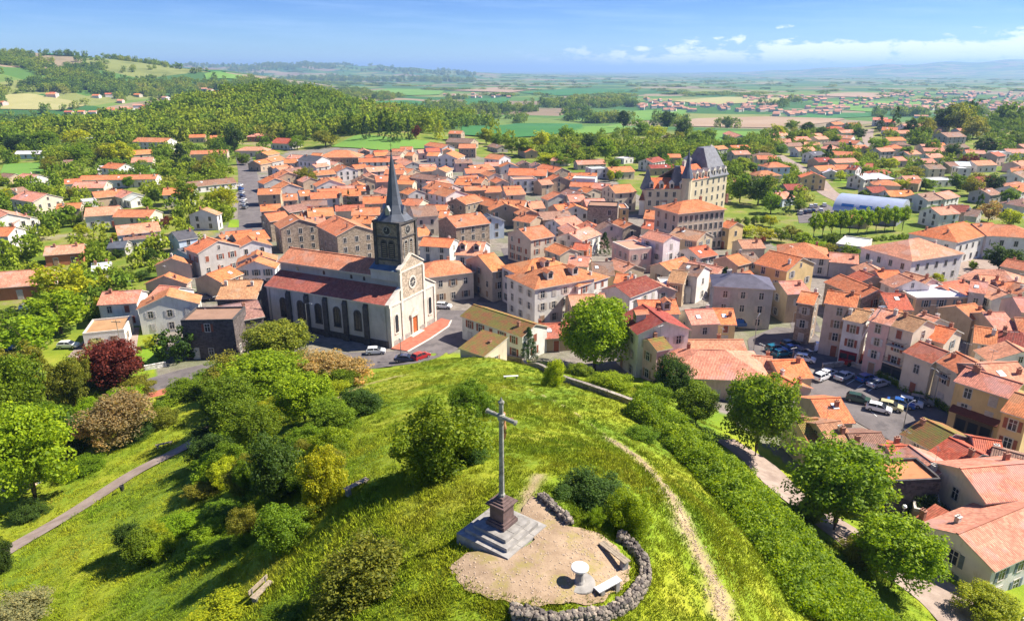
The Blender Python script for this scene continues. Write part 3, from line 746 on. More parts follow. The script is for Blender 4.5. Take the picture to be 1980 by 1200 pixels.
def house(cx, cy, ang, L, D, h, wall, roof, kind='g', slope=0.40, zone=None, name='house', windows=True, chim=None, cat='house', label=None, shut=True, floors=None, dens=0.8, base=None, extra=None, skyl=0):
    L = max(3.0, L); rise = (D / 2) * slope if kind in 'gh' else (D * slope * 0.6 if kind == 's' else 0.0)
    if kind == 'h': rise = min(L, D) / 2 * slope
    co, si = math.cos(ang), math.sin(ang)
    if base is None:
        cs = [(cx + co * a - si * b, cy + si * a + co * b) for a in (-L / 2, L / 2) for b in (-D / 2, D / 2)]
        hs = H(np.array([c[0] for c in cs]), np.array([c[1] for c in cs])); base = float(hs.mean())
    dist = math.hypot(cx, cy)
    root = empty(name, (cx, cy, base), ang)
    stone = wall in 'sd'
    wc = jit(WALL[wall][1]); rc = jit(ROOF[roof][1], 0.16); wt_ = random.uniform(0, 0.4) if roof in 'okrt' else 0.0; rc = tuple(a * (1 - wt_) + b * wt_ for a, b in zip(rc, (0.40, 0.21, 0.13)))
    if dist > 330: wc = tuple(x * 0.97 for x in wc)
    obj('wall', wall_mesh(kind, L, D, h, rise, M['stone' if stone else 'plaster']), root, color=wc)
    rmat = {'s': 'slate', 'm': 'moss', 'W': 'plaster'}.get(roof, 'tile')
    if kind == 'f': rmat = 'plaster'
    ro = obj('roof', roof_mesh(kind, L, D, h, rise, 0.4 if dist < 900 else 0.6, rmat=rmat, dark=(stone and kind == 'f')), root, color=rc)
    near = dist < 215
    # chimneys
    nch = chim if chim is not None else (random.choice([1, 1, 2]) if dist < 420 and kind != 'f' else 0)
    for k in range(nch):
        x = random.choice([-1, 1]) * L * random.uniform(0.18, 0.42); y = random.choice([-1, 1]) * D * random.uniform(0.05, 0.28)
        z = h + rise * (1 - abs(y) / (D / 2)) if kind in 'gh' else h + 0.5
        if kind == 'h': z = min(z, h + rise * (1 - max(0, abs(x) - max(L / 2 - D / 2, 0)) / (D / 2 + 0.01)))
        obj('chimney', WM[random.choice(['chimney', 'chimney', 'chimney2'])], ro, (x, y, z + 0.15), random.uniform(-0.05, 0.05), scale=(0.8, 0.8, random.uniform(0.65, 0.95)))
    for k in range(skyl):
        s = -1; y = s * D * random.uniform(0.15, 0.3); x = random.uniform(-0.3, 0.3) * L; z = h + rise * (1 - abs(y) / (D / 2)) + 0.17
        sk = obj('skylight', WM['skylight'], ro, (x, y, z)); sk.rotation_euler = (math.atan(slope), 0, 0)
    # windows on the walls that look towards the viewer's side of town
    shc = random.choice(SHUT) if shut else None
    nfl = floors or max(1, int(round((h - 0.3) / 2.9)))
    if windows:
        for (nx, ny, wl, a) in ((0, -1, L, math.pi), (0, 1, L, 0.0), (1, 0, D, -math.pi / 2), (-1, 0, D, math.pi / 2)):
            wx, wy = co * nx - si * ny, si * nx + co * ny
            px_, py_ = cx + wx * wl * 0, cy
            if wx * (-cx) + wy * (-cy) <= 0.10 * dist: continue
            gable = kind == 'g' and nx != 0
            n = max(1, int(wl / (3.3 if near else 3.6)))
            if gable and wl < 9: n = max(1, n - 1)
            blank = gable and wall not in 'wc' and random.random() < 0.3
            off = (D if ny else L) / 2 + 0.004
            did_door = False
            for f in range(nfl):
                zc = 1.55 + f * (h - 0.25) / nfl
                for i in range(n):
                    s = (i + 0.5) / n * wl * 0.92 - wl * 0.46
                    if near: s += random.uniform(-0.12, 0.12)
                    if f == 0 and not did_door and ny != 0 and dist < 330 and random.random() < 0.5:
                        did_door = True
                        obj('door', WM['door'], root, (nx * off + (s if ny else 0), ny * off + (s if nx else 0), 0.05), a, random.choice(SHUT)); continue
                    if blank and random.random() < 0.8: continue
                    if random.random() > dens: continue
                    add_window(root, (nx * off + (s if ny else 0), ny * off + (s if nx else 0), zc), a, near, shc if random.random() < 0.8 else None, random.uniform(0.9, 1.05), 'closed' if random.random() < 0.12 else None)
            if gable and rise > 1.6 and random.random() < 0.5:
                add_window(root, (nx * off, 0, h + rise * 0.25), a, near, None, 0.7)
    HOUSES.append(dict(o=root, x=cx, y=cy, L=L, D=D, ang=ang, wall=wall, roof=roof, kind=kind, h=h, label=label, cat=cat, zone=zone, r=math.hypot(L, D) / 2, dist=dist))
    root['_new'] = 1
    del root['_new']
    return root
def house_px(k, x1, y1, x2, y2, D, h, wall, roof, kind='g', slope=0.40, **kw):
    """ridge ends given as pixels of a photo region; the ridge's height over the ground follows from the wall height"""
    rise = D / 2 * slope if kind in 'gh' else (D * slope * 0.6 if kind == 's' else 0.0)
    c = gpt(*cpx(k, (x1 + x2) / 2, (y1 + y2) / 2), up=h + rise); z0 = hz(c.x, c.y)
    if c.xy.length < 190 and z0 > 6.5: z0 = 5.0 + min(2.0, (z0 - 5) * 0.3)
    def lvl(x, y):
        d = ray(*cpx(k, x, y)); t = (z0 + h + rise - CAMZ) / d[2]
        return Vector((d[0] * t, d[1] * t, z0))
    a, b = lvl(x1, y1), lvl(x2, y2)
    if 'base' not in kw: kw['base'] = z0
    d = (b - a).xy; L = d.length; ang = math.atan2(d.y, d.x)
    c = (a + b) / 2
    # a pixel's error in height swings far ridges: hold the far ones near the street directions
    L = min(L, 60.0)
    if kind == 'h': L += D * 0.85
    if ang > math.pi / 2: ang -= math.pi
    if ang <= -math.pi / 2: ang += math.pi
    if kind == 's':
        nrm = Vector((-math.sin(ang), math.cos(ang))); c2 = c.xy - nrm * D / 2; c = Vector((c2.x, c2.y, c.z))
    if kind == 'f':
        nrm = Vector((-math.sin(ang), math.cos(ang)));
        c2 = c.xy + nrm * D / 2; c = Vector((c2.x, c2.y, c.z))
    return house(c.x, c.y, ang, L, D, h, wall, roof, kind, slope, **kw)
# ridge ends (pixels of a photo region), depth m, wall height m, wall, roof, kind
HD = {
'C3': '''
180 70 290 68 9 4 b k h|120 165 250 165 10 4 c k h|360 100 490 106 15 4 w r g|245 205 330 190 9 4 t o|190 268 270 255 9 4 t o|275 250 380 232 9 4 g o
410 255 575 250 9 5 c o|560 225 690 238 10 7 w s|620 210 690 212 8 4 t o|760 190 880 190 16 7 s o h|868 310 815 290 11 5 w o|955 248 1190 245 9 5 w o
1000 315 1150 305 9 5 p k|1060 205 1170 200 9 4 t o|1255 165 1340 165 8 4 p o|1310 205 1360 207 8 4 t o|1380 188 1440 186 8 4 p k|1470 130 1600 150 10 4 w o
1615 48 1705 50 9 6 t o|1610 100 1790 108 12 4 t n|1680 145 1800 145 11 6 s o|1460 203 1540 205 9 4 w o|1585 215 1640 195 14 5 w o|1265 245 1345 275 9 4 g k
1250 315 1350 328 9 4 t o|1390 315 1500 310 8 4 c o|1530 325 1580 305 8 4 c o|1720 325 1875 320 9 5 w o|1260 372 1360 374 8 4 c o|1370 358 1600 385 8 5 g n
1490 415 1640 440 12 5 p o|1670 395 1790 400 10 5 w o|1810 390 1870 386 8 5 s o|440 350 400 332 13 5 t o|345 395 300 378 11 4 g o|450 435 405 415 11 5 g o
225 470 385 465 9 5 t o|400 510 500 505 9 5 t o|515 485 590 480 8 5 w o|748 405 720 388 13 5 w o|600 500 800 490 9 5 w o|830 475 960 470 10 6 s o
985 530 1165 525 9 6 s o|1070 380 1190 375 9 8 t o|940 450 1020 446 8 4 s o|1000 387 975 372 11 4 t n|1310 462 1370 478 8 5 g o|1310 540 1420 548 9 5 c o
1570 460 1660 482 10 8 w o|1660 540 1790 512 9 6 s o|240 588 380 580 8 6 s o|400 600 540 578 8 6 s n|270 652 410 635 9 7 s o|520 690 470 655 12 8 s o
545 640 610 645 8 5 s o|580 615 760 605 10 6 s o|610 678 700 672 8 5 t k|780 665 930 735 12 9 s o|905 610 1100 605 9 6 t o|920 665 1070 672 8 6 t o
1330 600 1500 590 12 7 c n|1545 630 1610 632 8 5 t o|1590 672 1830 642 12 8 s o|1690 850 1870 858 12 6 w k|1470 1000 1600 985 11 7 c o h''',
'C4': '''
-20 385 255 382 12 7 d t|195 245 228 212 10 5 w o|205 195 214 165 10 5 p o|185 95 150 60 10 5 w o|-60 60 60 40 9 4 s o|40 50 260 20 9 5 s o''',
'C2': '''
180 35 340 58 11 7 c k|420 130 590 122 7 5 k o|600 118 705 108 7 5 w W f|670 45 885 25 9 4 t o|890 28 960 45 9 4 g k|-20 165 60 200 12 6 w k
90 205 185 215 9 5 w k|-40 300 110 298 9 7 w o|335 440 605 420 8 3.5 b k|840 290 1140 260 10 5 w k|800 405 920 400 6 3 g s|1465 170 1500 155 10 5.5 w t
1640 335 1820 320 9 4 g o|1580 398 1490 368 12 7 g o|1245 525 1268 505 9 4 p o|1195 650 1225 630 10 4 p o|1160 722 1300 735 9 5 w k|1207 795 1232 740 12 6 w o
750 770 1020 756 8 5.5 w k|0 625 350 600 12 3.5 b k|670 565 800 552 6 2.5 w W|1310 985 1690 978 8 8 d n f|1490 890 1860 830 10 6 d n|1250 335 1385 315 9 5 l s
1500 640 1660 582 8 5 t o|890 345 1140 320 5 3.5 w n s|130 80 230 60 8 3 w k|1600 365 1700 350 8 4 t t|1290 460 1390 430 8 3.5 l s''',
'C1': '''
375 862 470 856 8 4 w o|475 840 780 835 8 4 w o|785 835 915 833 8 4 w o|800 618 990 622 12 6 w o|1100 602 1190 600 9 4 t o|1220 607 1320 605 9 4 t o
1110 695 1320 690 9 4 k o|455 628 540 625 12 4 w W f|575 632 690 630 12 4 w W f|100 697 260 695 8 3 l W|1050 880 1350 852 9 3 w n|370 750 420 748 8 3 t n
560 785 640 780 8 3 w W|20 825 90 830 8 3 t n|700 940 800 960 7 3 w W|60 915 130 905 9 3 w n''',
'C5': '''
285 303 180 292 10 6 w o|20 380 170 366 11 4 t o|320 360 300 348 10 4 w o|320 396 590 400 13 5 g o|560 366 700 394 10 5 s o|750 431 835 433 9 4 t o
300 432 380 426 8 4 w k|350 482 520 476 8 6 w k f|525 482 605 476 8 5 t k|680 455 640 440 13 5 t o|775 472 940 478 8 7 l l f|915 405 1040 400 9 5 w W f
1030 390 1195 382 10 4 c o|640 312 740 318 9 3 c k|800 340 1000 335 9 3 c k|740 545 850 570 9 5 t n|860 530 930 545 8 5 k o|940 502 1050 510 8 6 p k
1040 522 1190 512 11 8 c o|1290 560 1480 572 13 6 w o|1310 700 1520 712 10 6 t o|885 672 1105 680 9 10 s n f|690 580 640 563 11 6 g o|740 591 850 588 9 6 c k
860 620 1000 616 9 6 t k|250 622 440 632 8 6 g o|450 640 550 635 9 5 w k|0 578 110 600 9 5 t o|115 602 250 640 8 5 t o|130 530 250 526 9 4 t o
-10 466 70 465 9 5 s o|75 466 140 470 8 6 s o|290 655 270 638 11 6 t o|375 655 470 700 8 5 t o|400 726 520 745 8 5 t o|530 716 740 702 9 5 t n
800 668 780 650 11 6 w o|640 662 760 652 9 6 t o|640 768 790 742 9 5 w k|390 838 555 810 11 8 k o|750 866 890 818 9 6 w k|180 742 150 724 10 6 l s
800 936 900 945 6 5 b r|650 940 760 980 7 5 k o|1060 802 1020 780 9 6 p n|1110 765 1210 800 7 6 s o|1310 780 1400 792 8 4 w r|1535 826 1740 862 9 8 t t
1340 848 1500 886 7 9 w k|1215 890 1350 950 7 5 g k|1085 1052 1225 1100 7 4 t k|1120 690 1185 690 9 8 y o f|420 235 480 262 8 4 t o|195 215 270 232 8 3 g n|1150 330 1220 322 8 3 w W f''',
'C6': '''
395 203 500 186 13 8 k o|835 300 1000 272 12 9 w o h|765 236 890 218 11 9 w o h|985 262 1120 296 11 8 w o h|1060 206 1200 214 8 5 c k|1215 252 1360 252 10 6 y n
1490 168 1650 152 10 7 p k f|1400 335 1520 345 7 4 t o|1390 428 1605 352 8 6.5 w d|1655 382 1735 425 7 5 p k|1050 492 1300 482 7 6 t k|1550 530 1815 526 8 7 w o
1745 682 1590 562 10 9.5 w d|1640 815 1720 800 5 7 p m|365 562 805 702 7.5 5.5 w m|425 748 600 800 6.5 3.4 c m s|830 702 1040 692 8 3 t r''',
'C7': '''
1080 240 1220 236 9 6 k k|920 200 1010 192 8 6 w o|1070 192 1220 188 9 4 t o|1430 342 1500 340 10 6 l o h|1100 482 1260 490 8 3 c k|1470 622 1570 604 8 3.5 l k
1045 862 1130 880 7 7 y o|315 312 430 292 9 5 w d|345 366 560 360 7 4 t d|510 268 620 268 8 4 t o|690 284 800 298 8 4 w s|1060 62 1170 100 10 4 w k|1420 90 1530 72 10 4 w k''',
'C8': '''
50 282 125 276 10 4 w k|190 320 300 316 10 4 c k|350 316 430 312 9 4 c k|530 267 630 266 10 4 w k|520 302 640 309 10 4 w k|530 332 690 346 10 4 w o
625 380 720 377 9 4 y o|215 394 340 391 10 4 w k|850 246 960 250 11 4 w o|990 226 1140 222 11 4 w k|945 272 1035 270 10 4 w k|870 322 990 320 10 4 w o
310 427 400 422 9 5 w s|350 472 455 467 9 4 t d|480 477 640 472 9 4 c k|350 532 480 523 9 4 c o|500 522 600 521 9 4 w o|610 522 680 528 9 5 w d
700 507 780 511 9 4 t r|355 582 330 568 11 6 y o|60 727 150 722 8 3.5 l k|130 662 260 660 9 4 t d|760 582 840 582 10 5 w W h|660 592 730 584 9 5 w W
990 602 1100 601 9 4 p k|1040 622 1130 630 7 4 t o|1190 642 1400 632 10 3 w W f|730 682 850 677 9 4 w d|870 707 1050 706 9 4 w o|1100 732 1220 718 10 5 w n
1230 727 1330 708 9 5 w k|1200 832 1340 822 9 5 w k|1340 812 1470 816 9 4 t d|1470 840 1560 850 9 4 g n|1120 372 1260 370 10 4 c k|1140 397 1290 400 9 4 p k
1270 287 1405 283 14 5 g n|1380 256 1480 254 9 4 w k|1325 372 1440 368 10 4 c n|920 463 990 461 9 4 p k|1120 477 1210 476 9 4 t k|1300 502 1365 500 9 4 t n
1375 497 1475 500 9 4 w W|1490 492 1630 487 10 4 w k|1630 432 1690 426 9 6 p r|1705 436 1785 432 9 6 w W f|1500 607 1650 602 10 4 t d|1405 550 1495 552 9 5 w W f
1790 575 1875 562 10 5 w n|1770 672 1870 654 10 5 w o|1835 372 1900 370 9 4 t k|580 880 745 892 6 3 t o|1300 966 1450 932 14 7 w o h|1500 950 1640 942 12 7 w o|1660 952 1830 962 12 7 w o h
1840 985 1990 1000 12 4 w k|1180 160 1080 158 9 4 w k|430 530 480 560 8 3 w W|800 400 900 395 9 5 g k|1000 420 1090 415 9 4 w k|1560 700 1640 690 9 4 g n''',
'D1': '''
1060 106 1240 102 8 4 c k|1570 125 1640 130 13 5 w o h|1450 190 1680 200 7 4 w k|1325 192 1590 252 12 8 y o|960 242 1060 218 8 5 t o|1085 212 1180 206 8 5 t n
650 172 790 147 9 5 w r|610 296 780 325 8 7 w n|520 352 640 366 9 6 t t|660 278 930 335 6 4.5 p k|440 500 670 500 8 4 w W f|1000 380 1190 390 9 9.5 g s h
1400 452 1580 442 8 7 t k|1605 532 1705 548 7 9 s o|625 686 840 677 8 6 k k|855 671 1010 676 9 5 y o|545 932 1090 931 8 4 p k|700 1012 1000 1022 13 4.5 p k h
1345 1106 1590 1096 8 4 t o|1190 1062 1330 1075 6 4 p k|770 365 920 400 6 3.5 t t|390 110 470 130 7 5 w k|590 1010 660 1000 6 3 p k''',
'D2': '''
385 458 600 488 7.5 11 k o|545 582 690 612 7 9 w t|755 585 900 620 7.5 10.5 p k|908 620 1090 672 7.5 10.5 c t|1135 700 1300 742 8 8 c o|1680 827 1790 900 10 6 w k
1450 717 1600 740 9 5 t o|1705 750 1800 762 9 5 t d h|1500 617 1650 616 10 5 t k|1310 571 1440 552 8 5 t o|1020 520 1400 512 14 5 t W f|765 478 930 482 10 5 t r
900 337 1000 380 9 6 w k|725 312 880 312 9 5 c o|470 342 740 450 8 6 s o|615 312 710 350 8 5 t r|945 322 1130 370 9 5 p k|1445 387 1510 396 8 7 g k
1525 407 1690 480 7 5 w k|1205 430 1340 382 8 4 p r|1475 342 1610 352 8 5 s k|1570 300 1690 322 12 5 t k h|1600 390 1740 398 7 5 s o|1755 402 1830 420 8 5 s o
1725 507 1830 512 9 6 p k|1745 655 1850 665 9 5 t o|940 92 1060 76 16 7 w k h|1170 40 1240 20 9 4 t n|640 150 700 90 8 4 w W f|1060 620 1180 660 8 7 c k''',
'D3': '''
1265 70 1440 136 7 7.2 c r|1500 138 1640 210 7 7.4 c o|1570 236 1915 340 7 8.2 y k|1905 405 2020 440 8 9 y o|1655 215 1880 202 9 8 p k|455 340 325 272 8 4 c o
565 440 740 432 9 4 t o|600 600 740 582 10 5 c t|490 575 570 570 7 5 c m|800 662 1000 656 9 4.5 t n|820 772 1010 768 7 4 t n|1060 746 1185 742 9 4 c r
1415 902 1200 745 8 4.5 c k|1295 568 1480 660 8 5 c m|1462 692 1655 790 8 5 c r|1745 752 1930 802 9 5 t n|1640 690 1740 705 7 5 p r|1040 985 1400 968 5 5.5 d o f''',
'D4': '''
1265 222 1720 185 8.5 6.5 c k|1245 640 1730 440 8 5.5 w k|1130 480 1220 530 4 3 t r s|1000 500 1090 520 6 2.5 t k f''',
'P': '''
-70 836 32 838 9 6 p r h|160 648 240 640 9 3.2 w t f|0 870 20 868 7 4 p k''',
}
FAC = {}
for k, txt in HD.items():
    for row in txt.replace('\n', '|').split('|'):
        r = row.split()
        if not r: continue
        x1, y1, x2, y2, D, h = map(float, r[:6]); kind = r[8] if len(r) > 8 else 'g'
        ww = 'd' if r[6] == 'd' else r[6]
        hr = house_px(k, x1, y1, x2, y2, D, h, ww, r[7] if r[7] in ROOF else 'W', kind, skyl=(1 if random.random() < 0.25 else 0) if kind == 'g' else 0, dens=0.25 if (r[6] == 'd') else (1.0 if r[6] in 'wcy' else 0.85))
        FAC[(k, int(x1), int(y1))] = (hr, HOUSES[-1])
# small houses of the village on the far hillside and beyond the plain
for (x, y) in [(310,365),(630,370),(700,405),(400,470),(540,470),(640,455),(720,450),(760,455),(800,435),(850,440),(900,430),(950,425),(1000,420),(860,465),(800,370),(960,390),(1180,340),(1220,345),(1680,375),(1750,372),(20,420),(590,462),(680,460),(830,455),(930,440),(1030,425),(560,375),(300,372),(1260,352),(470,468)]:
    p = gpt(*cpx('C1', x, y), up=4)
    house(p.x, p.y, random.uniform(-0.5, 0.5), random.uniform(10, 17), random.uniform(9, 12), random.uniform(4, 6), random.choice('wwcpk'), random.choice('oork'), windows=False, chim=0)
# infill is below
# infill: the close-built town between the houses traced above
def clear(x, y, r, pad=0.0):
    for q in HOUSES:
        if abs(q['x'] - x) < q['r'] + r and abs(q['y'] - y) < q['r'] + r:
            # distance to the oriented footprint
            dx, dy = x - q['x'], y - q['y']; c, s = math.cos(q['ang']), math.sin(q['ang'])
            lx, ly = abs(dx * c + dy * s) - q['L'] / 2, abs(-dx * s + dy * c) - q['D'] / 2
            if math.hypot(max(lx, 0), max(ly, 0)) < r + pad: return False
    return True
def off_road(x, y, pad):
    for S, hw in ROADMASK:
        for a, b in zip(S[:-1], S[1:]):
            d = b - a; t = max(0, min(1, ((x - a.x) * d.x + (y - a.y) * d.y) / (d.length_squared + 1e-9)))
            if math.hypot(x - a.x - d.x * t, y - a.y - d.y * t) < hw + pad: return False
    return True
KEEP = [[gpt(*p) for p in q] for q in (
    [(440,700),(500,560),(540,470),(830,500),(900,600),(880,700)],                       # church and its square
    [(1440,720),(1440,630),(1600,640),(1960,850),(1900,900),(1700,860),(1550,790)],      # square and car park
    [(1215,470),(1225,380),(1290,330),(1420,360),(1420,480)])]                             # the chateau and the block before it
def kept(x, y): return any(inpoly(np.array([x]), np.array([y]), q)[0] for q in KEEP)
INF = [gpt(*p) for p in [(500,560),(480,440),(500,350),(580,310),(860,300),(1180,360),(1230,400),(1400,470),(1560,500),(1680,530),(1975,520),(1975,860),(1620,640),(1560,600),(1440,620),(1300,640),(1100,600),(900,560),(830,500),(540,480)]]
xs = [p.x for p in INF]; ys = [p.y for p in INF]; n_inf = 0
for _ in range(6000):
    x = random.uniform(min(xs), max(xs)); y = random.uniform(min(ys), max(ys))
    if not inpoly(np.array([x]), np.array([y]), INF)[0] or kept(x, y): continue
    L, D = random.uniform(7, 11), random.uniform(6, 8.5)
    if not clear(x, y, 3.3) or not off_road(x, y, 5.0): continue
    nb = min(HOUSES, key=lambda q: (q['x'] - x) ** 2 + (q['y'] - y) ** 2)
    house(x, y, nb['ang'] + random.choice([0, 0, math.pi / 2]) + random.uniform(-0.1, 0.1), L, D, random.uniform(3.6, 5.2), random.choice('wcctpgks'), random.choice('oooookkrn'), chim=1, dens=0.6)
    n_inf += 1
    if n_inf >= 64: break

# villas of the outer quarter that stand half hidden among the garden trees
for poly, want in (([(1440,345),(1500,285),(1600,250),(1740,240),(1990,300),(1990,440),(1800,440),(1700,400),(1640,400),(1560,372)], 34), ([(10,330),(120,300),(330,300),(430,330),(430,440),(320,470),(60,460)], 8)):
    Q = [gpt(*p) for p in poly]; n_v = 0
    for _ in range(1500):
        x = random.uniform(min(p.x for p in Q), max(p.x for p in Q)); y = random.uniform(min(p.y for p in Q), max(p.y for p in Q))
        if not inpoly(np.array([x]), np.array([y]), Q)[0] or not clear(x, y, 7.5, 2.0) or not off_road(x, y, 7): continue
        house(x, y, random.uniform(-0.5, 0.6), random.uniform(10, 14), random.uniform(8, 10.5), random.uniform(3.2, 5.4), random.choice('wwwccp'), random.choice('kkkoonr'), random.choice('gggh'), chim=1)
        n_v += 1
        if n_v >= want: break
# facades with more to them: balconies, shopfronts, awnings, arches, dormers
def balcony(root, q, x, z, w_):
    y = -q['D'] / 2
    b_ = obj('balcony', None, root, (x, y, z))
    mb = MB(); mb.box(-w_ / 2, w_ / 2, -0.9, 0, -0.15, 0); o = mb.build('balcony_floor', M['palestone'], b_)
    mb = MB()
    for k in range(int(w_ / 0.22) + 1): mb.box(-w_ / 2 + k * 0.22 - 0.015, -w_ / 2 + k * 0.22 + 0.015, -0.89, -0.86, 0, 0.95)
    mb.box(-w_ / 2, w_ / 2, -0.91, -0.85, 0.95, 1.0); mb.box(-w_ / 2 - 0.03, -w_ / 2, -0.9, 0, 0.95, 1.0); mb.box(w_ / 2, w_ / 2 + 0.03, -0.9, 0, 0.95, 1.0)
    mb.build('railing', M['black'], b_)
def shopfront(root, q, col, z=2.7, f=0.86):
    w_ = q['L'] * f; y = -q['D'] / 2
    mb = MB(); mb.box(-w_ / 2, w_ / 2, -0.12, 0, 0, z); s_ = mb.build('shopfront', M['wood'], root); s_.location = (0, y - 0.09, 0); s_.color = tuple(col) + (1,)
    n = max(2, int(w_ / 1.6))
    for k in range(n):
        mb = MB(); mb.box(-w_ / n * 0.40, w_ / n * 0.40, -0.03, 0, 0.45, z - 0.55); p = mb.build('pane', M['glass'], s_); p.location = (-w_ / 2 + (k + 0.5) * w_ / n, -0.121, 0)
def dormer_on(root, q, x, s=-1):
    rise = q['D'] / 2 * 0.4; y = s * q['D'] * 0.25; z = q['h'] + rise * 0.5
    mb = MB(); mb.box(-0.8, 0.8, -1.3 if s < 0 else -0.6, 0.6 if s < 0 else 1.3, -0.3, 1.35)
    d = mb.build('dormer', M['render'], root); d.location = (x, y, z)
    mb = MB(); yf = -1.55 if s < 0 else 1.55; yb = 1.2 if s < 0 else -1.2
    slab(mb, [(-1.05, min(yf, yb), 1.3), (0, min(yf, yb), 1.95), (0, max(yf, yb), 1.95), (-1.05, max(yf, yb), 1.3)], 0.1); slab(mb, [(0, min(yf, yb), 1.95), (1.05, min(yf, yb), 1.3), (1.05, max(yf, yb), 1.3), (0, max(yf, yb), 1.95)], 0.1)
    r_ = mb.build('dormer_roof', [M['tile'], M['render']], d); r_.color = (0.6, 0.2, 0.09, 1)
    mb = MB(); mb.box(-0.5, 0.5, -0.03, 0.0, 0.1, 1.15); p = mb.build('pane', M['glass'], d); p.location = (0, (-1.302 if s < 0 else 1.33), 0)
def fac(key):
    return FAC.get(key, (None, None))
r_, q_ = fac(('D2', 545, 582))
if r_: shopfront(r_, q_, (0.20, 0.02, 0.03))
r_, q_ = fac(('D2', 908, 620))
if r_:
    shopfront(r_, q_, (0.05, 0.05, 0.06), 3.0)
    for z in (3.6, 7.0): balcony(r_, q_, 0, z, q_['L'] * 0.7)
r_, q_ = fac(('D3', 1500, 138))
if r_: balcony(r_, q_, 0, 5.6, 2.2)
r_, q_ = fac(('D3', 1570, 236))
if r_:
    mb = MB(); L_ = q_['L'] * 0.92; y_ = -q_['D'] / 2
    mb.face([(-L_ / 2, y_ - 0.02, 4.3), (-L_ / 2, y_ - 1.3, 3.6), (L_ / 2, y_ - 1.3, 3.6), (L_ / 2, y_ - 0.02, 4.3)]); mb.face([(-L_ / 2, y_ - 1.3, 3.6), (-L_ / 2, y_ - 1.3, 3.45), (L_ / 2, y_ - 1.3, 3.45), (L_ / 2, y_ - 1.3, 3.6)])
    aw = mb.build('awning', M['wood'], r_); aw.color = (0.16, 0.05, 0.03, 1)
    shopfront(r_, q_, (0.12, 0.09, 0.06), 2.9, 0.7)
for key, xs in ((('C6', 835, 300), (-3, 4)), (('C6', 1745, 682), (0,)), (('C6', 1550, 530), (1.5,)), (('C3', 1690, 850), (-2, 2)), (('C6', 765, 236), (0,))):
    r_, q_ = fac(key)
    if r_:
        for x in xs: dormer_on(r_, q_, x)
# ---------------------------------------------------------------- church
def arch_poly(w, h, n=8):
    """outline of a round-headed opening, base centre at (0,0): list of (x,z)"""
    r = w / 2; pts = [(-r, 0), (r, 0)]
    for k in range(n + 1):
        a = math.pi * k / n; pts.append((r * math.cos(a), h - r + r * math.sin(a)))
    return pts
def extr(mb, poly, y0, y1, mi=0, f=None):
    """extrude an (x,z) outline from y0 to y1 (outwards = +y when y1>y0)"""
    a = [(x, y0, z) for x, z in poly]; b = [(x, y1, z) for x, z in poly]; n = len(poly)
    mb.face(b[::-1], mi); mb.face(a, mi)
    for i in range(n):
        j = (i + 1) % n; mb.face([a[i], b[i], b[j], a[j]], mi)
def arch_ring(mb, w, h, t, y0, y1, mi=0, n=8):
    o = arch_poly(w + 2 * t, h + t, n); i_ = arch_poly(w, h, n)
    o[0] = (o[0][0], 0); o[1] = (o[1][0], 0)
    m = len(o)
    for k in range(1, m):
        j = (k + 1) % m
        quad = [o[k], o[j], i_[j], i_[k]]
        a = [(x, y1, z) for x, z in quad]; mb.face(a[::-1], mi)
        mb.face([(o[k][0], y0, o[k][1]), (o[k][0], y1, o[k][1]), (o[j][0], y1, o[j][1]), (o[j][0], y0, o[j][1])], mi)
        mb.face([(i_[k][0], y1, i_[k][1]), (i_[k][0], y0, i_[k][1]), (i_[j][0], y0, i_[j][1]), (i_[j][0], y1, i_[j][1])], mi)
def piece(fn, name, mats, parent, loc=(0, 0, 0), rotz=0.0, color=None, **kw):
    mb = MB(); fn(mb); o = mb.build(name, mats, parent, **kw); o.location = loc; o.rotation_euler = (0, 0, rotz)
    if color: o.color = tuple(color) + (1,)
    return o
GREYW = (0.50, 0.48, 0.45); FACW = (0.57, 0.52, 0.44)
CH = Vector((-25.3, 134.5))
church = empty('church', (CH.x, CH.y, 5.0), math.radians(-25.2), 'stone parish church with red tiled roofs, dark buttresses and a slate spire', 'church')
CL = 33.0; CW = 18.0
def _walls(mb):
    mb.box(-CL, -0.6, 0, CW, -3, 9.5)                      # aisles
piece(_walls, 'aisle_wall', M['plaster'], church, color=GREYW)
piece(lambda mb: mb.box(-CL, -0.65, 5.0, 13.0, 9.0, 13.8), 'clerestory_wall', M['plaster'], church, color=(0.46, 0.43, 0.39))
def _aisle(mb):
    slab(mb, [(-CL - 0.3, -0.45, 9.35), (-0.55, -0.45, 9.35), (-0.55, 4.99, 11.7), (-CL - 0.3, 4.99, 11.7)], 0.18)
    slab(mb, [(-0.55, CW + 0.45, 9.35), (-CL - 0.3, CW + 0.45, 9.35), (-CL - 0.3, 13.01, 11.7), (-0.55, 13.01, 11.7)], 0.18)
piece(_aisle, 'aisle_roof', [M['tile'], M['render']], church, color=(0.38, 0.11, 0.075))
def _naver(mb):
    slab(mb, [(-CL - 0.3, 4.5, 13.75), (-7.6, 4.5, 13.75), (-9.5, 9.0, 16.0), (-CL - 0.3, 9.0, 16.0)], 0.18)
    slab(mb, [(-7.6, 13.5, 13.75), (-CL - 0.3, 13.5, 13.75), (-CL - 0.3, 9.0, 16.0), (-9.5, 9.0, 16.0)], 0.18)
    slab(mb, [(-7.6, 4.5, 13.75), (-7.6, 13.5, 13.75), (-9.5, 9.0, 16.0)], 0.18)
    mb.box(-CL - 0.3, -9.5, 8.85, 9.15, 15.95, 16.1)
    mb.face([(-CL, 5, 13.7), (-CL, 13, 13.7), (-CL, 9, 15.8)][::-1], 1)
piece(_naver, 'nave_roof', [M['tile'], M['render']], church, color=(0.64, 0.25, 0.13))
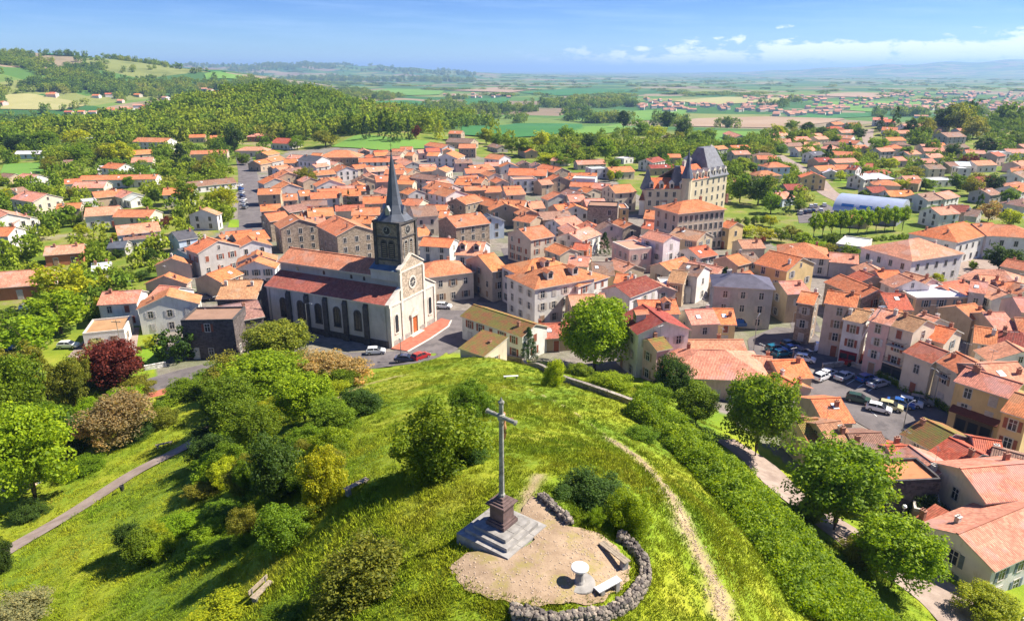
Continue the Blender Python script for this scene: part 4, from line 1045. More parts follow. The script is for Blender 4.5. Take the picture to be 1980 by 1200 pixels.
piece(lambda mb: (mb.box(-7.5, -0.63, 4.6, 13.4, 13.0, 15.2)), 'front_bay_wall', M['plaster'], church, color=(0.50, 0.49, 0.48))
def _fbr(mb):
    slab(mb, [(-7.7, 4.3, 15.2), (-0.5, 4.3, 15.2), (-0.5, 9.0, 17.4), (-7.7, 9.0, 17.4)], 0.14); slab(mb, [(-0.5, 13.7, 15.2), (-7.7, 13.7, 15.2), (-7.7, 9.0, 17.4), (-0.5, 9.0, 17.4)], 0.14)
    mb.face([(-7.5, 4.6, 15.1), (-7.5, 13.4, 15.1), (-7.5, 9, 17.2)][::-1], 1)
piece(_fbr, 'front_bay_roof', [M['slate'], M['render']], church, color=(0.10, 0.15, 0.20))
piece(lambda mb: [mb.box(-CL - 0.1, -0.5, -0.35, -0.02, 9.02, 9.30), mb.box(-CL - 0.1, -0.7, 4.7, 4.98, 13.35, 13.6)], 'cornice', M['palestone'], church)
for f in (0.19, 0.345, 0.5, 0.66, 0.824):
    x = -CL + CL * f
    def _but(mb): 
        mb.box(-0.55, 0.55, -0.55, 0, -3, 8.2)
        mb.face([(-0.55, -0.55, 8.2), (0.55, -0.55, 8.2), (0.55, 0, 9.0), (-0.55, 0, 9.0)]); mb.face([(0.55, -0.55, 8.2), (0.55, 0, 8.2), (0.55, 0, 9.0)]); mb.face([(-0.55, 0, 8.2), (-0.55, -0.55, 8.2), (-0.55, 0, 9.0)])
        mb.box(-0.7, 0.7, -0.7, 0, -3, 1.0)
    piece(_but, 'buttress', M['darkstone'], church, (x, -0.002, 0))
def arched_window(parent, loc, rotz, w_=1.4, h_=4.2, ring=0.28, rm='darkstone'):
    a = piece(lambda mb: arch_ring(mb, w_, h_, ring, 0, 0.10), 'arched_window', M[rm], parent, loc, rotz)
    piece(lambda mb: extr(mb, arch_poly(w_, h_), 0.0, 0.02), 'pane', M['glass'], a)
    piece(lambda mb: [mb.box(-0.04, 0.04, 0.02, 0.05, 0, h_ - 0.1)] + [mb.box(-w_ / 2, w_ / 2, 0.02, 0.045, z - 0.03, z + 0.03) for z in np.arange(0.8, h_ - 0.6, 0.8)], 'mullion', M['black'], a)
    piece(lambda mb: mb.box(-w_ / 2 - ring, w_ / 2 + ring, 0, 0.2, -0.22, 0), 'sill', M[rm], a)
    return a
for f in (0.135, 0.284, 0.433, 0.587, 0.752):
    arched_window(church, (-CL + CL * f, -0.003, 2.7), math.pi)
piece(lambda mb: mb.box(-CL, -0.6, -0.16, -0.001, -3, 1.25), 'plinth', M['darkstone'], church)
for x in (-28, -20.5, -13, -9.6): piece(lambda mb: extr(mb, arch_poly(0.6, 0.9, 6), 0, 0.03), 'clerestory_window', M['glass'], church, (x, 4.997, 12.1), math.pi)
for x in (-32.2, -0.9, -26.6): piece(lambda mb: mb.tube([(0, 0, 9.1), (0, 0, -1)], 0.07), 'drainpipe', M['metal'], church, (x, -0.12, 0))
# facade
def _fac(mb):
    P = [(0, -3), (CW, -3), (CW, 9.2), (13.4, 11.6), (13.4, 15.6), (9.0, 18.0), (4.6, 15.6), (4.6, 11.6), (0, 9.2)]
    a = [(0.0, y, z) for y, z in P]; b = [(-0.62, y, z) for y, z in P]
    mb.face(a); mb.face(b[::-1])
    for i in range(len(P)):
        j = (i + 1) % len(P); mb.face([a[i], b[i], b[j], a[j]])
piece(_fac, 'facade_wall', M['plaster'], church, color=FACW)
def _cop(mb):
    for (y0, z0, y1, z1) in ((-0.3, 9.15, 4.6, 11.7), (CW + 0.3, 9.15, 13.4, 11.7), (4.3, 15.55, 9.0, 18.12), (13.7, 15.55, 9.0, 18.12)):
        d = 0.28
        q = [(0.25, y0, z0), (0.25, y1, z1), (-0.8, y1, z1), (-0.8, y0, z0)]
        if y1 < y0: q = q[::-1]
        t = [(x, y, z + d) for x, y, z in q]
        mb.face(t); mb.face(q[::-1])
        for i in range(4): mb.face([q[i], q[(i + 1) % 4], t[(i + 1) % 4], t[i]])
    mb.box(0.001, 0.14, 4.55, 13.45, 14.9, 15.3); mb.box(0.001, 0.16, -0.1, CW + 0.1, 8.7, 9.1)
piece(_cop, 'coping', M['palestone'], church)
for y in (0.35, 4.6, 13.4, CW - 0.35): piece(lambda mb: mb.box(0.001, 0.22, -0.35, 0.35, -3, 8.68 if y < 1 or y > 17 else 14.88), 'pilaster', M['palestone'], church, (0, y, 0))
piece(lambda mb: mb.box(0.002, 0.12, 0, CW, -3, 1.1), 'facade_plinth', M['greystone'], church)
rw = piece(lambda mb: [extr(mb, [(1.45 * math.cos(a), 1.45 * math.sin(a)) for a in np.linspace(0, 2 * math.pi, 24, endpoint=False)], 0, 0.12)], 'rose_window', M['palestone'], church, (0.035, 9.0, 12.0), -math.pi / 2)
piece(lambda mb: extr(mb, [(1.05 * math.cos(a), 1.05 * math.sin(a)) for a in np.linspace(0, 2 * math.pi, 24, endpoint=False)], 0.12, 0.14), 'pane', M['glass'], rw)
piece(lambda mb: [mb.tube([(0, 0.15, 0), (1.05 * math.cos(a), 0.15, 1.05 * math.sin(a))], 0.05, 5) for a in np.linspace(0, 2 * math.pi, 8, endpoint=False)], 'tracery', M['palestone'], rw)
for y in (2.4, CW - 2.4): arched_window(church, (0.003, y, 2.6), -math.pi / 2, 1.2, 4.0, 0.25, 'palestone')
dr = piece(lambda mb: [mb.box(-1.35, -0.95, 0, 0.35, 0, 4.0), mb.box(0.95, 1.35, 0, 0.35, 0, 4.0), mb.box(-1.6, 1.6, 0, 0.5, 4.0, 4.6), extr(mb, [(-1.75, 4.6), (1.75, 4.6), (0, 6.0)], 0, 0.5)], 'portal', M['palestone'], church, (0.003, 9.0, 0.3), -math.pi / 2)
piece(lambda mb: [mb.box(-0.95, -0.02, 0, 0.12, 0, 3.1), mb.box(0.02, 0.95, 0, 0.12, 0, 3.1), mb.box(-0.95, 0.95, 0, 0.10, 3.1, 4.0)], 'door', M['redwood'], dr)
for k in range(3): piece(lambda mb: mb.box(0.0, 1.5 - 0.42 * k, 6.3 + 0.35 * k, 11.7 - 0.35 * k, -0.5 + 0.0, 0.14 + 0.13 * k), 'step', M['palestone'], church)
def _gw(mb):
    P = [(4.98, 9.13), (13.02, 9.13), (13.02, 14.88), (4.98, 14.88)]
    mb.face([(0.03, y, z) for y, z in P]); mb.face([(0.03, y, z) for y, z in ((4.6, 15.32), (13.4, 15.32), (9.0, 17.75))])
piece(_gw, 'gable_wall', M['stone'], church, color=(0.44, 0.35, 0.26))
# tower and spire
tw = empty('tower', (-3.6, 9.0, 0)); tw.parent = church
T = 3.05
piece(lambda mb: [mb.box(-T, T, -T, T, 13.0, 25.2)], 'shaft_wall', M['stone'], tw, color=(0.24, 0.195, 0.155))
piece(lambda mb: [mb.box(-T - 0.25, T + 0.25, -T - 0.25, T + 0.25, 17.0, 17.3)], 'string_course', M['darkstone'], tw)
piece(lambda mb: mb.box(-T - 0.22, T + 0.22, -T - 0.22, T + 0.22, 21.9, 22.1), 'string_course', M['darkstone'], tw)
piece(lambda mb: mb.box(-T - 0.4, T + 0.4, -T - 0.4, T + 0.4, 24.9, 25.35), 'tower_cornice', M['darkstone'], tw)
for sx in (-1, 1):
    for sy in (-1, 1): piece(lambda mb: mb.box(-0.35, 0.35, -0.35, 0.35, 13.0, 24.9), 'corner_pier', M['darkstone'], tw, (sx * (T - 0.05), sy * (T - 0.05), 0))
for a in (math.pi, -math.pi / 2, 0, math.pi / 2):
    nx, ny = -math.sin(a), math.cos(a)
    for s in (-0.95, 0.95):
        bo = piece(lambda mb: arch_ring(mb, 1.1, 3.6, 0.22, 0, 0.12), 'belfry_opening', M['greystone' if abs(nx) > 0.5 else 'darkstone'], tw, (nx * (T + 0.003) + s * ny, ny * (T + 0.003) - s * nx, 17.6), a)
        piece(lambda mb: extr(mb, arch_poly(1.1, 3.6), 0, 0.02), 'opening_shade', M['dark'], bo)
        piece(lambda mb: [mb.box(-0.52, 0.52, 0.02, 0.10, 0.25 + 0.42 * k, 0.40 + 0.42 * k) for k in range(7)], 'louvre', M['slate'] if False else M['timber'], bo)
    ck = piece(lambda mb: extr(mb, [(1.0 * math.cos(q), 1.0 * math.sin(q)) for q in np.linspace(0, 2 * math.pi, 24, endpoint=False)], 0, 0.12), 'clock', M['greystone'], tw, (nx * (T + 0.003), ny * (T + 0.003), 23.4), a)
    piece(lambda mb: extr(mb, [(0.8 * math.cos(q), 0.8 * math.sin(q)) for q in np.linspace(0, 2 * math.pi, 24, endpoint=False)], 0.12, 0.14), 'clock_face', M['black'], ck)
    piece(lambda mb: [mb.box(-0.03, 0.03, 0.14, 0.16, 0, 0.62), mb.box(0, 0.42, 0.14, 0.16, -0.03, 0.03)], 'clock_hand', M['whitestone'], ck)
def _spire(mb):
    n = 8
    def ring(r, z, sq=0.0):
        pts = []
        for k in range(n):
            a = math.pi / 4 * k + math.pi / 8; x, y = math.cos(a), math.sin(a); m = max(abs(x), abs(y))
            pts.append((r * (x * (1 - sq) + x / m * sq), r * (y * (1 - sq) + y / m * sq), z))
        return pts
    prof = [(T + 0.55, 25.35, 1.0), (T * 0.80, 26.7, 0.75), (T * 0.58, 28.4, 0.25), (T * 0.46, 30.2, 0.0), (T * 0.26, 34.4, 0.0), (0.08, 39.2, 0.0)]
    rings = [ring(r, z, s) for r, z, s in prof]
    for a, b in zip(rings[:-1], rings[1:]):
        for i in range(n):
            j = (i + 1) % n; L_ = (Vector(a[i]) - Vector(a[j])).length; hh = (Vector(a[i]) - Vector(b[i])).length
            mb.face([a[i], a[j], b[j], b[i]], 0, [(0, 0), (L_, 0), (L_, hh), (0, hh)])
    mb.face(rings[0][::-1])
sp = piece(_spire, 'spire', M['slate'], tw, color=(0.085, 0.095, 0.115))
for a in (math.pi, -math.pi / 2, 0, math.pi / 2):
    nx, ny = -math.sin(a), math.cos(a)
    piece(lambda mb: [mb.prism([(-0.5, -1.3), (0.5, -1.3), (0.5, 0), (-0.5, 0)], 0, 1.2), extr(mb, [(-0.62, 1.2), (0.62, 1.2), (0, 2.3)], -1.4, 0.1)], 'dormer', M['metal'], sp, (nx * 2.55, ny * 2.55, 26.2), a)
piece(lambda mb: [mb.lathe([(0.05, 38.9), (0.2, 39.3), (0.2, 39.5), (0.05, 39.8)], 8), mb.tube([(0, 0, 39.6), (0, 0, 41.0)], 0.04), mb.tube([(-0.4, 0, 40.5), (0.4, 0, 40.5)], 0.04)], 'spire_cross', M['black'], sp)
# raised red-paved forecourt with a stone kerb
fc = piece(lambda mb: [mb.prism([(0.25, -0.5), (4.2, -0.3), (4.6, 8), (4.3, 16), (3.0, 19.5), (0.25, 20.0)], -0.3, 0.13, 0), mb.prism([(4.2, -0.5), (4.55, -0.5), (4.95, 8), (4.6, 8)], -0.3, 0.16, 1), mb.prism([(4.6, 8), (4.95, 8), (4.65, 16.2), (4.3, 16)], -0.3, 0.16, 1), mb.prism([(4.3, 16), (4.65, 16.2), (3.2, 19.9), (3.0, 19.5)], -0.3, 0.16, 1)], 'pavement', [M['brickpave'], M['kerb']], None, (CH.x, CH.y, 5.02), math.radians(-25.2))
tag(fc, kind='structure')
HOUSES.append(dict(o=None, x=-36, y=148, L=36, D=21, ang=math.radians(-25.2), r=22, dist=150))

# ---------------------------------------------------------------- chateau
p0 = gpt(1329.5, 350.5, up=14); p1 = gpt(1406.5, 336.5, up=14)
d_ = (p1 - p0).xy; CA = math.atan2(d_.y, d_.x); LL = min(d_.length, 31.0)
cz = hz(p0.x, p0.y)
castle = empty('chateau', (p0.x, p0.y, cz), CA, 'beige chateau with steep slate pavilion roof, dormers and pointed turrets', 'chateau')
def wallblock(parent, x0, x1, y0, y1, h, cols, rows, col, z0=2.0, dz=3.4, front=True):
    piece(lambda mb: mb.box(x0, x1, y0, y1, -3, h), 'wall', M['plaster'], parent, color=col)
    piece(lambda mb: mb.box(x0 - 0.15, x1 + 0.15, y0 - 0.18, y0 - 0.002, h - 0.35, h), 'cornice', M['palestone'], parent)
    for r in range(rows):
        for c in range(cols):
            obj('window', WM['far'], parent, (x0 + (c + 0.5) * (x1 - x0) / cols, y0 - 0.003, z0 + r * dz), math.pi, scale=(1.15, 1, 1.25))
BE = (0.62, 0.52, 0.36)
wallblock(castle, 0, LL, 0, 14, 14, 7, 4, BE)
def _mans(mb):
    slab(mb, [(0, -0.3, 14), (LL * 0.55, -0.3, 14), (LL * 0.55, 6, 19.0), (0, 6, 19.0)], 0.15); slab(mb, [(LL * 0.55, 14.3, 14), (0, 14.3, 14), (0, 6, 19.0), (LL * 0.55, 6, 19.0)], 0.15)
piece(_mans, 'roof', [M['tile'], M['render']], castle, color=(0.60, 0.15, 0.06))
def _pav(mb):
    x0, x1 = LL * 0.52, LL + 0.4; a, b = x0 + 3.0, x1 - 3.4
    slab(mb, [(x0, -0.5, 13.95), (x1, -0.5, 13.95), (b, 5.5, 25.0), (a, 5.5, 25.0)], 0.15); slab(mb, [(x1, 14.5, 13.95), (x0, 14.5, 13.95), (a, 8.5, 25), (b, 8.5, 25)], 0.15)
    slab(mb, [(x1, -0.5, 13.95), (x1, 14.5, 13.95), (b, 8.5, 25), (b, 5.5, 25)], 0.15); slab(mb, [(x0, 14.5, 13.95), (x0, -0.5, 13.95), (a, 5.5, 25), (a, 8.5, 25)], 0.15)
    mb.face([(a, 5.5, 25), (b, 5.5, 25), (b, 8.5, 25), (a, 8.5, 25)])
piece(_pav, 'pavilion_roof', M['slate'], castle, color=(0.16, 0.16, 0.175))
for k in range(7):
    dm = piece(lambda mb: [mb.box(-0.9, 0.9, -2.0, 0.0, 0, 2.4), extr(mb, [(-1.1, 2.4), (1.1, 2.4), (0, 3.7)], -3.0, 0.1)], 'dormer', M['palestone'], castle, ((k + 0.5) * LL / 7, -0.1, 14.0), math.pi)
    piece(lambda mb: mb.box(-0.55, 0.55, 0.0, 0.03, 0.3, 2.2), 'pane', M['glass'], dm)
def turret(name, x, y, r, h, sh, parent, col=(0.09, 0.10, 0.13)):
    t = piece(lambda mb: mb.lathe([(r, -3), (r, h), (r + 0.25, h), (r + 0.25, h + 0.3)], 12), name, M['plaster'], parent, (x, y, 0), color=BE)
    piece(lambda mb: mb.lathe([(r + 0.5, h + 0.25), (r * 0.55, h + sh * 0.4), (0.06, h + sh)], 12), 'turret_roof', M['slate'], t, color=col)
turret('turret', 0, 0.3, 2.0, 15, 11, castle); turret('turret', LL + 0.2, 12, 1.8, 13, 7, castle)
for x, y, z in ((LL * 0.2, 6, 18.6), (LL * 0.5, 9, 18.5), (LL * 0.9, 7, 23)): obj('chimney', WM['chimney2'], castle, (x, y, z), 0, scale=(1.8, 1.8, 1.8))
q0 = gpt(1250, 360, up=12); dq = Vector((p0.x - q0.x, p0.y - q0.y)); 
cl2 = empty('west_wing', (0, 0, 0)); cl2.parent = castle
ang2 = math.atan2(dq.y, dq.x) - CA; L2 = min(dq.length, 24.0)
cl2.location = (-L2 * math.cos(ang2), -L2 * math.sin(ang2), 0); cl2.rotation_euler = (0, 0, ang2)
wallblock(cl2, 0, L2, 0, 11, 11, 5, 3, BE)
piece(lambda mb: [slab(mb, [(-0.3, -0.4, 11), (L2, -0.4, 11), (L2, 5.5, 14.6), (-0.3, 5.5, 14.6)], 0.15), slab(mb, [(L2, 11.4, 11), (-0.3, 11.4, 11), (-0.3, 5.5, 14.6), (L2, 5.5, 14.6)], 0.15), mb.face([(-0.02, 0, 10.9), (-0.02, 11, 10.9), (-0.02, 5.5, 14.4)][::-1], 1)], 'roof', [M['tile'], M['render']], cl2, color=(0.60, 0.16, 0.06))
for k in range(4):
    dm = piece(lambda mb: [mb.box(-0.8, 0.8, -1.8, 0.0, 0, 2.1), extr(mb, [(-1.0, 2.1), (1.0, 2.1), (0, 3.2)], -2.6, 0.1)], 'dormer', M['palestone'], cl2, ((k + 0.5) * L2 / 4, -0.1, 11.0), math.pi)
    piece(lambda mb: mb.box(-0.5, 0.5, 0.0, 0.03, 0.3, 1.9), 'pane', M['glass'], dm)
def _pyr(mb):
    mb.loft([[(-3, -3, 10.9), (3, -3, 10.9), (3, 3, 10.9), (-3, 3, 10.9)], [(-2, -2, 14), (2, -2, 14), (2, 2, 14), (-2, 2, 14)], [(-0.9, -0.9, 19), (0.9, -0.9, 19), (0.9, 0.9, 19), (-0.9, 0.9, 19)]])
piece(_pyr, 'stair_roof', M['slate'], cl2, (L2 * 0.78, 4.0, 0.3), color=(0.11, 0.11, 0.13))
piece(lambda mb: mb.loft([[(-2.4, -2.4, 8), (2.4, -2.4, 8), (2.4, 2.4, 8), (-2.4, 2.4, 8)], [(-0.1, -0.1, 16), (0.1, -0.1, 16), (0.1, 0.1, 16), (-0.1, 0.1, 16)]]), 'corner_roof', M['slate'], cl2, (0.5, 2.0, 2.6), color=(0.09, 0.10, 0.12))
HOUSES.append(dict(o=None, x=p0.x + 8, y=p0.y + 18, L=40, D=26, ang=CA, r=24, dist=290))

# four-storey block in front of the chateau
blk0, blk1 = gpt(*cpx('C5', 1545, 722), up=13), gpt(*cpx('C5', 1880, 688), up=13)
da = (blk1 - blk0).xy; BA = math.atan2(da.y, da.x); BL = min(da.length, 34)
block = empty('apartment_building', (blk0.x, blk0.y, hz(blk0.x, blk0.y)), BA, 'long beige four-storey block with low orange roof in front of the chateau', 'building')
wallblock(block, 0, BL, 0, 12, 13, 9, 4, (0.56, 0.45, 0.33), 1.7, 3.1)
piece(lambda mb: mb.box(-0.02, 0.10, 0, 12, 6.2, 6.5), 'band', M['palestone'], block)
for r in range(4):
    for c in range(3): obj('window', WM['far'], block, (-0.003, 2 + c * 4, 1.7 + 3.1 * r), math.pi / 2, scale=(1.1, 1, 1.2))
blr = obj('roof', roof_mesh('h', BL, 12, 13, 2.3, 0.6), block, (BL / 2, 6, 0), 0, (0.60, 0.19, 0.075))
for x in (4, 14, 25): obj('chimney', WM['chimney'], blr, (x - BL / 2, 1.0, 14.9))
HOUSES.append(dict(o=None, x=blk0.x + math.cos(BA) * BL / 2 - 6 * math.sin(BA), y=blk0.y + math.sin(BA) * BL / 2 + 6 * math.cos(BA), L=BL, D=12, ang=BA, r=19, dist=260))

# sports hall with barrel roof
s0, s1 = gpt(*cpx('C8', 500, 838), up=4), gpt(*cpx('C8', 960, 890), up=4)
ds = (s1 - s0).xy; SA = math.atan2(ds.y, ds.x); SL = min(ds.length, 48)
hall = empty('sports_hall', (s0.x, s0.y, hz(s0.x, s0.y)), SA, 'long sports hall under a silvery blue barrel vault roof', 'hall')
piece(lambda mb: mb.box(0, SL, 0, 18, -2, 3.6), 'wall', M['plaster'], hall, color=(0.25, 0.26, 0.30))
def _barrel(mb):
    n = 14
    for k in range(n):
        a0, a1 = math.pi * k / n, math.pi * (k + 1) / n
        p = [(9 - 9.5 * math.cos(a), 3.5 + 5.2 * math.sin(a)) for a in (a0, a1)]
        mb.face([(-0.6, p[0][0], p[0][1]), (SL + 0.6, p[0][0], p[0][1]), (SL + 0.6, p[1][0], p[1][1]), (-0.6, p[1][0], p[1][1])])
    for x in (-0.55, SL + 0.55): mb.face([(x, 9 - 9.5 * math.cos(math.pi * k / n), 3.5 + 5.2 * math.sin(math.pi * k / n)) for k in range(n + 1)])
M['silver'] = plain('metal_sheet', (0.55, 0.60, 0.68), 0.35, metal=0.5, var=0.08, scale=0.4)
M['blueglass'] = plain('blue_skylight', (0.03, 0.12, 0.35), 0.2, spec=0.5)
br = piece(_barrel, 'roof', M['silver'], hall, smooth_=True, weld=True)
for k in range(3): piece(lambda mb: [mb.face([(0, 9 - 9.55 * math.cos(a), 3.5 + 5.26 * math.sin(a)), (SL * 0.2, 9 - 9.55 * math.cos(a), 3.5 + 5.26 * math.sin(a)), (SL * 0.2, 9 - 9.55 * math.cos(a + 0.2), 3.5 + 5.26 * math.sin(a + 0.2)), (0, 9 - 9.55 * math.cos(a + 0.2), 3.5 + 5.26 * math.sin(a + 0.2))]) for a in (0.35,)], 'skylight', M['blueglass'], br, (SL * (0.1 + 0.29 * k), 0, 0.03))
HOUSES.append(dict(o=None, x=s0.x + math.cos(SA) * SL / 2 - 9 * math.sin(SA), y=s0.y + math.sin(SA) * SL / 2 + 9 * math.cos(SA), L=SL, D=19, ang=SA, r=27, dist=300))

# ---------------------------------------------------------------- hilltop: wayside cross
cb = Vector((-0.55, 31.7)); bz = hz(cb.x, cb.y)
cross = empty('wayside_cross', (cb.x, cb.y, bz + 0.14), math.radians(-37), 'tall stone crucifix on a dark red stepped pedestal on the hilltop', 'cross')
for k, (hw, z0, z1) in enumerate(((1.75, -0.6, 0.2), (1.42, 0.2, 0.42), (1.1, 0.42, 0.62))):
    def _st(mb):
        n = 4
        for i in range(n):
            for (sx, sy) in ((1, 0), (-1, 0), (0, 1), (0, -1)):
                pass
        mb.box(-hw, hw, -hw, hw, z0, z1 - 0.03)
    piece(_st, 'step', M['greystone'], cross)
    for i in range(3):
        for j in range(3):
            s = 2 * hw / 3
            jz = random.uniform(-0.008, 0.008)
            piece(lambda mb: mb.box(-s / 2 + 0.012, s / 2 - 0.012, -s / 2 + 0.012, s / 2 - 0.012, z1 - 0.028, z1 + jz), 'slab', M['greystone'], cross, (-hw + s * (i + 0.5), -hw + s * (j + 0.5), 0))
def bevbox(mb, hw, z0, z1, b=0.02):
    mb.loft([[(-hw + b, -hw + b, z0), (hw - b, -hw + b, z0), (hw - b, hw - b, z0), (-hw + b, hw - b, z0)], [(-hw, -hw, z0 + b), (hw, -hw, z0 + b), (hw, hw, z0 + b), (-hw, hw, z0 + b)],
             [(-hw, -hw, z1 - b), (hw, -hw, z1 - b), (hw, hw, z1 - b), (-hw, hw, z1 - b)], [(-hw + b, -hw + b, z1), (hw - b, -hw + b, z1), (hw - b, hw - b, z1), (-hw + b, hw - b, z1)]])
def _ped(mb):
    bevbox(mb, 0.62, 0.62, 0.86); bevbox(mb, 0.55, 0.86, 0.98); bevbox(mb, 0.46, 0.98, 1.78)
piece(_ped, 'pedestal', M['lava'], cross)
def _capn(mb):
    bevbox(mb, 0.52, 1.78, 1.85); bevbox(mb, 0.62, 1.85, 1.98); bevbox(mb, 0.48, 1.98, 2.07); bevbox(mb, 0.34, 2.07, 2.17); bevbox(mb, 0.24, 2.17, 2.30)
piece(_capn, 'pedestal_cap', M['lava'], cross)
def octa(r): return [(r * math.cos(math.pi / 4 * k + math.pi / 8), r * math.sin(math.pi / 4 * k + math.pi / 8)) for k in range(8)]
def _shaft(mb):
    mb.loft([[(x, y, z) for x, y in octa(r)] for r, z in ((0.19, 2.28), (0.19, 2.42), (0.15, 2.5), (0.135, 4.5), (0.125, 6.9), (0.12, 7.75), (0.17, 7.8), (0.17, 7.88), (0.09, 7.95), (0.02, 8.12))])
M['lichenstone'] = plain('lichen_covered_stone', (0.24, 0.235, 0.20), 0.95, var=0.45, scale=3.5)
piece(_shaft, 'shaft', M['lichenstone'], cross)
def _arms(mb):
    mb.tube([(-1.05, 0, 7.02), (-0.98, 0, 7.02), (-0.97, 0, 7.02), (0.97, 0, 7.02), (0.98, 0, 7.02), (1.05, 0, 7.02)], [0.05, 0.16, 0.11, 0.11, 0.16, 0.05], 8)
    mb.lathe([(0.05, 6.82), (0.2, 6.88), (0.2, 7.16), (0.05, 7.22)], 10)
piece(_arms, 'crossbeam', M['lichenstone'], cross, rotz=math.radians(-5))
def _corpus(mb):
    mb.lathe([(0.03, 7.20), (0.085, 7.14), (0.095, 7.05), (0.06, 6.96)], 8, (0, 0.22))
    mb.tube([(0, 0.20, 6.95), (0, 0.20, 6.75), (0, 0.21, 6.5), (0.03, 0.23, 6.25), (0.05, 0.25, 6.0), (0.02, 0.22, 5.65)], [0.06, 0.13, 0.11, 0.12, 0.09, 0.05], 8)
    for s in (-1, 1): mb.tube([(s * 0.10, 0.2, 6.86), (s * 0.36, 0.2, 6.95), (s * 0.62, 0.17, 7.06)], [0.055, 0.04, 0.03], 6)
piece(_corpus, 'crucified_figure', M['bronze'], cross, smooth_=True, weld=True)

# orientation table
tp = gpt(1120, 1128)
ot = empty('orientation_table', (tp.x, tp.y, tp.z), 0.3, 'round white orientation table on a stone column and disc', 'table')
piece(lambda mb: mb.lathe([(0.80, -0.3), (0.80, 0.08), (0.78, 0.12), (0.01, 0.12)], 28), 'base_disc', M['greystone'], ot)
piece(lambda mb: mb.lathe([(0.28, 0.12), (0.26, 0.2), (0.22, 0.28), (0.20, 0.75), (0.24, 0.85), (0.3, 0.9)], 16), 'column', M['greystone'], ot)
piece(lambda mb: mb.lathe([(0.3, 0.9), (0.42, 0.92), (0.44, 0.95), (0.44, 1.02), (0.42, 1.04), (0.36, 1.045), (0.35, 1.035), (0.01, 1.035)], 28), 'table_top', M['whitestone'], ot)
# gravel terrace
TERR = [(868,1100),(905,1070),(970,1088),(1035,1045),(1000,1000),(1030,960),(1062,985),(1100,1018),(1150,1030),(1195,1060),(1218,1100),(1205,1140),(1150,1170),(1050,1172),(960,1165),(890,1135)]
patch('terrace', TERR, M['terrace'], off=0.10, rings=10, seg=90, wob=0.02)

# dry stone walls: every stone its own block
def stone_mesh(seed):
    r = random.Random(seed); mb = MB()
    n = 6
    rings = []
    for z, s in ((-0.5, 0.72), (-0.28, 1.0), (0.25, 0.97), (0.5, 0.6)):
        rings.append([(0.5 * s * (1 + r.uniform(-0.22, 0.22)) * math.cos(2 * math.pi * k / n), 0.5 * s * (1 + r.uniform(-0.22, 0.22)) * math.sin(2 * math.pi * k / n), z * (1 + r.uniform(-0.15, 0.15))) for k in range(n)])
    mb.loft(rings)
    return mb.mesh('stone', M['basalt'], weld=True)
def _basalt():
    m, t, b, o = newmat('basalt_stone')
    oi = t.node('ShaderNodeObjectInfo'); tcn = t.node('ShaderNodeTexCoord')
    g = t.node('ShaderNodeNewGeometry')
    c = t.ramp(oi.outputs['Random'], [(0.0, (0.06, 0.05, 0.048)), (0.4, (0.14, 0.115, 0.095)), (0.8, (0.23, 0.19, 0.15)), (1.0, (0.36, 0.29, 0.22))])
    n = t.noise(g.outputs['Position'], 4.0, 4.0); c = t.mix(t.maprange(n, 0.5, 0.75, 0.0, 0.55), c, (0.30, 0.28, 0.20))
    t.put(b.inputs['Base Color'], c); bump(t, b, t.noise(tcn.outputs['Object'], 5.0, 3.0), 0.4, 0.05)
    return m
M['basalt'] = _basalt()
STM = [stone_mesh(i) for i in range(7)]
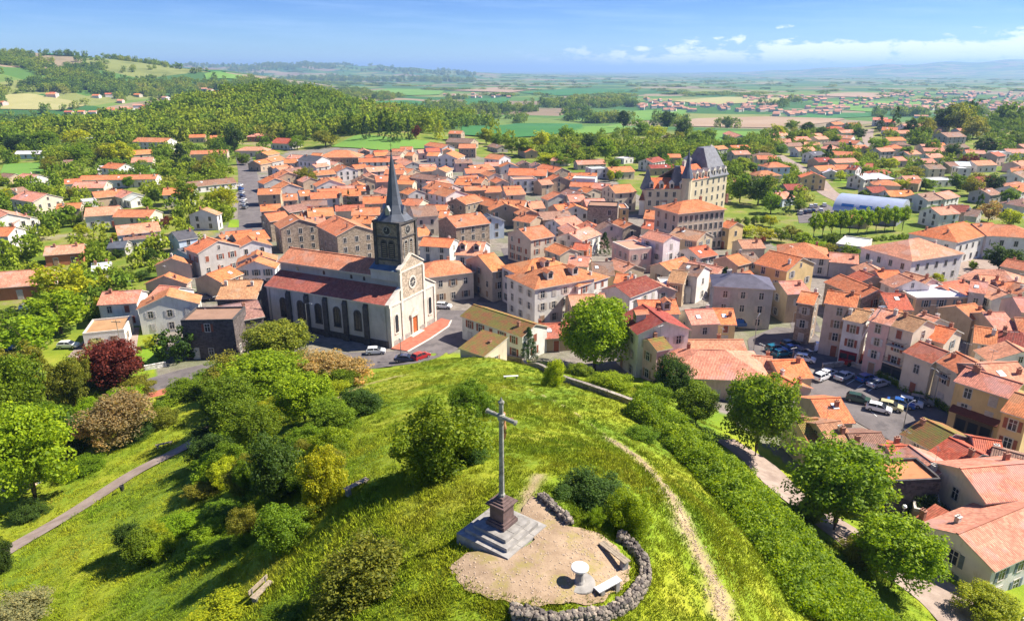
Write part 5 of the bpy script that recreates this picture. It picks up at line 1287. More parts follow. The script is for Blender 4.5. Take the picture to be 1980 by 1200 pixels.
def stone_wall(label, width, height, size, world_pts, rows, name='dry_stone_wall', sink=0.08, parts=280):
    """a wall of separate stones on a rough core; the stones one can pick out are parts, the rest one mass"""
    pts = world_pts
    root = empty(name, (pts[0].x, pts[0].y, hz(pts[0].x, pts[0].y)), 0, label, 'wall')
    o3 = root.location.copy(); S = []
    for a, b in zip(pts[:-1], pts[1:]):
        L = (b - a).length; n = max(1, round(L / size)); d = (b - a) / L; nrm = Vector((-d.y, d.x)); ang = math.atan2(d.y, d.x)
        xs = np.array([a.x + d.x * L * (i + 0.5) / n for i in range(n)]); ys = np.array([a.y + d.y * L * (i + 0.5) / n for i in range(n)]); zs = H(xs, ys)
        nw = max(2, round(width / size))
        for i in range(n):
            hh = height * (1 + 0.12 * math.sin(xs[i] * 2.3) + random.uniform(-0.06, 0.06))
            for r in range(rows):
                for q in range(nw):
                    if 0 < q < nw - 1 and r < rows - 1: continue
                    f = (q + 0.5) / nw - 0.5
                    p = Vector((xs[i], ys[i], 0)) + Vector((nrm.x, nrm.y, 0)) * (f * width * (1 - 0.15 * r / rows) + random.uniform(-0.03, 0.03)) + Vector((d.x, d.y, 0)) * size * random.uniform(-0.25, 0.25)
                    p.z = zs[i] + hh * (r + 0.5) / rows - sink + random.uniform(-0.04, 0.04)
                    k = size * random.uniform(0.75, 1.6)
                    S.append((p - o3, (random.uniform(-0.4, 0.4), random.uniform(-0.4, 0.4), ang + random.uniform(-0.7, 0.7)), (k * 1.15, k, height / rows * random.uniform(0.9, 1.55)), r))
    S.sort(key=lambda s_: -(s_[3] * 10 + s_[2][0] * s_[2][1]))
    for p, rot, sc_, r in S[:parts]:
        s_ = obj('stone', random.choice(STM), root, p); s_.rotation_euler = rot; s_.scale = sc_
    if len(S) > parts:
        from mathutils import Euler
        V = []; F = []
        for p, rot, sc_, r in S[parts:]:
            me = random.choice(STM); mt = Matrix.Translation(p) @ Euler(rot).to_matrix().to_4x4() @ Matrix.Diagonal((*sc_, 1)); b0 = len(V)
            V.extend([tuple(mt @ v.co) for v in me.vertices]); F.extend([tuple(b0 + i for i in pl.vertices) for pl in me.polygons])
        me = bpy.data.meshes.new('lower_stones'); me.from_pydata(V, [], F); me.materials.append(M['basalt']); obj('lower_stones', me, root)['kind'] = 'stuff'
    mb = MB()
    for a, b in zip(pts[:-1], pts[1:]):
        d = (b - a).normalized(); nrm = Vector((-d.y, d.x)) * width * 0.36; za, zb = hz(a.x, a.y), hz(b.x, b.y)
        lo = [(a - nrm, za), (b - nrm, zb), (b + nrm, zb), (a + nrm, za)]
        A_ = [Vector((p.x, p.y, z - 0.4)) - o3 for p, z in lo]; B_ = [Vector((p.x, p.y, z + height * 0.75 - sink)) - o3 for p, z in lo]
        mb.face(B_)
        for i in range(4): mb.face([A_[i], A_[(i + 1) % 4], B_[(i + 1) % 4], B_[i]])
    mb.build('wall_core', M['darkstone'], root)
def resample(px, n):
    P = [gpt(*p).xy for p in px]; out = []
    for i in range(len(P) - 1):
        p0_, p1_, p2_, p3_ = P[max(i - 1, 0)], P[i], P[i + 1], P[min(i + 2, len(P) - 1)]
        for k in range(n):
            t = k / n; out.append(0.5 * ((2 * p1_) + (p2_ - p0_) * t + (2 * p0_ - 5 * p1_ + 4 * p2_ - p3_) * t * t + (3 * p1_ - p0_ - 3 * p2_ + p3_) * t ** 3))
    out.append(P[-1]); return out
stone_wall('curved dry stone wall of dark basalt edging the gravel terrace', 0.62, 0.62, 0.20, resample([(990,1196),(1060,1206),(1150,1198),(1215,1168),(1246,1125),(1240,1085),(1215,1058),(1195,1042)], 3), 4)
stone_wall('short straight dry stone wall beside the wayside cross', 0.5, 0.5, 0.19, resample([(1045,962),(1072,986),(1102,1016)], 3), 3, parts=120)
stone_wall('low dry stone wall end at the lower edge of the terrace', 0.5, 0.4, 0.20, resample([(985,1180),(1020,1186),(1050,1190)], 2), 2, parts=60)
# boundary wall of the meadow
def masonry_wall(label, px, height, width=0.5, col=(0.22, 0.19, 0.16), below=2.5, name='stone_wall', pts=None):
    P = pts or [gpt(*p).xy for p in px]
    mb = MB(); o3 = Vector((P[0].x, P[0].y, hz(P[0].x, P[0].y)))
    tp_ = MB()
    for a, b in zip(P[:-1], P[1:]):
        n = max(1, int((b - a).length / 4))
        for k in range(n):
            a2, b2 = a.lerp(b, k / n), a.lerp(b, (k + 1) / n); d = (b2 - a2).normalized(); nr = Vector((-d.y, d.x)) * width / 2
            za, zb = hz(a2.x, a2.y), hz(b2.x, b2.y)
            lo = [(a2 - nr, za), (b2 - nr, zb), (b2 + nr, zb), (a2 + nr, za)]
            A_ = [Vector((p.x, p.y, z - below)) - o3 for p, z in lo]; B_ = [Vector((p.x, p.y, z + height)) - o3 for p, z in lo]
            mb.face(B_)
            for i in range(4): mb.face([A_[i], A_[(i + 1) % 4], B_[(i + 1) % 4], B_[i]])
            lo = [(a2 - nr * 1.25, za), (b2 - nr * 1.25, zb), (b2 + nr * 1.25, zb), (a2 + nr * 1.25, za)]
            A_ = [Vector((p.x, p.y, z + height + 0.004)) - o3 for p, z in lo]; B_ = [Vector((p.x, p.y, z + height + 0.12)) - o3 for p, z in lo]
            tp_.face(B_); tp_.face(A_[::-1])
            for i in range(4): tp_.face([A_[i], A_[(i + 1) % 4], B_[(i + 1) % 4], B_[i]])
    root = empty(name, o3, 0, label, 'wall')
    mb.build('wall_face', M['stone'], root).color = tuple(col) + (1,)
    tp_.build('coping', M['stone'], root).color = tuple(x * 1.25 for x in col) + (1,)
    return root
masonry_wall('grey stone retaining wall around the top of the meadow below the mossy house', [(905,682),(955,692),(1010,700),(1045,714),(1075,732)], 0.9)
masonry_wall('dark stone wall running down the meadow beside the big chestnut tree', [(1085,736),(1130,752),(1175,768),(1222,785)], 0.9)
masonry_wall('pale low wall along the upper side of the car park', [(1590,712),(1640,706),(1690,722),(1760,757),(1840,797),(1918,838)], 0.9, 0.4, (0.42, 0.37, 0.30))
masonry_wall('white garden wall in front of the small lawn by the road', [(280,716),(322,708)], 0.9, 0.25, (0.62, 0.6, 0.56))
# benches
def bench(label, px, ang, mat, L=1.7, back=False, stonelegs=True):
    p = gpt(*px); r = empty('bench', p, ang, label, 'bench')
    for k in range(3): piece(lambda mb: mb.box(-L / 2, L / 2, -0.21 + 0.145 * k, -0.08 + 0.145 * k, 0.42, 0.48), 'seat_plank', M[mat], r)
    for s in (-1, 1): piece(lambda mb: mb.box(-0.12, 0.12, -0.2, 0.2, -0.2, 0.42), 'leg', M['greystone'], r, (s * (L / 2 - 0.25), 0, 0))
    if back:
        for k in range(2): piece(lambda mb: mb.box(-L / 2, L / 2, 0.235, 0.28, 0.6 + 0.18 * k, 0.73 + 0.18 * k), 'back_plank', M[mat], r)
        for s in (-1, 1): piece(lambda mb: mb.box(-0.04, 0.04, 0.2, 0.234, -0.1, 0.9), 'back_post', M['metal'], r, (s * (L / 2 - 0.25), 0, 0))
    return r
bench('pale bench facing the bushes left of the cross', (690, 945), math.radians(48), 'timber', 2.0, False)
bench('timber bench in the grass at the lower edge of the picture', (508, 1150), math.radians(68), 'timber', 1.7, True)
bench('dark bench on the slope above the footpath', (318, 862), math.radians(30), 'timber', 2.2)
bench('white bench at the far end of the meadow by the wall', (988, 732), math.radians(6), 'whitestone', 2.2)
bench('long timber bench against the curved stone wall', (1187, 1080), math.radians(-55), 'timber', 2.0)
bench('pale stone bench beside the orientation table', (1175, 1143), math.radians(35), 'whitestone', 1.5)
bp = gpt(237, 950)
bn = empty('litter_bin', bp, 0, 'small dark litter bin beside the footpath', 'bin')
piece(lambda mb: mb.lathe([(0.2, 0.15), (0.26, 0.8), (0.28, 0.82), (0.24, 0.82), (0.2, 0.7)], 12), 'bin_body', M['black'], bn)
piece(lambda mb: mb.tube([(0, 0.28, -0.2), (0, 0.28, 1.0)], 0.035), 'post', M['metal'], bn)
# ---------------------------------------------------------------- trees
def leaf_mesh(name, centers, radii, per, leaf, mat, rng, flat=0.0, droop=0.0):
    """many small leaf faces round clump centres"""
    n = len(centers) * per
    C = np.repeat(np.asarray(centers, float), per, 0); R = np.repeat(np.asarray(radii, float), per)
    d = rng.normal(size=(n, 3)); d /= np.linalg.norm(d, axis=1)[:, None]
    rr = R * rng.uniform(0.45, 1.05, n) ** 0.7
    P = C + d * rr[:, None] * np.array([1, 1, 1 - flat])
    P[:, 2] -= droop * rng.uniform(0, 1, n) * R
    nrm = d * 0.7 + rng.normal(size=(n, 3)) * 0.55 + np.array([0, 0, 0.35]); nrm /= np.linalg.norm(nrm, axis=1)[:, None]
    t = np.cross(nrm, rng.normal(size=(n, 3))); t /= np.linalg.norm(t, axis=1)[:, None] + 1e-9
    b = np.cross(nrm, t)
    s = leaf * rng.uniform(0.65, 1.35, n)[:, None]
    V = np.stack([P - t * s, P - b * s * 0.62 + nrm * s * 0.12, P + t * s, P + b * s * 0.62 + nrm * s * 0.12], 1).reshape(-1, 3)
    me = bpy.data.meshes.new(name)
    me.vertices.add(len(V)); me.vertices.foreach_set('co', V.ravel())
    me.loops.add(4 * n); me.loops.foreach_set('vertex_index', np.arange(4 * n, dtype=np.int32))
    me.polygons.add(n); me.polygons.foreach_set('loop_start', np.arange(0, 4 * n, 4, dtype=np.int32)); me.polygons.foreach_set('loop_total', np.full(n, 4, np.int32))
    me.update(calc_edges=True); me.materials.append(mat)
    return me
def crown_centers(kind, n, rng):
    c = []; r = []
    if kind in ('round', 'broad', 'bush'):
        lob = [(rng.normal(size=3) * (0.13 if kind == 'round' else 0.25)) for _ in range(5)]
        while len(c) < n:
            p = rng.normal(size=3); p /= np.linalg.norm(p)
            k = rng.uniform(0.5, 1.0) ** 0.6 * (1 + rng.normal() * (0.04 if kind == 'round' else 0.13))
            q = p * k * 0.41 + lob[rng.integers(5)] * 0.6
            z = 0.5 + q[2]
            if kind == 'bush': z = max(0.06, 0.44 + q[2] * 1.05)
            c.append((q[0], q[1], z)); r.append(rng.uniform(0.085, 0.15))
        q = np.array(c); m_ = np.abs(q[:, :2] - q[:, :2].mean(0)).max(); q[:, :2] = (q[:, :2] - q[:, :2].mean(0)) * ((0.46 if kind == 'round' else 0.54) / m_)
        q[:, 2] = 0.07 + (q[:, 2] - q[:, 2].min()) / (q[:, 2].max() - q[:, 2].min()) * 0.84
        c = [tuple(p) for p in q]
    elif kind == 'conifer':
        while len(c) < n:
            z = rng.uniform(0.0, 1.0); R = 0.44 * (1 - z) ** 0.85 + 0.02; a = rng.uniform(0, 6.28); k = rng.uniform(0.35, 1.0) ** 0.5 * R * (1 + 0.18 * math.sin(a * 5 + z * 22))
            c.append((k * math.cos(a), k * math.sin(a), z * 0.96 + 0.02)); r.append(0.05 + 0.05 * (1 - z))
    elif kind == 'column':
        while len(c) < n:
            z = rng.uniform(0, 1); R = 0.42 * math.sin(math.pi * min(1, z * 0.85 + 0.14)) ** 0.7; a = rng.uniform(0, 6.28); k = rng.uniform(0.3, 1) ** 0.5 * R
            c.append((k * math.cos(a), k * math.sin(a), z)); r.append(0.07)
    return c, r
def trunk_mesh(seed, kind, top=0.7):
    r = random.Random(seed); mb = MB()
    j = lambda a: r.uniform(-a, a)
    mb.tube([(0, 0, -0.06), (j(.01), j(.01), 0.12), (j(.03), j(.03), 0.32), (j(.04), j(.04), top)], [0.040, 0.030, 0.022, 0.006], 7)
    if kind in ('round', 'broad', 'bush'):
        for k in range(7):
            a = k * 0.9 + j(.3); z = r.uniform(0.16, 0.42); L = r.uniform(0.25, 0.40)
            mb.tube([(0, 0, z), (math.cos(a) * L * 0.5, math.sin(a) * L * 0.5, z + 0.14), (math.cos(a) * L, math.sin(a) * L, z + r.uniform(0.22, 0.34))], [0.016, 0.010, 0.003], 5)
    return mb.mesh('trunk', M['bark'], weld=True)
PROTO = {}
def protos():
    rng = np.random.default_rng(11)
    for kind, tiers in {'round': (('hero', 190, 120, 0.0185, 2), ('mid', 70, 52, 0.033, 3)), 'broad': (('hero', 180, 120, 0.0185, 3), ('mid', 62, 50, 0.033, 3)),
                        'bush': (('hero', 170, 120, 0.0185, 3), ('mid', 46, 48, 0.036, 2)), 'conifer': (('hero', 170, 45, 0.016, 1), ('mid', 80, 26, 0.028, 2)), 'column': (('mid', 60, 30, 0.035, 1),)}.items():
        for tier, n, per, leaf, cnt in tiers:
            L = []
            for k in range(cnt):
                c, r = crown_centers(kind, n, rng)
                L.append((leaf_mesh('crown', c, r, per, leaf, M['leaf'], rng, flat=0.45 if kind == 'conifer' else 0.1, droop=0.3 if kind == 'conifer' else 0.0), trunk_mesh(k * 7 + n, kind)))
            PROTO[(kind, tier)] = L
    PROTO[('column', 'hero')] = PROTO[('column', 'mid')]
protos()
TCOL = {'g': (0.16, 0.25, 0.012), 'y': (0.36, 0.40, 0.014), 'd': (0.065, 0.12, 0.016), 'o': (0.23, 0.24, 0.026), 'p': (0.15, 0.036, 0.022), 'k': (0.36, 0.27, 0.12), 'c': (0.045, 0.085, 0.026), 'b': (0.24, 0.36, 0.010), 'w': (0.34, 0.34, 0.16), 'h': (0.20, 0.30, 0.012)}
TREES = []
def put_tree(x, y, z, W, Ht, kind, col, tier, name, label, cat, group=None, trunk=0.12):
    cr, tr = random.choice(PROTO[(kind, tier)])
    root = empty(name, (x, y, z), random.uniform(0, 6.28), label, cat, group)
    lift = Ht * trunk
    cc = jit(TCOL[col], 0.14)
    if label is not None or tier == 'hero' or True:
        t = obj('trunk', tr, root, (0, 0, 0), scale=(W * 0.9, W * 0.9, Ht))
    obj('crown' if cat != 'shrub' else 'foliage', cr, root, (0, 0, lift), color=cc, scale=(W * random.uniform(0.9, 1.1), W * random.uniform(0.9, 1.1), (Ht - lift) * random.uniform(0.95, 1.05)))
    TREES.append(dict(x=x, y=y, r=W / 2, o=root, kind=kind, col=col, name=name, W=W, H=Ht, cat=cat))
    return root
def tree_px(u, vb, wpx, hpx, kind, col, label=None, name=None, cat='tree', tier=None, trunk=None, group=None):
    p = gpt(u, vb); dv = (p - Vector((0, 0, CAMZ))); sl = dv.length; phi = math.asin(min(1, -dv.z / sl)); m = sl / math.hypot(FPX, math.hypot(u - 990, vb - 600)) 
    m = sl / FPX * math.cos(math.atan(math.hypot(u - 990, vb - 600) / FPX))
    p = gpt(u, vb - 0.30 * wpx * math.sin(phi))
    W = wpx * m; hm = hpx * m
    Ht = math.sqrt(max(hm * hm - (W * math.sin(phi)) ** 2 * 0.8, (0.55 * hm) ** 2)) / math.cos(phi)
    if tier is None: tier = 'hero' if sl < 150 else 'mid'
    if trunk is None: trunk = {'bush': 0.0, 'conifer': 0.06, 'column': 0.04}.get(kind, 0.16)
    if name is None: name = {'bush': 'shrub', 'conifer': 'conifer_tree', 'column': 'cypress_tree'}.get(kind, 'broadleaf_tree')
    if kind == 'bush' and cat == 'tree': cat = 'shrub'
    return put_tree(p.x, p.y, p.z - 0.1, W, Ht, kind, col, tier, name, label, cat, group, trunk)
# named trees of the foreground
for a in [
 (1150,737,166,166,'round','b','great round chestnut tree above the meadow wall'),
 (1022,702,52,70,'conifer','c','small dark fir in front of the mossy-roofed house'),
 (1395,602,58,80,'conifer','c','tall dark fir beside the grey building on the square'),
 (1168,494,30,44,'conifer','c','slim dark fir in a garden in the middle of the town'),
 (1460,902,140,168,'broad','g','large dark green tree over the lane at the end of the hedge'),
 (1345,832,92,92,'round','g','round mid-green tree between the hedge and the salmon roof'),
 (1305,772,86,78,'bush','d','dark yew-like bush below the house right of the chestnut'),
 (1262,795,72,58,'bush','b','bright green bush at the upper end of the hedge'),
 (1180,762,90,50,'bush','b','spreading light bush at the foot of the great chestnut'),
 (1070,752,44,60,'bush','y','small yellow-green shrub at the bend of the meadow wall'),
 (1612,1058,200,192,'broad','g','big spreading green tree between the lane and the stone wall'),
 (1722,1165,165,158,'broad','b','loose bright tree beside the lane near the white house'),
 (1772,1015,74,66,'bush','d','dark shrub below the stone wall at the cream house'),
 (1905,1215,110,80,'broad','y','yellow-green tree at the lower right corner'),
 (70,995,180,205,'broad','b','flowering chestnut tree covering the house at the left edge'),
 (238,878,115,112,'broad','k','bare-looking olive brown tree above the footpath bench'),
 (228,772,112,110,'broad','p','dark purple-leaved tree beside the road bend'),
 (100,812,90,140,'conifer','o','olive larch tree among the trees left of the purple tree'),
 (20,880,130,180,'broad','g','tall green tree at the left edge behind the chestnut'),
 (150,800,70,110,'broad','o','thin olive tree in front of the walled yard'),
 (60,700,120,92,'round','b','round bright tree in front of the walled yard'),
 (118,655,110,90,'round','b','round light green tree left of the small blue-white house'),
 (135,605,115,90,'broad','y','yellow-green willow above the round trees'),
 (22,640,50,46,'bush','g','small green bush at the left edge by the salmon roof'),
 (212,620,42,48,'broad','y','small yellow-green tree before the arched white house'),
 (342,705,60,70,'bush','d','dark shrub between the white gabled house and the stone barn'),
 (300,672,34,26,'bush','y','small clipped shrub on the lawn by the white gabled house'),
 (540,722,138,96,'broad','o','olive tree in front of the church apse'),
 (640,768,132,86,'broad','k','pinkish blossoming tree below the church wall'),
 (520,800,160,120,'broad','b','bright green tree on the slope left of the meadow'),
 (590,835,130,110,'broad','b','light green tree in the thicket under the blossoming tree'),
 (450,850,120,110,'broad','g','green tree at the upper end of the footpath'),
 (410,905,90,70,'bush','d','dark shrub where the footpath meets the thicket'),
 (545,980,115,128,'bush','d','dark dense yew-like bush in the thicket'),
 (628,985,98,110,'bush','y','yellow-green bush right of the dark bush in the thicket'),
 (555,1075,120,98,'bush','g','round green bush on the lower slope with a long shadow'),
 (700,812,92,66,'bush','d','dark green bush on the meadow below the church'),
 (650,845,90,64,'bush','g','green bush between the thicket and the meadow'),
 (850,938,168,158,'bush','g','large green bush in the middle of the meadow'),
 (912,815,92,76,'bush','g','round bush behind the cross on the meadow'),
 (905,905,80,56,'bush','d','low dark bush at the right of the large meadow bush'),
 (1140,985,135,72,'bush','d','broad dark bush behind the short stone wall'),
 (1215,1042,84,92,'bush','b','light green bush growing over the curved stone wall'),
 (1152,1022,34,40,'bush','b','small green bush beside the short stone wall'),
 (700,1178,182,140,'bush','o','big olive bush at the lower edge of the meadow'),
 (290,1092,84,66,'bush','g','green bush on the lower slope near the footpath'),
 (355,1035,90,50,'bush','b','low light shrub above the footpath slope'),
 (440,1020,100,56,'bush','g','low green shrub left of the dark thicket bush'),
 (400,965,80,44,'bush','o','low olive shrub below the footpath end'),
 (480,1060,50,34,'bush','g','small shrub left of the round bush with the long shadow'),
 (8,1110,40,70,'bush','d','dark narrow bush at the left edge by the footpath'),
 (40,1215,110,70,'bush','w','pale flowering shrub at the lower left corner'),
 (440,1225,130,60,'bush','y','yellow-green shrub at the lower edge left of the timber bench'),
 (560,1235,120,50,'bush','g','green shrub at the lower edge under the timber bench'),
 (430,745,90,44,'bush','g','rough hedge bush along the road below the stone barn'),
 (370,775,80,44,'bush','g','green shrub along the road above the path slope'),
 (60,1010,60,40,'bush','d','dark shrub under the flowering chestnut'),
 (265,860,60,50,'bush','d','dark shrub at the foot of the olive brown tree'),
 (470,780,110,90,'broad','o','olive tree between the road hedge and the bright tree'),
 (560,760,110,80,'broad','o','olive tree behind the bright tree on the slope'),
 (640,900,90,80,'bush','b','light bush at the lower right of the thicket'),
 (500,890,110,100,'broad','g','green tree in the heart of the thicket'),
 (470,960,70,60,'bush','o','olive shrub left of the dark yew-like bush'),
 (600,1010,60,44,'bush','g','low green shrub below the yellow-green thicket bush'),
 (120,900,120,110,'bush','d','dark shrubbery behind the flowering chestnut'),
 (40,760,100,90,'broad','o','olive tree under the round trees at the left'),
 (160,870,90,70,'bush','g','green shrubbery below the purple tree'),
 (320,830,60,46,'bush','o','small olive shrub above the dark bench'),
 (1240,860,60,40,'bush','g','green shrub at the meadow side of the hedge top'),
 (1290,745,60,40,'bush','y','yellow-green shrub below the house right of the chestnut'),
 (1120,735,60,40,'bush','g','shrub left of the great chestnut trunk'),
 (1660,1100,80,60,'bush','o','rough olive shrub on the bank below the spreading tree'),
 (1560,1010,60,50,'bush','g','green shrub beside the lane above the hedge'),
 (190,720,50,60,'broad','w','silvery small tree in front of the purple tree')]:
    tree_px(*a[:6], label=a[6])
# the tangle of shrubs that fills the slope left of the meadow and the garden at the left edge
for (u0, u1, v0, v1, n) in ((400, 660, 760, 1010, 26), (0, 300, 760, 960, 16), (240, 480, 1000, 1110, 7)):
    for _ in range(n):
        u, v = random.uniform(u0, u1), random.uniform(v0, v1)
        if u0 == 0 and v > 980 - u * 0.32: continue
        if u0 == 400 and v > 1010 - (u - 400) * 0.1: continue
        tree_px(u, v, random.uniform(46, 92), random.uniform(36, 70), random.choice(['bush', 'bush', 'broad']), random.choice('ggbboyd'))
# trees among the houses: base pixel, width, height, kind, colour
MT = '''365 412 66 58 round g|432 416 62 54 broad y|354 342 58 64 conifer c|402 348 42 46 broad o|592 362 46 38 round o|160 322 46 44 round g|232 322 60 46 round y|205 315 40 36 broad o|275 345 40 34 broad g|100 335 40 30 broad o
40 300 60 40 round d|90 290 60 36 round g|150 285 60 34 broad y|20 270 60 34 round y|235 285 50 30 broad o|455 300 34 62 broad d|430 290 36 28 broad g|470 320 30 24 broad g|575 290 30 26 broad g|630 285 50 30 broad o
708 270 22 44 conifer c|735 265 16 26 conifer c|750 272 20 40 conifer d|768 275 26 36 conifer d|790 272 22 40 conifer c|805 270 18 26 broad p|850 270 26 34 conifer y|940 280 34 30 round y|960 285 30 26 round g|990 300 40 36 broad g|1015 305 44 38 round b|1045 295 44 40 round y|1075 300 40 34 broad g|1095 280 40 36 round g
1110 310 36 32 broad o|1140 300 44 40 round d|1170 312 44 42 round b|1185 330 30 26 broad g|1060 320 50 26 broad y|1090 322 40 24 broad g|1205 250 34 34 round d|1240 262 40 30 broad g|1290 250 40 34 round d|1320 265 36 34 round d|1345 285 40 30 round g|1300 285 44 28 broad o|1370 275 34 26 round g|1180 352 20 22 round y|1195 350 18 20 broad g|1270 270 40 26 broad y
676 408 10 40 column d|975 430 30 20 round d|1000 436 30 26 round b|1190 478 34 30 round d|1205 470 26 22 round d|1140 440 12 24 column o|1390 465 22 30 conifer y|1345 480 20 26 broad y|600 478 20 20 bush d|720 490 24 16 bush y
1430 395 50 56 round g|1465 400 56 62 broad d|1440 375 40 34 round g|1490 415 40 44 round g|1500 385 26 24 round b|1525 415 36 46 conifer c|1435 330 40 24 round y|1455 340 34 26 round g|1475 310 44 26 broad o|1500 270 34 30 round y|1528 282 20 26 round g|1500 340 36 20 round y|1545 410 30 24 round g
1425 440 18 20 round g|1442 440 18 20 round g|1458 438 18 20 round g|1475 436 18 20 round g|1490 440 24 24 broad y|1440 462 40 28 broad y|1480 470 44 30 broad y|1465 480 24 24 broad p|1510 470 30 28 broad g|1530 460 34 24 broad o|1550 478 40 30 round b|1580 490 36 24 broad b|1610 480 40 30 round g|1600 500 44 30 broad o
1640 510 44 36 round g|1660 525 26 24 round y|1930 530 60 58 round d|1968 540 60 54 round d|1880 522 20 18 round b|1822 530 44 34 round g|1810 555 30 26 round y|1720 530 30 22 round g|1695 525 22 20 round y|1780 530 26 18 broad g
1640 430 26 20 round g|1655 425 26 22 broad o|1660 340 34 28 round b|1690 300 30 34 broad g|1730 250 24 44 conifer d|1700 255 22 30 conifer c|1760 262 30 30 round d|1790 270 34 40 broad o|1820 260 44 56 round d|1850 262 56 60 broad o|1880 270 50 44 broad o|1900 300 40 36 round d|1935 300 50 40 broad g|1960 290 44 36 round g
1800 300 30 30 round g|1840 310 34 34 round d|1870 330 34 30 broad p|1895 330 30 24 round g|1750 310 34 26 round g|1720 330 30 24 round y|1760 350 44 26 broad o|1690 345 30 22 round b|1740 370 34 24 broad y|1790 370 40 26 round g|1850 370 44 34 round g|1880 380 44 44 broad o|1920 370 44 34 round d|1950 400 44 36 round g|1970 360 40 30 broad o|1890 420 24 44 column d
1910 430 40 40 broad k|1950 440 44 34 round y|1975 420 34 30 round g|1830 400 34 26 round b|1800 420 34 24 broad g|1770 400 30 22 round g|1860 450 40 22 broad y|1930 470 40 26 broad g|1640 300 24 26 conifer c|1615 285 26 26 round g|1590 270 34 24 round d|1560 262 34 24 round d|1530 255 30 22 round g|1660 270 26 22 round d|1600 320 30 40 conifer c|1570 300 34 24 broad g|1545 290 30 22 broad o
1625 350 26 20 broad y|1575 365 24 22 round b|1560 350 22 18 round g|1670 390 28 24 round g|1710 400 26 22 round d|1740 410 30 22 broad g|1510 300 24 20 round g|1485 285 24 18 broad g|1655 315 28 22 round y|1705 290 26 22 round b
85 415 30 26 round g|140 440 30 26 broad g|160 460 34 26 round y|25 470 40 30 round g|110 400 30 24 round o|190 500 50 34 round g|230 500 30 20 round d|40 510 50 30 broad g|15 395 30 30 broad y|300 490 40 26 round d|290 515 34 34 round d|275 545 26 22 broad d|225 470 22 20 round y|320 440 26 20 broad p|300 430 34 30 round g|285 405 24 24 round b|135 388 40 26 broad o|165 420 30 20 broad g|225 390 34 26 broad p|335 475 22 24 round y|60 545 34 30 broad d|75 560 30 26 round d|300 395 22 30 round d|250 365 30 24 round g|350 470 30 20 round g'''
cnt = {}
for row in MT.replace('\n', '|').split('|'):
    r = row.split(); tree_px(float(r[0]), float(r[1]), float(r[2]), float(r[3]), r[4], r[5])
# avenue of clipped planes in front of the sports hall
av = [gpt(1572 + k * 17.2, 462 - k * 1.6) for k in range(11)]
for p in av: put_tree(p.x, p.y, p.z, 5.2, 9.5, 'round', 'b', 'mid', 'plane_tree', None, 'tree', 'avenue of plane trees before the sports hall', 0.36)

# hedge on the bank
def make_hedge(label, px, wd, hgt, n, col, leaf, name='hedge'):
    pts = resample(px, 14); rng = np.random.default_rng(5)
    c = []; r = []
    for i in range(n):
        t = rng.uniform(0, len(pts) - 1.001); k = int(t); p = pts[k].lerp(pts[k + 1], t - k); d = (pts[k + 1] - pts[k]).normalized(); nr = Vector((-d.y, d.x))
        f = t / (len(pts) - 1); w_ = wd[0] + (wd[1] - wd[0]) * f; s = rng.uniform(-1, 1)
        hh = hgt * (1 - s * s) ** 0.5 * (0.75 + 0.45 * math.sin(t * 2.1) * math.sin(s * 3 + t)) + rng.uniform(-0.3, 0.2)
        c.append((p.x + nr.x * s * w_ / 2, p.y + nr.y * s * w_ / 2, hh * rng.uniform(0.55, 1.0))); r.append(rng.uniform(0.45, 0.8))
    c = np.array(c); c[:, 2] += H(c[:, 0], c[:, 1])
    o3 = Vector((pts[0].x, pts[0].y, hz(pts[0].x, pts[0].y)))
    me = leaf_mesh('foliage', c - np.array(o3), r, 60, leaf, M['leaf'], rng)
    root = empty(name, o3, 0, label, 'hedge'); obj('foliage', me, root, color=TCOL[col])
make_hedge('wide overgrown hedge covering the steep bank beside the lane', [(1232,802),(1300,848),(1378,915),(1462,1000),(1545,1095),(1625,1190),(1690,1270)], (6.0, 17.0), 3.4, 4200, 'h', 0.115)
make_hedge('clipped green hedge along the upper wall of the car park', [(1700,728),(1760,760),(1840,800),(1915,842)], (1.0, 1.0), 1.2, 200, 'g', 0.12)
make_hedge('rough hedge between the road and the grassy slope', [(440,725),(395,748),(350,772),(300,800)], (2.0, 2.5), 1.8, 160, 'g', 0.13)
make_hedge('green hedge in front of the villas behind the plane trees', [(1575,470),(1640,468),(1740,462),(1790,455)], (2.0, 2.0), 1.6, 150, 'g', 0.2)
make_hedge('clipped garden hedge beside the brick bungalow', [(165,505),(190,508),(222,502)], (1.2, 1.2), 1.5, 70, 'g', 0.16)

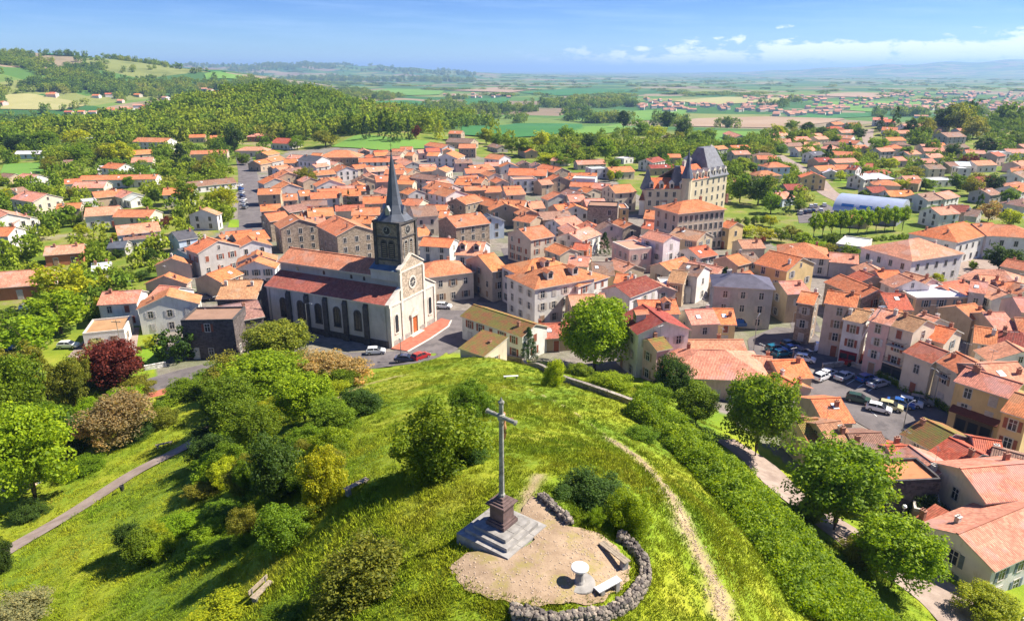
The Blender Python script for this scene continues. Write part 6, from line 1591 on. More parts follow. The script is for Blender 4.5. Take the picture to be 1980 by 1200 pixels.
# ---------------------------------------------------------------- scatters: woods of the hills and plain, grass of the meadow
def scatter(name, pts, scl, insts, label=None, cat=None, yaw=True):
    me = bpy.data.meshes.new(name); me.vertices.add(len(pts)); me.vertices.foreach_set('co', np.asarray(pts, float).ravel())
    a = me.attributes.new('scl', 'FLOAT_VECTOR', 'POINT'); a.data.foreach_set('vector', np.asarray(scl, float).ravel())
    a = me.attributes.new('yaw', 'FLOAT_VECTOR', 'POINT'); rot = np.zeros((len(pts), 3)); rot[:, 2] = RNG.uniform(0, 6.28, len(pts)); a.data.foreach_set('vector', rot.ravel())
    a = me.attributes.new('idx', 'INT', 'POINT'); a.data.foreach_set('value', RNG.integers(0, len(insts), len(pts)).astype(np.int32))
    me.update()
    o = obj(name, me)
    ng = bpy.data.node_groups.new(name, 'GeometryNodeTree')
    ng.interface.new_socket('Geometry', in_out='INPUT', socket_type='NodeSocketGeometry'); ng.interface.new_socket('Geometry', in_out='OUTPUT', socket_type='NodeSocketGeometry')
    N = ng.nodes; L = ng.links
    gi = N.new('NodeGroupInput'); go = N.new('NodeGroupOutput'); ip = N.new('GeometryNodeInstanceOnPoints')
    L.new(gi.outputs[0], ip.inputs['Points'])
    j = N.new('GeometryNodeGeometryToInstance')
    for ob in reversed(insts):
        oi = N.new('GeometryNodeObjectInfo'); oi.inputs['Object'].default_value = ob; oi.transform_space = 'ORIGINAL'; oi.inputs['As Instance'].default_value = True
        L.new(oi.outputs['Geometry'], j.inputs[0])
    # join several instances and pick one by index
    if len(insts) > 1:
        N.remove(j); j = N.new('GeometryNodeJoinGeometry')
        for ob, oi in zip(insts, [n for n in N if n.bl_idname == 'GeometryNodeObjectInfo'][::-1]): pass
        for n in [n for n in N if n.bl_idname == 'GeometryNodeObjectInfo']: L.new(n.outputs['Geometry'], j.inputs[0])
        ip.inputs['Pick Instance'].default_value = True
        ai = N.new('GeometryNodeInputNamedAttribute'); ai.data_type = 'INT'; ai.inputs['Name'].default_value = 'idx'; L.new(ai.outputs[0], ip.inputs['Instance Index'])
        L.new(j.outputs[0], ip.inputs['Instance'])
    else:
        oi = [n for n in N if n.bl_idname == 'GeometryNodeObjectInfo'][0]; N.remove(j); L.new(oi.outputs['Geometry'], ip.inputs['Instance'])
    as_ = N.new('GeometryNodeInputNamedAttribute'); as_.data_type = 'FLOAT_VECTOR'; as_.inputs['Name'].default_value = 'scl'; L.new(as_.outputs[0], ip.inputs['Scale'])
    ar = N.new('GeometryNodeInputNamedAttribute'); ar.data_type = 'FLOAT_VECTOR'; ar.inputs['Name'].default_value = 'yaw'; L.new(ar.outputs[0], ip.inputs['Rotation'])
    L.new(ip.outputs[0], go.inputs[0])
    md = o.modifiers.new('scatter', 'NODES'); md.node_group = ng
    return tag(o, label, cat, kind='stuff')
def hidden(name, me):
    return bpy.data.objects.new(name, me)          # source piece, never linked into the scene
rg = np.random.default_rng(21)
FARP = []
for k in range(4):
    c, r = crown_centers('broad' if k % 2 else 'round', 22, rg); FARP.append(hidden('far_tree_source', leaf_mesh('far_tree_source', c, [x * 1.35 for x in r], 16, 0.075, M['farleaf'], rg)))
def inview(x, y, z, pad=0.06):
    zz = z - CAMZ; fw = y * CP_ - zz * SP_; up = y * SP_ + zz * CP_
    return (fw > 1) & (np.abs(x / fw) < 990 / FPX + pad) & (up / fw < 0.47) & (up / fw > -0.5)
def vnoise(x, y, s, seed=0):
    r = np.random.default_rng(seed); v = np.zeros_like(x)
    for k in range(5):
        a = r.uniform(0, 6.28); f = s * (1.7 ** k); ph = r.uniform(0, 6.28, 2)
        v += np.sin((x * math.cos(a) + y * math.sin(a)) * f + ph[0]) * np.sin((-x * math.sin(a) + y * math.cos(a)) * f * 0.8 + ph[1]) / (1.35 ** k)
    return v
FIELDS = [o for o in bpy.data.objects if o.name.startswith('field')]
def woods():
    P = []; S = []
    def add(x, y, w0, w1, flat=None):
        z = H(x, y); m = inview(x, y, z)
        x, y, z = x[m], y[m], z[m]; w_ = rg.uniform(w0, w1, len(x)); h_ = w_ * rg.uniform(0.85, 1.3, len(x)) if flat is None else flat * rg.uniform(0.7, 1.4, len(x))
        P.append(np.c_[x, y, z - 0.4]); S.append(np.c_[w_, w_, h_])
    def infield(x, y):
        m = np.zeros(x.shape, bool)
        for o in FIELDS:
            v = np.array([q.co[:2] for q in o.data.vertices]); r = np.hypot(*(v - v.mean(0)).T)
            # outer ring of the sheet
            ang = np.arctan2(v[:, 1] - v[:, 1].mean(), v[:, 0] - v[:, 0].mean()); k = r > 0.0
            c = v.mean(0); bins = np.linspace(-math.pi, math.pi, 33); bi = np.digitize(ang, bins); R = np.zeros(35)
            np.maximum.at(R, bi, r)
            a2 = np.arctan2(y - c[1], x - c[0]); m |= np.hypot(x - c[0], y - c[1]) < R[np.digitize(a2, bins)] * 0.97
        return m
    # wooded knoll and the belt behind the town
    n = 5200; x = rg.uniform(-700, 150, n); y = rg.uniform(560, 1150, n)
    dens = (x < 40 - 0.10 * (y - 600)) * 1.3 * np.exp(-((x + 275) / 170) ** 2 - ((y - 830) / 190) ** 2) + 0.5 * (vnoise(x, y, 0.012, 3) > 0.2) * (x < -60)
    k = (rg.uniform(0, 1, n) < dens) & ~infield(x, y) & ~((x < -380) & (y > 740)); add(x[k], y[k], 10, 17)
    # belt of trees behind the houses on the left
    n = 1500; x = rg.uniform(-620, -120, n); y = rg.uniform(500, 760, n); k = (vnoise(x, y, 0.02, 9) > -0.1) & ~infield(x, y); x, y = x[k], y[k]
    k = np.array([clear(a, b, 5, 3) for a, b in zip(x, y)]); add(x[k], y[k], 8, 14)
    # left hillside
    n = 9000; r = rg.uniform(1150, 2700, n); a = rg.uniform(-0.72, -0.16, n); x, y = r * np.sin(a), r * np.cos(a)
    k = ((vnoise(x, y, 0.009, 5) > 0.15) | (vnoise(x, y, 0.03, 6) > 0.95)) & ~infield(x, y); x, y = x[k], y[k]
    VH = [q for q in HOUSES if q['dist'] > 1000]; k = np.ones(len(x), bool)
    for q in VH:
        f = 1 + 0 * x; tx = q['x'] * 0.97, q['y'] * 0.97; k &= (np.hypot(x - q['x'], y - q['y']) > 12) & (linedist(x, y, [(q['x'], q['y']), (q['x'] * 0.93, q['y'] * 0.93)]) > 9)
    add(x[k], y[k], 9, 16)
    # garden and hedgerow trees round the suburb and in front of the plain
    n = 2200; x = rg.uniform(80, 640, n); y = rg.uniform(300, 640, n); k = (vnoise(x, y, 0.025, 8) > -0.3) & ~infield(x, y); x, y = x[k], y[k]
    k = np.array([clear(a, b, 3.5, 1.5) and off_road(a, b, 4) for a, b in zip(x, y)]) & ~inpoly(x, y, TOWN); add(x[k], y[k], 4, 7.5)
    n = 1700; x = rg.uniform(-380, -80, n); y = rg.uniform(150, 520, n); k = vnoise(x, y, 0.03, 2) > -0.35; x, y = x[k], y[k]
    k = np.array([clear(a, b, 3.0, 1.5) and off_road(a, b, 4) for a, b in zip(x, y)]) & ~inpoly(x, y, TOWN) & ~infield(x, y); add(x[k], y[k], 4.5, 8)
    # belt behind the old town
    n = 700; x = rg.uniform(-60, 330, n); y = rg.uniform(440, 570, n); k = (vnoise(x, y, 0.02, 4) > 0.0) & ~infield(x, y); x, y = x[k], y[k]
    k = np.array([clear(a, b, 4, 2) and off_road(a, b, 4) for a, b in zip(x, y)]); add(x[k], y[k], 5.5, 9.5)
    # copses and hedgerows of the plain
    n = 26000; r = np.exp(rg.uniform(math.log(760), math.log(9000), n)); a = rg.uniform(-0.30, 0.68, n); x, y = r * np.sin(a), r * np.cos(a)
    v = vnoise(x, y, 0.0045, 12); line = np.abs(vnoise(x, y, 0.003, 14)) < 0.045
    k = ((r > 1050) | (a < -0.06) | (a > 0.5)) & ((v > 1.35) | line & (rg.uniform(0, 1, n) < 0.7) | (vnoise(x, y, 0.0016, 15) > 1.5)) & ~infield(x, y); q = k & (r < 2200); add(x[q], y[q], 11, 19); q = k & (r >= 2200); add(x[q], y[q], 26, 60, 9.0)
    n = 3500; r = rg.uniform(5500, 10500, n); a = rg.uniform(-0.42, -0.05, n); x, y = r * np.sin(a), r * np.cos(a); k = vnoise(x, y, 0.0022, 17) > 0.2; add(x[k], y[k], 20, 34)
    return np.vstack(P), np.vstack(S)
wp, ws = woods()
scatter('woodland', wp, ws, FARP, 'far woods, hedgerows and garden trees of hills and plain', 'woods')
# far town on the plain: too small and too many to tell apart
def far_town():
    mb = MB(); rr = random.Random(4)
    spots = []
    for (u0, u1, v0, v1, n) in ((1230,1500,202,217,90),(1560,1700,190,215,40),(1700,1990,178,214,190),(1440,1600,186,196,40),(1500,1620,218,226,20),(860,1000,182,190,14),(1100,1300,190,200,20)):
        for _ in range(n): spots.append((rr.uniform(u0, u1), rr.uniform(v0, v1)))
    for u, v in spots:
        p = gpt(u, v); a = rr.uniform(-0.6, 0.6); L, D, h = rr.uniform(9, 15), rr.uniform(7, 10), rr.uniform(3.5, 6); c, s = math.cos(a), math.sin(a)
        T_ = lambda x, y, z: (p.x + c * x - s * y, p.y + s * x + c * y, p.z + z)
        X, Y = L / 2, D / 2; z0 = -1
        for q in ([(-X, -Y), (X, -Y)], [(X, -Y), (X, Y)], [(X, Y), (-X, Y)], [(-X, Y), (-X, -Y)]):
            (xa, ya), (xb, yb) = q; mb.face([T_(xa, ya, z0), T_(xb, yb, z0), T_(xb, yb, h), T_(xa, ya, h)], 0)
        mb.face([T_(X, -Y, h), T_(X, Y, h), T_(X, 0, h + 2.5)], 0); mb.face([T_(-X, Y, h), T_(-X, -Y, h), T_(-X, 0, h + 2.5)], 0)
        mb.face([T_(-X, -Y - .4, h), T_(X, -Y - .4, h), T_(X, 0, h + 2.6), T_(-X, 0, h + 2.6)], 1); mb.face([T_(X, Y + .4, h), T_(-X, Y + .4, h), T_(-X, 0, h + 2.6), T_(X, 0, h + 2.6)], 1)
    o = mb.build('far_town', [M['palestone'], plain('far_roofs', (0.44, 0.22, 0.15), 0.9, var=0.4, scale=0.01)])
    tag(o, 'pink and white houses of the far town on the plain', 'town', kind='stuff')
far_town()
# meadow grass
def tuft(seed, n, h, w, fl=0.0):
    r = random.Random(seed); mb = MB()
    for k in range(n):
        a = r.uniform(0, 6.28); x, y = r.gauss(0, 0.16), r.gauss(0, 0.16); hh = h * r.uniform(0.5, 1.1); lx, ly = math.cos(a) * hh * 0.45, math.sin(a) * hh * 0.45
        px_, py_ = -math.sin(a) * w, math.cos(a) * w
        mb.face([(x - px_, y - py_, -0.03), (x + px_, y + py_, -0.03), (x + lx * 0.4 + px_ * 0.7, y + ly * 0.4 + py_ * 0.7, hh * 0.6), (x + lx, y + ly, hh), (x + lx * 0.4 - px_ * 0.7, y + ly * 0.4 - py_ * 0.7, hh * 0.6)])
    return hidden('grass_source', mb.mesh('grass_source', M['grass']))
GT = [tuft(1, 18, 0.17, 0.022), tuft(2, 16, 0.11, 0.026), tuft(3, 16, 0.27, 0.018)]
def meadow():
    n = 95000; r = 22 + 105 * rg.uniform(0, 1, n) ** 1.25; a = rg.uniform(-0.95, 0.75, n); x, y = r * np.sin(a), r * np.cos(a); z = H(x, y)
    k = (z > 7.2) & inview(x, y, z, 0.05)
    x, y, z = x[k], y[k], z[k]
    terr = [gpt(*p).xy for p in TERR]; tc_ = sum(terr, Vector((0, 0))) / len(terr); k = ~inpoly(x, y, [tc_ + (p - tc_) * 0.93 for p in terr])
    for pts, wd in SOIL: k &= linedist(x, y, pts) > wd * rg.uniform(0.8, 2.6, len(x))
    S, hw = ROADMASK[1]; k &= linedist(x, y, S) > hw
    for q in (0, 6): 
        pass
    for S, hw in ROADMASK: k &= linedist(x, y, S) > hw + 0.2
    k &= np.hypot(x - cb.x, y - cb.y) > 2.3
    x, y, z = x[k], y[k], z[k]
    s = rg.uniform(0.6, 1.35, len(x)) * (1 + 0.25 * np.clip(vnoise(x, y, 0.2, 33), -1, 1.5))
    return np.c_[x, y, z], np.c_[s, s, s * rg.uniform(0.6, 1.1, len(x))]
gp, gs = meadow()
scatter('grass', gp, gs, GT, 'long uneven meadow grass on the hill', 'grass')

# loose pebbles of the terrace and the worn track
def pebbles():
    terr = [gpt(*p).xy for p in TERR]; n = 5200; x = rg.uniform(-6, 8, n); y = rg.uniform(25, 37, n)
    k = inpoly(x, y, terr) & (np.hypot(x - cb.x, y - cb.y) > 1.9); x, y = x[k], y[k]
    P = np.array([[p.x, p.y] for p in SOIL[0][0]]); t = rg.uniform(0, len(P) - 1.01, 1500); i = t.astype(int); f = (t - i)[:, None]
    q = P[i] * (1 - f) + P[i + 1] * f + rg.normal(size=(1500, 2)) * 0.45
    x = np.r_[x, q[:, 0]]; y = np.r_[y, q[:, 1]]; s = rg.uniform(0.03, 0.11, len(x)) * rg.uniform(0.5, 1.2, len(x))
    return np.c_[x, y, H(x, y) + 0.10], np.c_[s, s, s * 0.6]
M['pebble'] = plain('pebble', (0.40, 0.30, 0.21), 0.9, var=0.4, scale=2.0)
def pebble_src(i):
    me = STM[i].copy(); me.materials.clear(); me.materials.append(M['pebble']); return hidden('pebble_source', me)
pp, ps = pebbles()
scatter('gravel', pp, ps, [pebble_src(0), pebble_src(1), pebble_src(2)], 'loose pebbles on the terrace and the worn track', 'gravel')
# ---------------------------------------------------------------- cars
def car_meshes(kind):
    """body side profile swept across the width; x forward"""
    P = {'hatch': dict(L=4.0, W=1.72, hood=0.92, roof=1.46, prof=[(-2.0, 0.32), (-2.0, 0.85), (-1.92, 0.98), (-1.75, 1.05), (0.95, 0.98), (1.8, 0.82), (1.98, 0.62), (2.0, 0.32)], cab=[(-1.88, 1.02), (-1.55, 1.44), (-0.2, 1.48), (0.35, 1.42), (1.05, 0.97)]),
         'saloon': dict(L=4.5, W=1.78, prof=[(-2.25, 0.32), (-2.25, 0.85), (-2.15, 0.98), (-1.3, 1.0), (1.05, 0.97), (2.0, 0.84), (2.22, 0.62), (2.25, 0.32)], cab=[(-1.75, 0.99), (-1.0, 1.40), (-0.2, 1.45), (0.35, 1.39), (1.15, 0.96)]),
         'van': dict(L=4.8, W=1.9, prof=[(-2.4, 0.35), (-2.4, 1.0), (-2.38, 1.15), (-2.3, 1.2), (1.45, 1.15), (2.2, 1.0), (2.38, 0.75), (2.4, 0.35)], cab=[(-2.36, 1.18), (-2.25, 1.95), (-0.5, 2.0), (0.75, 1.93), (1.5, 1.14)])}[kind]
    hw = P['W'] / 2
    mb = MB()
    def sweep(prof, w0, w1, inset):
        ys = [(-w0, 1 - inset), (-w1, 1.0), (w1, 1.0), (w0, 1 - inset)]
        cz_ = sum(z for _, z in prof) / len(prof)
        rings = [[(x * (0.985 if f < 1 else 1), y, cz_ + (z - cz_) * (0.94 if f < 1 else 1)) for x, z in prof] for y, f in ys]
        for a, b in zip(rings[:-1], rings[1:]):
            n = len(prof)
            for i in range(n):
                j = (i + 1) % n; mb.face([a[i], b[i], b[j], a[j]])
        mb.face(rings[0]); mb.face(rings[-1][::-1])
    sweep(P['prof'], hw, hw - 0.08, 0.06)
    body = mb.mesh('body', M['paint'], weld=True)
    # cabin: glass shell with painted roof
    mg = MB(); c = P['cab']; wb, wt = hw - 0.06, hw - 0.22; top = [p for p in c[1:-1]]
    zb, zt = c[0][1], max(z for _, z in c)
    def wy(z): return wb + (wt - wb) * (z - zb) / (zt - zb)
    A = [(x, -wy(z), z) for x, z in c]; B = [(x, wy(z), z) for x, z in c]
    for i in range(len(c) - 1): mg.face([A[i], B[i], B[i + 1], A[i + 1]][::-1])
    mg.face(A); mg.face(B[::-1])
    glass = mg.mesh('window_glass', M['glass'])
    mr = MB(); rp = c[1:-1]
    A = [(x, -wy(z) - 0.01, z + 0.012) for x, z in rp]; B = [(x, wy(z) + 0.01, z + 0.012) for x, z in rp]
    for i in range(len(rp) - 1): mr.face([A[i], A[i + 1], B[i + 1], B[i]])
    for s in (-1, 1):
        for (i, k) in ((0, 1), (len(c) - 1, len(c) - 2)):
            (x0, z0), (x1, z1) = c[i], c[k]; y0, y1 = s * (wy(z0) + 0.012), s * (wy(z1) + 0.012)
            mr.face([(x0 - 0.06, y0, z0), (x0 + 0.06, y0, z0), (x1 + 0.06, y1, z1), (x1 - 0.06, y1, z1)])
        xm = -0.35 if kind != 'van' else 0.0; zt_ = max(z for _, z in rp); mr.face([(xm - 0.05, s * (wb + 0.012), zb), (xm + 0.05, s * (wb + 0.012), zb), (xm + 0.05, s * (wt + 0.012), zt_ - 0.02), (xm - 0.05, s * (wt + 0.012), zt_ - 0.02)])
        if kind == 'van': mr.face([(-2.3, s * (wb + 0.014), zb), (0.0, s * (wb + 0.014), zb), (0.0, s * (wt + 0.014), zt_ - 0.02), (-2.25, s * (wt + 0.014), zt_ - 0.05)])
    roof = mr.mesh('car_roof', M['paint'])
    return body, glass, roof, P
mbw = MB(); mbw.lathe([(0.16, -0.09), (0.31, -0.10), (0.33, -0.07), (0.33, 0.07), (0.31, 0.10), (0.16, 0.09)], 14); TYRE = mbw.mesh('wheel', M['tyre'])
mbw = MB(); mbw.lathe([(0.02, 0.105), (0.19, 0.10), (0.20, 0.08)], 12); RIM = mbw.mesh('rim', M['rim'])
mbw = MB(); mbw.box(-0.03, 0.03, -0.16, 0.16, -0.08, 0.08); HL = mbw.mesh('headlight', M['lamp']); mbw = MB(); mbw.box(-0.03, 0.03, -0.13, 0.13, -0.10, 0.10); TL = mbw.mesh('tail_light', M['redlamp'])
CARS = {k: car_meshes(k) for k in ('hatch', 'saloon', 'van')}
PAINT = {'white': (0.78, 0.78, 0.78), 'silver': (0.50, 0.51, 0.53), 'blue': (0.02, 0.10, 0.36), 'teal': (0.01, 0.13, 0.18), 'black': (0.015, 0.016, 0.02), 'red': (0.35, 0.01, 0.01), 'green': (0.02, 0.06, 0.045), 'grey': (0.16, 0.17, 0.18), 'beige': (0.50, 0.45, 0.25), 'navy': (0.015, 0.03, 0.10)}
def car(px, deg, kind, col, label, group=None):
    p = gpt(*px); body, glass, roof, P = CARS[kind]
    r = empty('parked_car' if kind != 'van' else 'parked_van', (p.x, p.y, p.z + 0.09), math.radians(deg), label, 'car' if kind != 'van' else 'van', group)
    c = PAINT[col]
    obj('body', body, r, color=c); obj('window_glass', glass, r); obj('car_roof', roof, r, color=c)
    fx, rx = P['prof'][-1][0] - 0.78, P['prof'][0][0] + 0.72
    for x in (fx, rx):
        for s in (-1, 1):
            w_ = obj('wheel', TYRE, r, (x, s * (P['W'] / 2 - 0.07), 0.33)); w_.rotation_euler = (-s * math.pi / 2, 0, 0)
            obj('rim', RIM, w_)
    for s in (-1, 1):
        obj('headlight', HL, r, (P['prof'][-2][0] - 0.02, s * (P['W'] / 2 - 0.28), 0.70)); obj('tail_light', TL, r, (P['prof'][0][0], s * (P['W'] / 2 - 0.22), 0.78))
    return r
car((727, 684), 8, 'hatch', 'white', 'white hatchback parked by the church corner'); car((858, 596), -10, 'hatch', 'white', 'white car at the wall right of the church front')
car((785, 699), -5, 'saloon', 'navy', 'dark blue car behind the meadow edge below the church'); car((814, 694), 50, 'hatch', 'red', 'red car behind the meadow edge below the church')
LOT = [((630,312),35,'hatch','white','white hatchback nearest the skylight roof in the walled car park'),((668,290),35,'hatch','white','white hatchback second from the corner in the walled car park'),((772,308),35,'saloon','silver','silver car beside the two white ones in the walled car park'),
 ((915,322),25,'hatch','blue','bright blue hatchback along the hedge of the walled car park'),((992,356),25,'saloon','silver','silver saloon beside the bright blue hatchback in the car park'),((862,456),-30,'hatch','green','dark green car alone in the middle of the car park'),
 ((995,518),-32,'hatch','white','white car with dark windscreen at the left end of the front row'),((1068,504),-32,'hatch','beige','pale yellow car in the front row of the car park'),((1135,486),-32,'saloon','blue','blue car in the middle of the front row'),((1195,480),-32,'hatch','white','white car between the blue and grey ones in the front row'),((1265,470),-32,'hatch','grey','grey car at the right end of the front row'),
 ((1585,632),-10,'saloon','blue','blue car at the far right corner of the car park'),((325,128),20,'hatch','teal','teal car at the near corner of the town square'),((372,160),20,'hatch','teal','teal car nearest the salmon roof on the town square'),((435,130),20,'saloon','blue','blue car in the middle of the town square'),
 ((425,98),20,'hatch','black','black car at the back of the town square'),((500,155),20,'saloon','grey','dark grey car on the shaded side of the town square'),((660,140),-20,'van','white','white van parked before the white shopfront'),((520,195),-30,'hatch','white','white car half hidden behind the orange roof on the square')]
for (x, y), d, k, c, lb in LOT: car(cpx('D3', x, y), d, k, c, lb)
car(cpx('D1', 1090, 822), 5, 'van', 'blue', 'blue van in the shade of the grey building'); car(cpx('C2', 840, 1036), 5, 'hatch', 'teal', 'teal car in the walled yard beside the white gabled house'); car(cpx('C2', 500, 1172), 5, 'hatch', 'white', 'white car half under the trees beside the walled yard')
car(cpx('C2', 215, 895), 10, 'hatch', 'white', 'white car under the trees near the salmon bungalow'); car(cpx('C2', 20, 1190), 10, 'saloon', 'blue', 'blue car at the left edge under the round trees'); car(cpx('C2', 1490, 826), 10, 'hatch', 'navy', 'dark blue car in the shaded yard behind the white gabled house'); car(cpx('D2', 385, 275), 0, 'hatch', 'navy', 'dark blue car on the terrace left of the school')
ST = ['white', 'blue', 'silver', 'navy', 'white', 'silver', 'grey']
ORD = ['first', 'second', 'third', 'fourth', 'fifth', 'sixth', 'seventh', 'eighth', 'ninth', 'tenth']
for k in range(7): car(cpx('C3', 92 + 6 * k, 452 + 27 * k), 92, random.choice(['hatch', 'saloon']), ST[k], '%s car parked in the left street, %s from its far end' % (ST[k], ORD[k]), 'cars parked along the left street')
car(cpx('C3', 105, 282), 20, 'hatch', 'red', 'red car at the far top of the left street')
for k, (x, y) in enumerate([(255, 880), (285, 874), (315, 868), (345, 866), (400, 862), (330, 832), (360, 828), (425, 822)]):
    cc = ['silver', 'navy', 'grey', 'black', 'white', 'white', 'silver', 'white'][k]
    car(cpx('C8', x, y), 70, 'hatch', cc, '%s car, %s from the left beside the sports hall' % (cc, ORD[k]), 'cars parked beside the sports hall')
for k, (x, y) in enumerate([(630, 1108), (680, 1100), (500, 620), (535, 612)]): car(cpx('C8', x, y), 20, 'hatch', ['silver', 'black', 'white', 'grey'][k], ['silver car behind the pyramid-roofed school', 'black car behind the pyramid-roofed school', 'white car in the villa street', 'grey car in the villa street'][k])
# ---------------------------------------------------------------- lamps, poles, lift
def lamp_post(px, h, label, arm=1.2, ang=0.0, col='metal', globe=False):
    p = gpt(*px); r = empty('street_lamp' if arm or globe else 'utility_pole', p, ang, label, 'street lamp' if arm or globe else 'pole')
    piece(lambda mb: mb.tube([(0, 0, -0.3), (0, 0, 0.8), (0, 0, 0.81), (0, 0, h)], [0.12, 0.12, 0.085, 0.06], 8), 'post', M[col], r)
    if globe: piece(lambda mb: mb.lathe([(0.05, h - 0.02), (0.2, h + 0.08), (0.27, h + 0.25), (0.2, h + 0.42), (0.03, h + 0.5)], 12), 'globe', M['lamp'], r)
    elif arm:
        piece(lambda mb: mb.tube([(0, 0, h - 0.1), (arm * 0.6, 0, h + 0.15), (arm, 0, h + 0.18)], 0.045, 6), 'arm', M[col], r)
        piece(lambda mb: mb.loft([[(arm - 0.1, -0.1, h + 0.16), (arm + 0.55, -0.12, h + 0.12), (arm + 0.55, 0.12, h + 0.12), (arm - 0.1, 0.1, h + 0.16)], [(arm - 0.1, -0.08, h + 0.24), (arm + 0.5, -0.08, h + 0.22), (arm + 0.5, 0.08, h + 0.22), (arm - 0.1, 0.08, h + 0.24)]]), 'lamp_head', M[col], r)
    else:
        piece(lambda mb: mb.box(-0.9, 0.9, -0.06, 0.06, h - 0.5, h - 0.38), 'crossarm', M['timber'], r)
        for s in (-0.8, 0, 0.8): piece(lambda mb: mb.lathe([(0.05, h - 0.38), (0.06, h - 0.3), (0.03, h - 0.2)], 6), 'insulator', M['whitestone'], r, (s, 0, 0))
lamp_post((1740, 858), 7, 'dark street lamp standing among the roofs below the car park', ang=0.5); lamp_post((1455, 693), 9, 'slim lamp beside the salmon hall on the town square', ang=1.0)
lamp_post((1803, 786), 6.5, 'white street lamp before the cream terrace houses', ang=2.0); lamp_post((598, 664), 9, 'slim lamp against the shaded church wall', ang=-0.4)
lamp_post((776, 697), 4.5, 'short lamp at the kerb before the church corner', globe=True, arm=0); lamp_post((1733, 1052), 5, 'white globe lamp between the two lane trees', globe=True, arm=0)
lamp_post((1974, 1205), 4.5, 'white globe lamp at the lower right corner', globe=True, arm=0); lamp_post((240, 700), 9, 'timber utility pole in the walled yard', arm=0, col='timber'); lamp_post((1640, 905), 6, 'thin aerial pole above the brown roofs', arm=0, col='metal')
lb_ = gpt(*cpx('D2', 545, 985)); lt = gpt(*cpx('D2', 772, 590), up=13)
lift = empty('boom_lift', lb_, 0.4, 'red lift truck with a long white boom raised over the shopfront', 'lift')
piece(lambda mb: [bevbox(mb, 0.5, 0, 0.1), mb.box(-2.4, 2.4, -1.0, 1.0, 0.5, 1.15)], 'chassis', M['paint'], lift, color=PAINT['red'])
piece(lambda mb: mb.loft([[(1.3, -1, 1.15), (2.4, -1, 1.15), (2.4, 1, 1.15), (1.3, 1, 1.15)], [(1.4, -0.9, 2.1), (2.0, -0.9, 2.1), (2.0, 0.9, 2.1), (1.4, 0.9, 2.1)]]), 'cab', M['paint'], lift, color=PAINT['red'])
piece(lambda mb: mb.lathe([(0.55, 1.15), (0.5, 1.7), (0.3, 1.9)], 12), 'turntable', M['metal'], lift)
for x in (-1.6, 1.6):
    for s in (-1, 1): w_ = obj('wheel', TYRE, lift, (x, s * 0.95, 0.42), scale=(1.3, 1.3, 1.3)); w_.rotation_euler = (-s * math.pi / 2, 0, 0)
tipv = Matrix.Rotation(-0.4, 3, 'Z') @ Vector((lt.x - lb_.x, lt.y - lb_.y, 13.5))
piece(lambda mb: [mb.tube([(0, 0, 1.7), tuple(tipv * 0.55 + Vector((0, 0, 1.2)))], [0.22, 0.2], 6), mb.tube([tuple(tipv * 0.5 + Vector((0, 0, 1.25))), tuple(tipv)], [0.13, 0.11], 6)], 'boom', M['whitestone'], lift)
piece(lambda mb: [mb.box(-0.6, 0.6, -0.45, 0.45, -0.05, 0.02)] + [mb.tube([(a, b, 0), (a, b, 1.0)], 0.03, 5) for a in (-0.58, 0.58) for b in (-0.43, 0.43)] + [mb.box(-0.6, 0.6, s * 0.43 - 0.02, s * 0.43 + 0.02, 0.95, 1.02) for s in (-1, 1)], 'basket', M['metal'], lift, tuple(tipv))
# painted bay lines of the walled car park
def bay_line(k, a, b):
    p, q = gpt(*cpx(k, *a)), gpt(*cpx(k, *b)); d = (q - p).xy.normalized(); n = Vector((-d.y, d.x)) * 0.06
    mb = MB(); mb.face([(p.x - n.x, p.y - n.y, p.z + 0.10), (q.x - n.x, q.y - n.y, q.z + 0.10), (q.x + n.x, q.y + n.y, q.z + 0.10), (p.x + n.x, p.y + n.y, p.z + 0.10)])
    tag(mb.build('road_marking', M['whiteline']), kind='structure')
for i in range(7): bay_line('D3', (925 + 58 * i, 500 - 13 * i), (985 + 58 * i, 552 - 13 * i))
for i in range(5): bay_line('D3', (700 + 70 * i, 270 + 22 * i), (650 + 70 * i, 300 + 22 * i))
# television aerials on some of the nearer roofs
mb = MB(); mb.tube([(0, 0, -0.6), (0, 0, 2.2)], 0.025, 5); mb.tube([(-0.7, 0, 2.0), (0.7, 0, 2.0)], 0.018, 4)
for k in range(5): mb.tube([(-0.6 + 0.3 * k, -0.25, 2.0), (-0.6 + 0.3 * k, 0.25, 2.0)], 0.012, 4)
AER = mb.mesh('aerial', M['metal'])
for q in HOUSES:
    if q['o'] is not None and q['dist'] < 200 and q['kind'] == 'g' and random.random() < 0.4:
        obj('aerial', AER, q['o'], (random.uniform(-0.3, 0.3) * q['L'], 0.0, q['h'] + q['D'] / 2 * 0.40 + 0.4), random.uniform(0, 3))
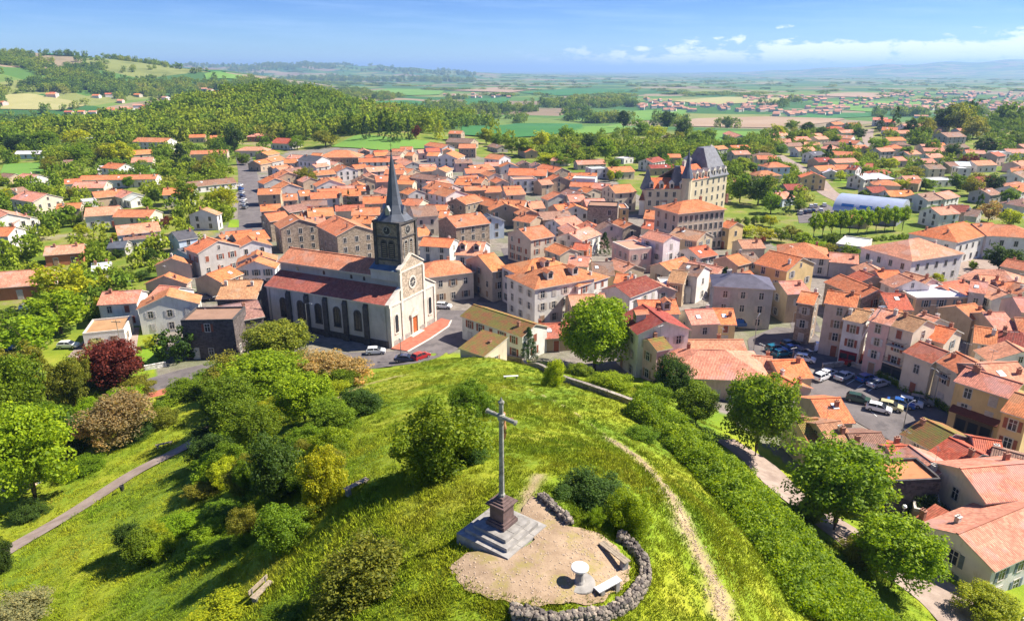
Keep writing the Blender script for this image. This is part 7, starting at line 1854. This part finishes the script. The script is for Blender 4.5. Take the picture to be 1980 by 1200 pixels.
# ---------------------------------------------------------------- labels that single each house and tree out
def where(u, v):
    for name, test in (
        ('in the slope thicket', 380 < u < 760 and v > 690),
        ('at the left slope', u <= 380 and v > 690),
        ('in the hillside village', v < 232 and u < 760),
        ('at the left edge', u < 62 and v > 300),
        ('in the left gardens', u < 440 and v < 470),
        ('by the left street', u < 520),
        ('near the fir park', v < 300 and u < 960),
        ('behind the old town', v < 345 and u < 1190),
        ('left of the spire', v < 500 and u < 735),
        ('just behind the church', v < 520 and u < 850),
        ('right of the spire', v < 440 and u < 1010),
        ('between spire and chateau', v < 440 and u < 1230),
        ('around the chateau', v < 480 and u < 1430),
        ('in the villa quarter', v < 400 and u >= 1430),
        ('around the school', v < 520 and u >= 1430),
        ('between church and chestnut', v < 720 and u < 1100),
        ('behind the great chestnut', v < 600 and u < 1330),
        ('beside the town square', u < 1600 and v < 760),
        ('behind the right terrace', v < 700),
        ('along the car park', v < 850 and u > 1700),
        ('below the car park', True)):
        if test: return name
SIZEW = lambda q: 'tall' if q['h'] >= 8 else ('low' if q['h'] <= 3.6 else '')
def label_houses():
    groups = {}
    for q in HOUSES:
        if q['o'] is None: continue
        z = hz(q['x'], q['y']) + q['h']; uv = project((q['x'], q['y'], z)) or (0, 0); q['uv'] = uv
        w_ = WALL[q['wall']][0]; r_ = ROOF[q['roof']][0]
        shp = {'g': 'gable roof', 'h': 'hipped roof', 'f': 'flat roof', 's': 'lean-to roof'}[q['kind']]
        desc = ' '.join(x for x in (SIZEW(q), w_, 'house,', r_, shp + ',') if x)
        if q['kind'] == 'f': desc = ' '.join(x for x in (SIZEW(q), w_, 'house with flat roof,') if x)
        q['desc'] = desc; q['where'] = where(*uv)
        groups.setdefault((desc, q['where']), []).append(q)
    for (desc, wh), L in groups.items():
        L.sort(key=lambda q: q['uv'][0])
        for k, q in enumerate(L):
            lab = '%s %s' % (desc, wh)
            if len(L) > 1:
                o_ = ORD[k] if k < len(ORD) else '%dth' % (k + 1)
                lab = '%s, %s from left' % (lab, o_)
            if q['label']: lab = q['label']
            nm = 'house'
            if wh.startswith('in the villa') or wh.startswith('in the left gardens') or wh.startswith('around the school'): nm = 'villa'
            if wh.startswith('in the hillside'): nm = 'village_house'
            if q['h'] <= 3 and q['L'] < 16 and nm != 'villa': nm = 'outbuilding'
            q['o'].name = nm
            tag(q['o'], lab, q['cat'] if nm not in ('outbuilding',) else 'outbuilding', wh and 'houses ' + wh)
label_houses()
CW = {'g': 'green', 'y': 'yellow-green', 'd': 'dark green', 'o': 'olive', 'p': 'purple-leaved', 'k': 'pinkish brown', 'c': 'blackish green', 'b': 'bright green', 'w': 'silvery'}
KW = {'round': 'round tree', 'broad': 'loose tree', 'bush': 'bush', 'conifer': 'conifer', 'column': 'cypress'}
def label_trees():
    groups = {}
    for t in TREES:
        if 'label' in t['o']: continue
        uv = project((t['x'], t['y'], hz(t['x'], t['y']) + t['H'] / 2)) or (0, 0); t['uv'] = uv
        if t['name'] == 'plane_tree': key = ('clipped plane tree in the avenue before the sports hall', '')
        else: key = ('%s %s' % (CW[t['col']], KW[t['kind']]), where(*uv))
        groups.setdefault(key, []).append(t)
    for (d, wh), L in groups.items():
        L.sort(key=lambda q: q['uv'][0])
        for k, t in enumerate(L):
            lab = ('%s %s' % (d, wh)).strip()
            if len(L) > 1: lab += ', %s from left' % (ORD[k] if k < len(ORD) else '%dth' % (k + 1))
            elif len(lab.split()) < 4: lab += ' in the town'
            tag(t['o'], lab, t['cat'], 'trees ' + wh if wh else 'avenue of plane trees')
label_trees()
